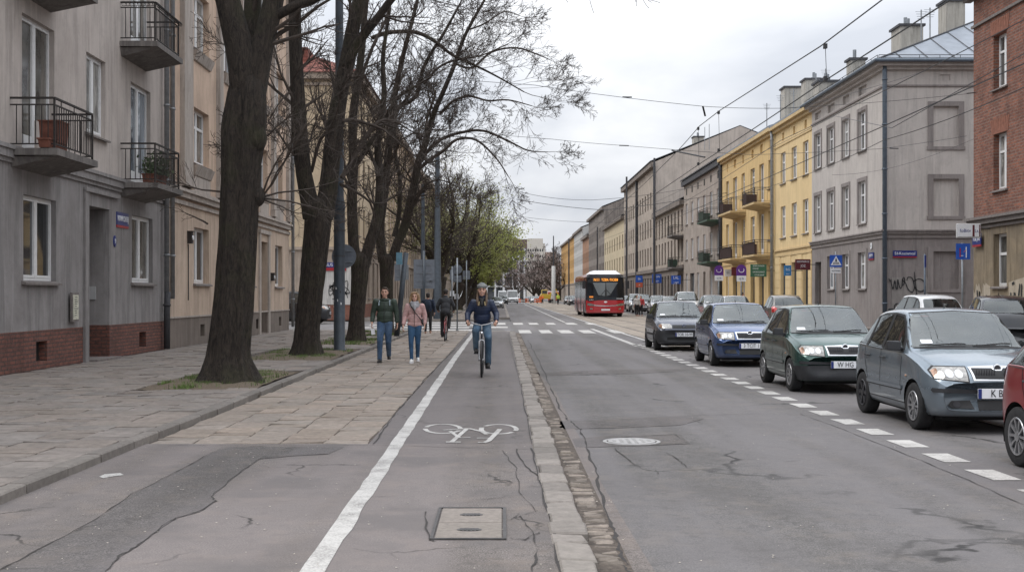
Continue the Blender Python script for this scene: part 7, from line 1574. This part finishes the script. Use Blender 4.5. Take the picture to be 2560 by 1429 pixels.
def head(b, c, s=1.0, yaw=0):
    c = Vector(c)
    def e(dx, dy, dz, rx, ry, rz): b.ell(c + Vector((dx, dy, dz)) * s, rx * s, ry * s, rz * s, 16, 12)
    e(0, .01, .03, .074, .092, .088); e(0, -.012, -.03, .062, .070, .082); e(0, -.045, -.088, .034, .032, .026); e(.036, -.04, -.03, .026, .026, .03); e(-.036, -.04, -.03, .026, .026, .03)
    b.cap(c + Vector((0, -.08, .018)) * s, c + Vector((0, -.102, -.022)) * s, .009 * s, .014 * s); e(.012, -.088, -.028, .009, .01, .008); e(-.012, -.088, -.028, .009, .01, .008)
    b.cap(c + Vector((-.035, -.075, .034)) * s, c + Vector((.035, -.075, .034)) * s, .011 * s, .011 * s)
    for q in (-1, 1): e(q * .076, .012, -.005, .010, .02, .032)
    b.cap(c + Vector((-.018, -.079, -.056)) * s, c + Vector((.018, -.079, -.056)) * s, .008 * s, .008 * s)
def face_bits(c, parent, s=1.0, smile=True):
    c = Vector(c)
    for q in (-1, 1):
        b = MB(); b.ell(c + Vector((q * .030, -.082, .012)) * s, .013 * s, .008 * s, .007 * s, 10, 6); b.build('eye', M_eye, parent, smooth=True)
        b = MB(); b.tube([c + Vector((q * .014, -.092, .034)) * s, c + Vector((q * .03, -.09, .040)) * s, c + Vector((q * .046, -.078, .034)) * s], .0045 * s, 5); b.build('eyebrow', M_hairb, parent)
    b = MB(); b.tube([c + Vector((-.026, -.080, -.050)) * s, c + Vector((-.010, -.090, -.058)) * s, c + Vector((.010, -.090, -.058)) * s, c + Vector((.026, -.08, -.05)) * s], .006 * s, 6); b.build('mouth', M_lip, parent)
    if smile: b = MB(); b.tube([c + Vector((-.018, -.087, -.053)) * s, c + Vector((0, -.094, -.056)) * s, c + Vector((.018, -.087, -.053)) * s], .004 * s, 5); b.build('teeth', M_teeth, parent)
M_hairb = pm('brown hair', (.055, .035, .022), .6, .35, 30, bump=.8, bscale=90); M_hairg = pm('honey hair', (.27, .17, .09), .55, .35, 30, bump=.8, bscale=90); M_haird = pm('dark hair', (.022, .016, .013), .6, .3, 30, bump=.8, bscale=90)
JE1 = cloth('mid blue jeans', (.045, .085, .155), .9, None, (.13, .19, .27)); JE2 = cloth('bright blue jeans', (.028, .075, .15), .9, None, (.05, .115, .20)); JE3 = cloth('faded blue jeans', (.05, .095, .15), .9, None, (.16, .22, .28))
M_shoeb = pm('black shoe', (.02, .018, .017), .6, .3); M_shoew = pm('white shoe', (.7, .7, .68), .6, .1)
def shoe(parent, p, yaw, mat, s=1.0, pitch=0):
    b = MB(); p = Vector(p); f = Vector((math.sin(yaw), -math.cos(yaw), -pitch)).normalized(); b.cap(p + Vector((0, 0, .045)) - f * .05, p + f * .13 * s + Vector((0, 0, .032)), .045, .036); b.cap(p - f * .06 + Vector((0, 0, .05)), p - f * .04 + Vector((0, 0, .10)), .044, .042); b.cap(p + f * .02 + Vector((0, 0, .07)), p + f * .08 + Vector((0, 0, .05)), .04, .035)
    o = solid('shoe', b, mat, parent, .011, 2); b = MB(); r = Vector((f.y, -f.x, 0)).normalized() * .042; b.hexa([p - f * .10 - r * .85, p - f * .10 + r * .85, p + f * .12 + r, p + f * .168 + r * .4, p + f * .168 - r * .4, p + f * .12 - r], [q + Vector((0, 0, .02)) for q in (p - f * .10 - r * .85, p - f * .10 + r * .85, p + f * .12 + r, p + f * .168 + r * .4, p + f * .168 - r * .4, p + f * .12 - r)]); b.build('sole', M_wt if mat == M_shoew else M_tyre, o); return o
# ---- the man in the green jacket
def walker(name_loc, label, Ht, jacket, jeans, shoe_m, female=False):
    k = Ht / 1.78; r = empty('person', name_loc, 0, label, 'person', 'people walking towards the camera'); S = lambda *p: tuple(x * k for x in p)
    sw = .212 if not female else .18; hw = .095; bl = 1
    # legs: one forward, one trailing
    if not female: L = [[(-.085, .0, .93, .095), (-.10, -.15, .51, .064), (-.11, -.13, .09, .045)], [(.085, .0, .93, .095), (.085, .0, .50, .064), (.07, .30, .15, .045)]]
    else: L = [[(-.08, 0, .92, .092), (-.085, -.12, .50, .056), (-.07, -.14, .09, .036)], [(.08, 0, .92, .092), (.075, .0, .49, .056), (.055, .24, .12, .036)]]
    A = [[(-sw, .01, 1.44, .055), (-sw - .07, .04, 1.17, .042), (-sw - .085, -.06, .94, .032)], [(sw, .01, 1.44, .055), (sw + .065, .03, 1.17, .042), (sw + .085, -.01, .92, .032)]]
    if female: A = [[(-sw, .01, 1.42, .05), (-sw - .075, .02, 1.16, .038), (-sw - .105, -.08, .93, .028)], [(sw, .01, 1.42, .05), (sw + .07, .05, 1.18, .038), (sw + .07, -.02, .96, .028)]]
    hc = S(0, -.03, 1.655)
    b = MB(); head(b, hc, k * 1.03); b.cap(S(0, .01, 1.56), S(0, .015, 1.44), .054 * k, .062 * k); b.ell(S(0, .01, 1.25), .15 * k, .10 * k, .24 * k); b.ell(S(0, .01, .98), .15 * k, .10 * k, .13 * k)
    for l in L: chain(b, [(x * k, y * k, z * k, q * .85 * k) for x, y, z, q in l])
    for i, a in enumerate(A):
        chain(b, [(x * k, y * k, z * k, q * .85 * k) for x, y, z, q in a]); p, q = Vector(a[1][:3]) * k, Vector(a[2][:3]) * k; hand(b, q, (q - p), -1 if i == 0 else 1, .55, 1.05 * k)
    body = solid('body', b, M_skin, r, .0085, 2); face_bits(Vector(hc), body, k * 1.03)
    b = MB()   # trousers
    b.ell(S(0, .01, .95), .165 * k, .112 * k, .12 * k, 18, 12)
    for l in L: chain(b, [(x * k, y * k, z * k, q * (1.12 if j < 2 else 1.25) * k) for j, (x, y, z, q) in enumerate(l)])
    solid('trousers', b, jeans, r, .012, 2)
    b = MB(); wv = .20 if not female else .18   # jacket
    b.ell(S(0, .01, 1.30), wv * k, .13 * k, .20 * k, 20, 14); b.ell(S(0, .0, 1.10), (wv - .005) * k, .135 * k, .20 * k, 20, 14); b.ell(S(0, .005, 1.0 if not female else .97), (wv + (.0 if not female else .02)) * k, .13 * k, .10 * k, 20, 12); b.ell(S(0, .01, 1.42), (sw + .0) * k, .10 * k, .09 * k, 18, 10)
    for a in A: chain(b, [(a[0][0] * k, .01, a[0][2] * k, .078 * k), (a[1][0] * k, a[1][1] * k, a[1][2] * k, .064 * k), ((a[1][0] * .25 + a[2][0] * .75) * k, (a[1][1] * .25 + a[2][1] * .75) * k, (a[1][2] * .2 + a[2][2] * .8) * k, .052 * k)])
    j = solid('jacket', b, jacket, r, .013, 2)
    b = MB(); b.tube([S(-.0, -.145, 1.42), S(0, -.152, 1.25), S(0, -.15, 1.05), S(0, -.13, .93)], .006, 5); b.build('zip', M_trim, j)
    for i, l in enumerate(L): x, y, z, q = l[2]; shoe(r, (x * k, y * k + .02, (z - .09) * k), -.12 if i == 0 else .12, shoe_m, k)
    return r, j, body, k, hc, A
J1 = cloth('dark green quilted jacket', (.028, .045, .032), .6, 'quilt'); J2 = cloth('dusty pink jacket', (.50, .31, .295), .75, 'quilt'); J3 = cloth('navy quilted jacket', (.012, .022, .055), .5, 'quilt'); J4 = cloth('charcoal jacket', (.03, .031, .035), .8)
m1, j1, b1, k1, h1, A1 = walker((PX(962, 28.7), 28.7, 0), 'smiling man in a dark green jacket and blue jeans walking beside the woman in pink', 1.79, J1, JE1, M_shoeb)
b = MB(); h = Vector(h1); b.ell(h + Vector((0, .03, .055)), .088, .095, .082, 16, 10); b.ell(h + Vector((0, .06, .0)), .083, .062, .085, 14, 10); b.ell(h + Vector((.015, -.045, .105)), .062, .045, .03, 12, 8); solid('hair', b, M_hairb, b1, .009, 1)
b = MB(); b.tube([Vector((.11 * math.cos(a), .02 + .085 * math.sin(a), 1.475 - .02 * math.sin(a))) for a in [k * .5236 for k in range(13)]], .04, 8); solid('hood', b, J1, j1, .012, 3)
b = MB(); b.hexa([(-.07, -.128, 1.30), (.07, -.128, 1.30), (.045, -.13, 1.47), (-.045, -.13, 1.47)], [(-.07, -.11, 1.30), (.07, -.11, 1.30), (.045, -.11, 1.47), (-.045, -.11, 1.47)]); b.build('jumper', cloth('grey blue jumper', (.12, .16, .19)), j1) if 0 else None
b = MB()
for s in (-1, 1): b.tube([(s * .12, .0, 1.50), (s * .125, -.10, 1.44), (s * .13, -.135, 1.36)], .014, 6)
b.build('rucksack_straps', cloth('light grey strap', (.25, .3, .33)), j1)
pb = empty('paper_bag', (PX(962, 28.7) - .30, 28.6, .72), 0, 'crumpled white paper held in the right hand of the man in green', 'paper'); b = MB()
b.hexa([(-.03, -.02, .1), (.03, -.03, .11), (.05, .02, .1), (-.02, .03, .1)], [(-.02, -.02, .2), (.01, -.02, .2), (.02, .01, .2), (-.01, .02, .2)]); b.hexa([(-.0, -.03, -.06), (.09, -.05, -.04), (.08, .03, -.05), (.0, .04, -.06)], [(-.03, -.02, .1), (.03, -.03, .11), (.05, .02, .1), (-.02, .03, .1)]); b.build('sheet', M_wt, pb)
w1, j2, b2, k2, h2, A2 = walker((PX(1037, 28.6), 28.6, 0), 'woman in a dusty pink jacket, grey scarf, jeans and white shoes walking beside the man', 1.68, J2, JE2, M_shoew, True)
b = MB(); h = Vector(h2); b.ell(h + Vector((0, .03, .045)), .092, .098, .085, 16, 10)
for s in (-1, 1): chain(b, [(h.x + s * .078, h.y - .01, h.z + .05, .032), (h.x + s * .096, h.y - .0, h.z - .04, .036), (h.x + s * .10, h.y - .01, h.z - .125, .036), (h.x + s * .085, h.y - .03, h.z - .185, .018)])
b.ell(h + Vector((0, .07, -.06)), .095, .05, .12, 14, 10); b.cap(h + Vector((-.06, -.045, .088)), h + Vector((.05, -.055, .10)), .026, .024); solid('hair', b, M_hairg, b2, .009, 1)
b = MB(); sc_f = cloth('grey white scarf', (.36, .36, .38), .9)
for q, (z, rr, tr) in enumerate(((1.40, .098, .045), (1.445, .088, .04), (1.36, .085, .04))): b.tube([Vector((rr * math.cos(a), .0 + (rr * .85) * math.sin(a) - .012 * q, z - .03 * (1 if math.sin(a) < 0 else 0) * abs(math.sin(a)))) for a in [k * .5236 for k in range(13)]], tr, 8)
b.cap((0, -.10, 1.36), (.01, -.13, 1.27), .05, .025); solid('scarf', b, sc_f, b2, .011, 2)
b = MB(); b.tube([(-.12, -.05, 1.44), (-.07, -.135, 1.33), (.03, -.155, 1.18), (.12, -.14, 1.07), (.17, -.07, 1.0)], .011, 6); b.build('shoulder_strap', M_trim, j2)
b = MB(); b.ell((.185, -.0, .97), .035, .07, .08, 12, 8); b.build('handbag', M_plas, j2, smooth=True)
# ---- bicycle
def bicycle(label, loc, rz, col, city=True, fender=True):
    r = empty('bicycle', loc, rz, label, 'bicycle', 'bicycles being ridden'); R0 = .345
    FY, RY = -.54, .54
    for nm, y in (('front_wheel', FY), ('rear_wheel', RY)):
        b = MB(); n = 40; b.tube([(0, y + (R0 - .022) * math.cos(6.2832 * k / n), R0 + (R0 - .022) * math.sin(6.2832 * k / n)) for k in range(n + 1)], .022, 8); wh = b.build(nm, M_tyre, r, smooth=True)
        b = MB(); b.tube([(0, y + (R0 - .05) * math.cos(6.2832 * k / n), R0 + (R0 - .05) * math.sin(6.2832 * k / n)) for k in range(n + 1)], .010, 6); b.bar((-.04, y, R0), (.04, y, R0), .02, 8)
        for k in range(18): a = 6.2832 * k / 18; s = .02 if k % 2 else -.02; b.bar((s, y, R0), (0, y + (R0 - .05) * math.cos(a), R0 + (R0 - .05) * math.sin(a)), .0018, 3)
        b.build('rim', M_rim, wh)
        if fender: b = MB(); b.tube([(0, y + (R0 + .025) * math.cos(R(a)), R0 + (R0 + .025) * math.sin(R(a))) for a in (range(30, 200, 10) if y < 0 else range(-10, 150, 10))], .018, 6); b.build('mudguard', M_trim if not fender == 2 else col, r)
    b = MB(); b.bar((0, -.36, .86), (0, -.40, .62), .022); b.bar((0, -.38, .72), (0, .02, .29), .02); b.bar((0, .02, .29), (0, .17, .82), .017); b.bar((0, -.365, .80), (0, .15, .74), .016)
    for s in (-1, 1): b.bar((s * .05, .54, R0), (0, .02, .29), .011); b.bar((s * .05, .54, R0), (0, .15, .74), .009)
    b.build('frame', col, r)
    b = MB()
    for s in (-1, 1): b.tube([(0, -.40, .73), (s * .05, -.42, .70), (s * .052, -.48, .50), (s * .05, -.54, R0)], .014, 6)
    b.build('fork', M_rim, r); b = MB(); b.bar((0, -.36, .86), (0, -.35, 1.0), .014); b.tube([(-.30, -.20, 1.05), (-.22, -.24, 1.06), (-.10, -.36, 1.03), (0, -.38, 1.01), (.10, -.36, 1.03), (.22, -.24, 1.06), (.30, -.20, 1.05)], .012, 8); hb = b.build('handlebar', M_rim, r, smooth=True)
    for s in (-1, 1):
        b = MB(); b.bar((s * .31, -.19, 1.05), (s * .22, -.245, 1.06), .018, 8); b.build('grip', M_trim, hb); b = MB(); b.bar((s * .2, -.27, 1.05), (s * .27, -.27, 1.03), .008, 5); b.build('brake_lever', M_rim, hb)
    b = MB(); b.ell((0, -.45, .86), .035, .04, .035); b.build('lamp', M_chr, r, smooth=True); b = MB(); b.cap((0, .12, .935), (0, .30, .955), .03, .07); b.build('saddle', M_trim, r, smooth=True); b = MB(); b.bar((0, .17, .8), (0, .19, .93), .013); b.build('seat_post', M_rim, r)
    b = MB(); b.lathe([(.09, .045), (.09, .052), (.03, .052)], (0, .02, .29), 'x', 20); b.build('chainring', M_rim, r)
    for s, dz in ((-1, .15), (1, -.15)): b = MB(); b.bar((s * .06, .02, .29), (s * .075, .05, .29 + dz), .011, 5); b.box(s * .12 - .05, s * .12 + .05, .01, .09, .28 + dz, .30 + dz); b.build('crank', M_hub, r)
    if fender == 2: b = MB(); b.ell((0, .72, .62), .03, .015, .045); b.build('rear_reflector', M_tail, r)
    return r
M_bkb = paint('black bicycle paint', (.02, .022, .025), .2); M_bkr = paint('red bicycle paint', (.25, .02, .03), .2)
bx, by = PX(1204, 23.45), 23.99
bk = bicycle('black bicycle ridden along the cycle lane towards the camera', (bx, by, 0), 0, M_bkb)
def rider(loc, rz, label, jacket, jeans, k=1.0, lean=.0):
    r = empty('person', loc, rz, label, 'person', 'people on bicycles')
    hips = (0, .24, 1.0); hc = (0, -.04, 1.70)
    L = [[(-.08, .20, .99, .095), (-.125, -.16, .90, .068), (-.115, .06, .52, .046)], [(.08, .20, .99, .095), (.125, -.14, .76, .068), (.12, .07, .24, .046)]]
    A = [[(-.175, .04, 1.45, .055), (-.285, .05, 1.23, .044), (-.285, -.18, 1.075, .033)], [(.175, .04, 1.45, .055), (.285, .05, 1.23, .044), (.285, -.18, 1.075, .033)]]
    b = MB(); head(b, hc, 1.03); b.cap((0, .02, 1.60), (0, .05, 1.48), .055, .062); b.cap((0, .08, 1.38), (0, .2, 1.02), .10, .10)
    for l in L: chain(b, [(x, y, z, q * .85) for x, y, z, q in l])
    for i, a in enumerate(A): chain(b, [(x, y, z, q * .85) for x, y, z, q in a]); hand(b, a[2][:3], (.0, -.55, -.25), -1 if i == 0 else 1, .95, 1.0)
    body = solid('body', b, M_skin, r, .0085, 2); face_bits(Vector(hc), body, 1.03)
    b = MB(); b.ell((0, .22, 1.0), .165, .15, .13, 18, 12)
    for l in L: chain(b, [(x, y, z, q * (1.1 if j < 2 else 1.35)) for j, (x, y, z, q) in enumerate(l)])
    solid('trousers', b, jeans, r, .012, 2)
    b = MB(); b.ell((0, .06, 1.36), .19, .14, .19, 20, 14); b.ell((0, .12, 1.18), .18, .15, .20, 20, 14); b.ell((0, .17, 1.06), .175, .15, .12, 20, 12); b.ell((0, .04, 1.45), .18, .10, .085, 18, 10); b.cap((0, .04, 1.5), (0, .03, 1.56), .085, .075)
    for a in A: chain(b, [(a[0][0], .04, a[0][2], .075), (a[1][0], a[1][1], a[1][2], .064), (a[2][0], a[2][1] + .05, a[2][2] + .04, .052)])
    j = solid('jacket', b, jacket, r, .013, 2); shoe(r, (L[0][2][0], .03, .45), 0, M_shoeb); shoe(r, (L[1][2][0], .03, .155), 0, M_shoeb); return r, j, body, Vector(hc)
r1, rj, rbody, rh = rider((bx, by, 0), 0, 'cyclist in a navy jacket, jeans and grey beanie riding towards the camera', J3, JE3)
b = MB(); b.ell(rh + Vector((0, .02, .075)), .092, .102, .085, 18, 12); b.tube([rh + Vector((.088 * math.cos(a), .012 + .098 * math.sin(a), .068)) for a in [k * .5236 for k in range(13)]], .02, 8); hat = solid('beanie', b, cloth('grey beanie', (.17, .18, .18), .95), rbody, .01, 2)
b = MB(); b.tube([rh + Vector((.095 * math.cos(a), .018 + .105 * math.sin(a), .10)) for a in [k * .5236 for k in range(13)]], .010, 6); b.build('stripe', cloth('pale beanie stripe', (.4, .4, .38)), hat)
b = MB()
for s in (-1, 1): chain(b, [(rh.x + s * .080, rh.y + .015, rh.z + .0, .022), (rh.x + s * .092, rh.y + .0, rh.z - .11, .026), (rh.x + s * .09, rh.y - .075, rh.z - .22, .026), (rh.x + s * .08, rh.y - .09, rh.z - .30, .016)])
b.ell(rh + Vector((0, .08, -.06)), .085, .04, .12); solid('hair', b, pm('long brown hair', (.11, .072, .045), .6, .35, 30, bump=.8, bscale=90), rbody, .009, 1)
b = MB(); b.ell(rh + Vector((0, .0, -.185)), .075, .06, .045); b.cap(rh + Vector((0, -.03, -.20)), rh + Vector((0, -.07, -.29)), .05, .035); solid('scarf', b, M_trim, rbody, .011, 2)
b = MB()
for s in (-1, 1): b.tube([rh + Vector((s * .055, -.125, -.22)), rh + Vector((s * .062, -.135, -.30))], .012, 5)
b.build('hood_cords', pm('ochre cord', (.35, .27, .14), .8), rj)
bx2, by2 = PX(1116, 42.9), 42.36
bk2 = bicycle('red bicycle ridden away along the slab pavement', (bx2, by2, 0), R(180), M_bkr, fender=2)
r2, rj2, rb2_, rh2 = rider((bx2, by2, 0), R(180), 'cyclist in dark clothes riding away, seen from behind', J4, cloth('black trousers', (.018, .018, .021)))
b = MB(); b.ell(rh2 + Vector((0, .025, .045)), .088, .098, .085, 16, 10); b.ell(rh2 + Vector((0, .05, -.01)), .08, .07, .085); solid('hair', b, M_haird, rb2_, .01, 1)
# ---- small distant figures, same anatomy with fewer details
def small_person(x, Y, z, label, top, bottom, Ht=1.72, rz=0, hairm=None, group='distant pedestrians', bag=None):
    r = empty('person', (x, Y, z), rz, label, 'person', group); k = Ht / 1.78; b = MB(); hc = Vector((0, -.02, 1.66)) * k; head(b, hc, k)
    chain(b, [(0, .01, 1.56 * k, .055), (0, .01, 1.42 * k, .06)]); b.ell((0, .01, 1.2 * k), .15, .1, .28)
    A = [[(s * .2, .01, 1.43 * k, .05), (s * .26, .03, 1.17 * k, .042), (s * .27, -.05, .92 * k, .032)] for s in (-1, 1)]; L = [[(s * .09, 0, .92 * k, .09), (s * .1, -.05 * s, .5 * k, .06), (s * .1, .09 * s, .08, .045)] for s in (-1, 1)]
    for c in A + L: chain(b, c)
    for c, s in zip(A, (-1, 1)): hand(b, c[2][:3], (0, -.2, -1), s, .4, 1)
    for c in L: b.cap((c[2][0], c[2][1], .045), (c[2][0], c[2][1] - .14, .04), .045, .04)
    body = solid('body', b, M_skin, r, .016, 1); b = MB(); b.ell((0, .01, 1.32 * k), .185, .13, .2); b.ell((0, .01, 1.08 * k), .185, .135, .22); b.ell((0, .01, 1.43 * k), .21, .1, .09)
    for c in A: chain(b, [(c[0][0], c[0][1], c[0][2], .075), (c[1][0], c[1][1], c[1][2], .062), (c[2][0], c[2][1] + .02, c[2][2] + .04, .05)])
    solid('coat', b, top, r, .022, 2); b = MB(); b.ell((0, .01, .94 * k), .165, .12, .12)
    for c in L: chain(b, [(p[0], p[1], max(.1, p[2]), p[3] * 1.15) for p in c])
    solid('trousers', b, bottom, r, .02, 1); b = MB(); b.ell(hc + Vector((0, .03, .045)), .09, .098, .085); b.ell(hc + Vector((0, .06, -.01)), .082, .065, .09); solid('hair', b, hairm or M_haird, body, .014, 1)
    if bag: b = MB(); b.ell((0, .19, 1.25 * k), .15, .1, .22); b.build('rucksack', bag, r, smooth=True)
    return r
CB = MATS['black trousers']; CO_ = cloth('orange work vest', (.75, .16, .04)); CW = cloth('white coat', (.6, .58, .56)); CR = cloth('red coat', (.45, .06, .06)); CN = cloth('dark blue coat', (.02, .03, .055)); CY_ = cloth('hi-vis yellow vest', (.5, .62, .1))
small_person(PX(1070, 50.5), 50.5, 0, 'person in a dark coat with rucksack walking just behind the woman in pink', CN, CB, 1.7, R(180), None, 'distant pedestrians', CN)
small_person(PX(1592, 97), 97, RZ, 'person in white at the parked cars right of the bus', CW, CB, 1.7, R(20)); small_person(PX(1602, 97.6), 97.6, RZ, 'person in a red top beside the one in white at the parked cars', CR, CB, 1.65, R(-20))
small_person(PX(1856, 80), 80, .05, 'person in red on the pavement under the right purple sign', CR, CB, 1.75, R(90))
small_person(PX(1351, 250), 250, RZ, 'road worker in orange standing before the yellow digger', CO_, CO_, 1.75, 0, M_or, 'road workers'); small_person(PX(1357, 256), 256, RZ, 'second road worker in orange, right behind the first', CO_, CB, 1.75, R(120), M_or, 'road workers')
small_person(PX(1395, 210), 210, RZ, 'tall looking worker in dark clothes and yellow vest left of the bus', CY_, CB, 2.0, R(180), M_yel, 'road workers'); small_person(PX(1381, 235), 235, RZ, 'pedestrian in a pale coat at the foot of the white pillar', CW, CB, 1.75)
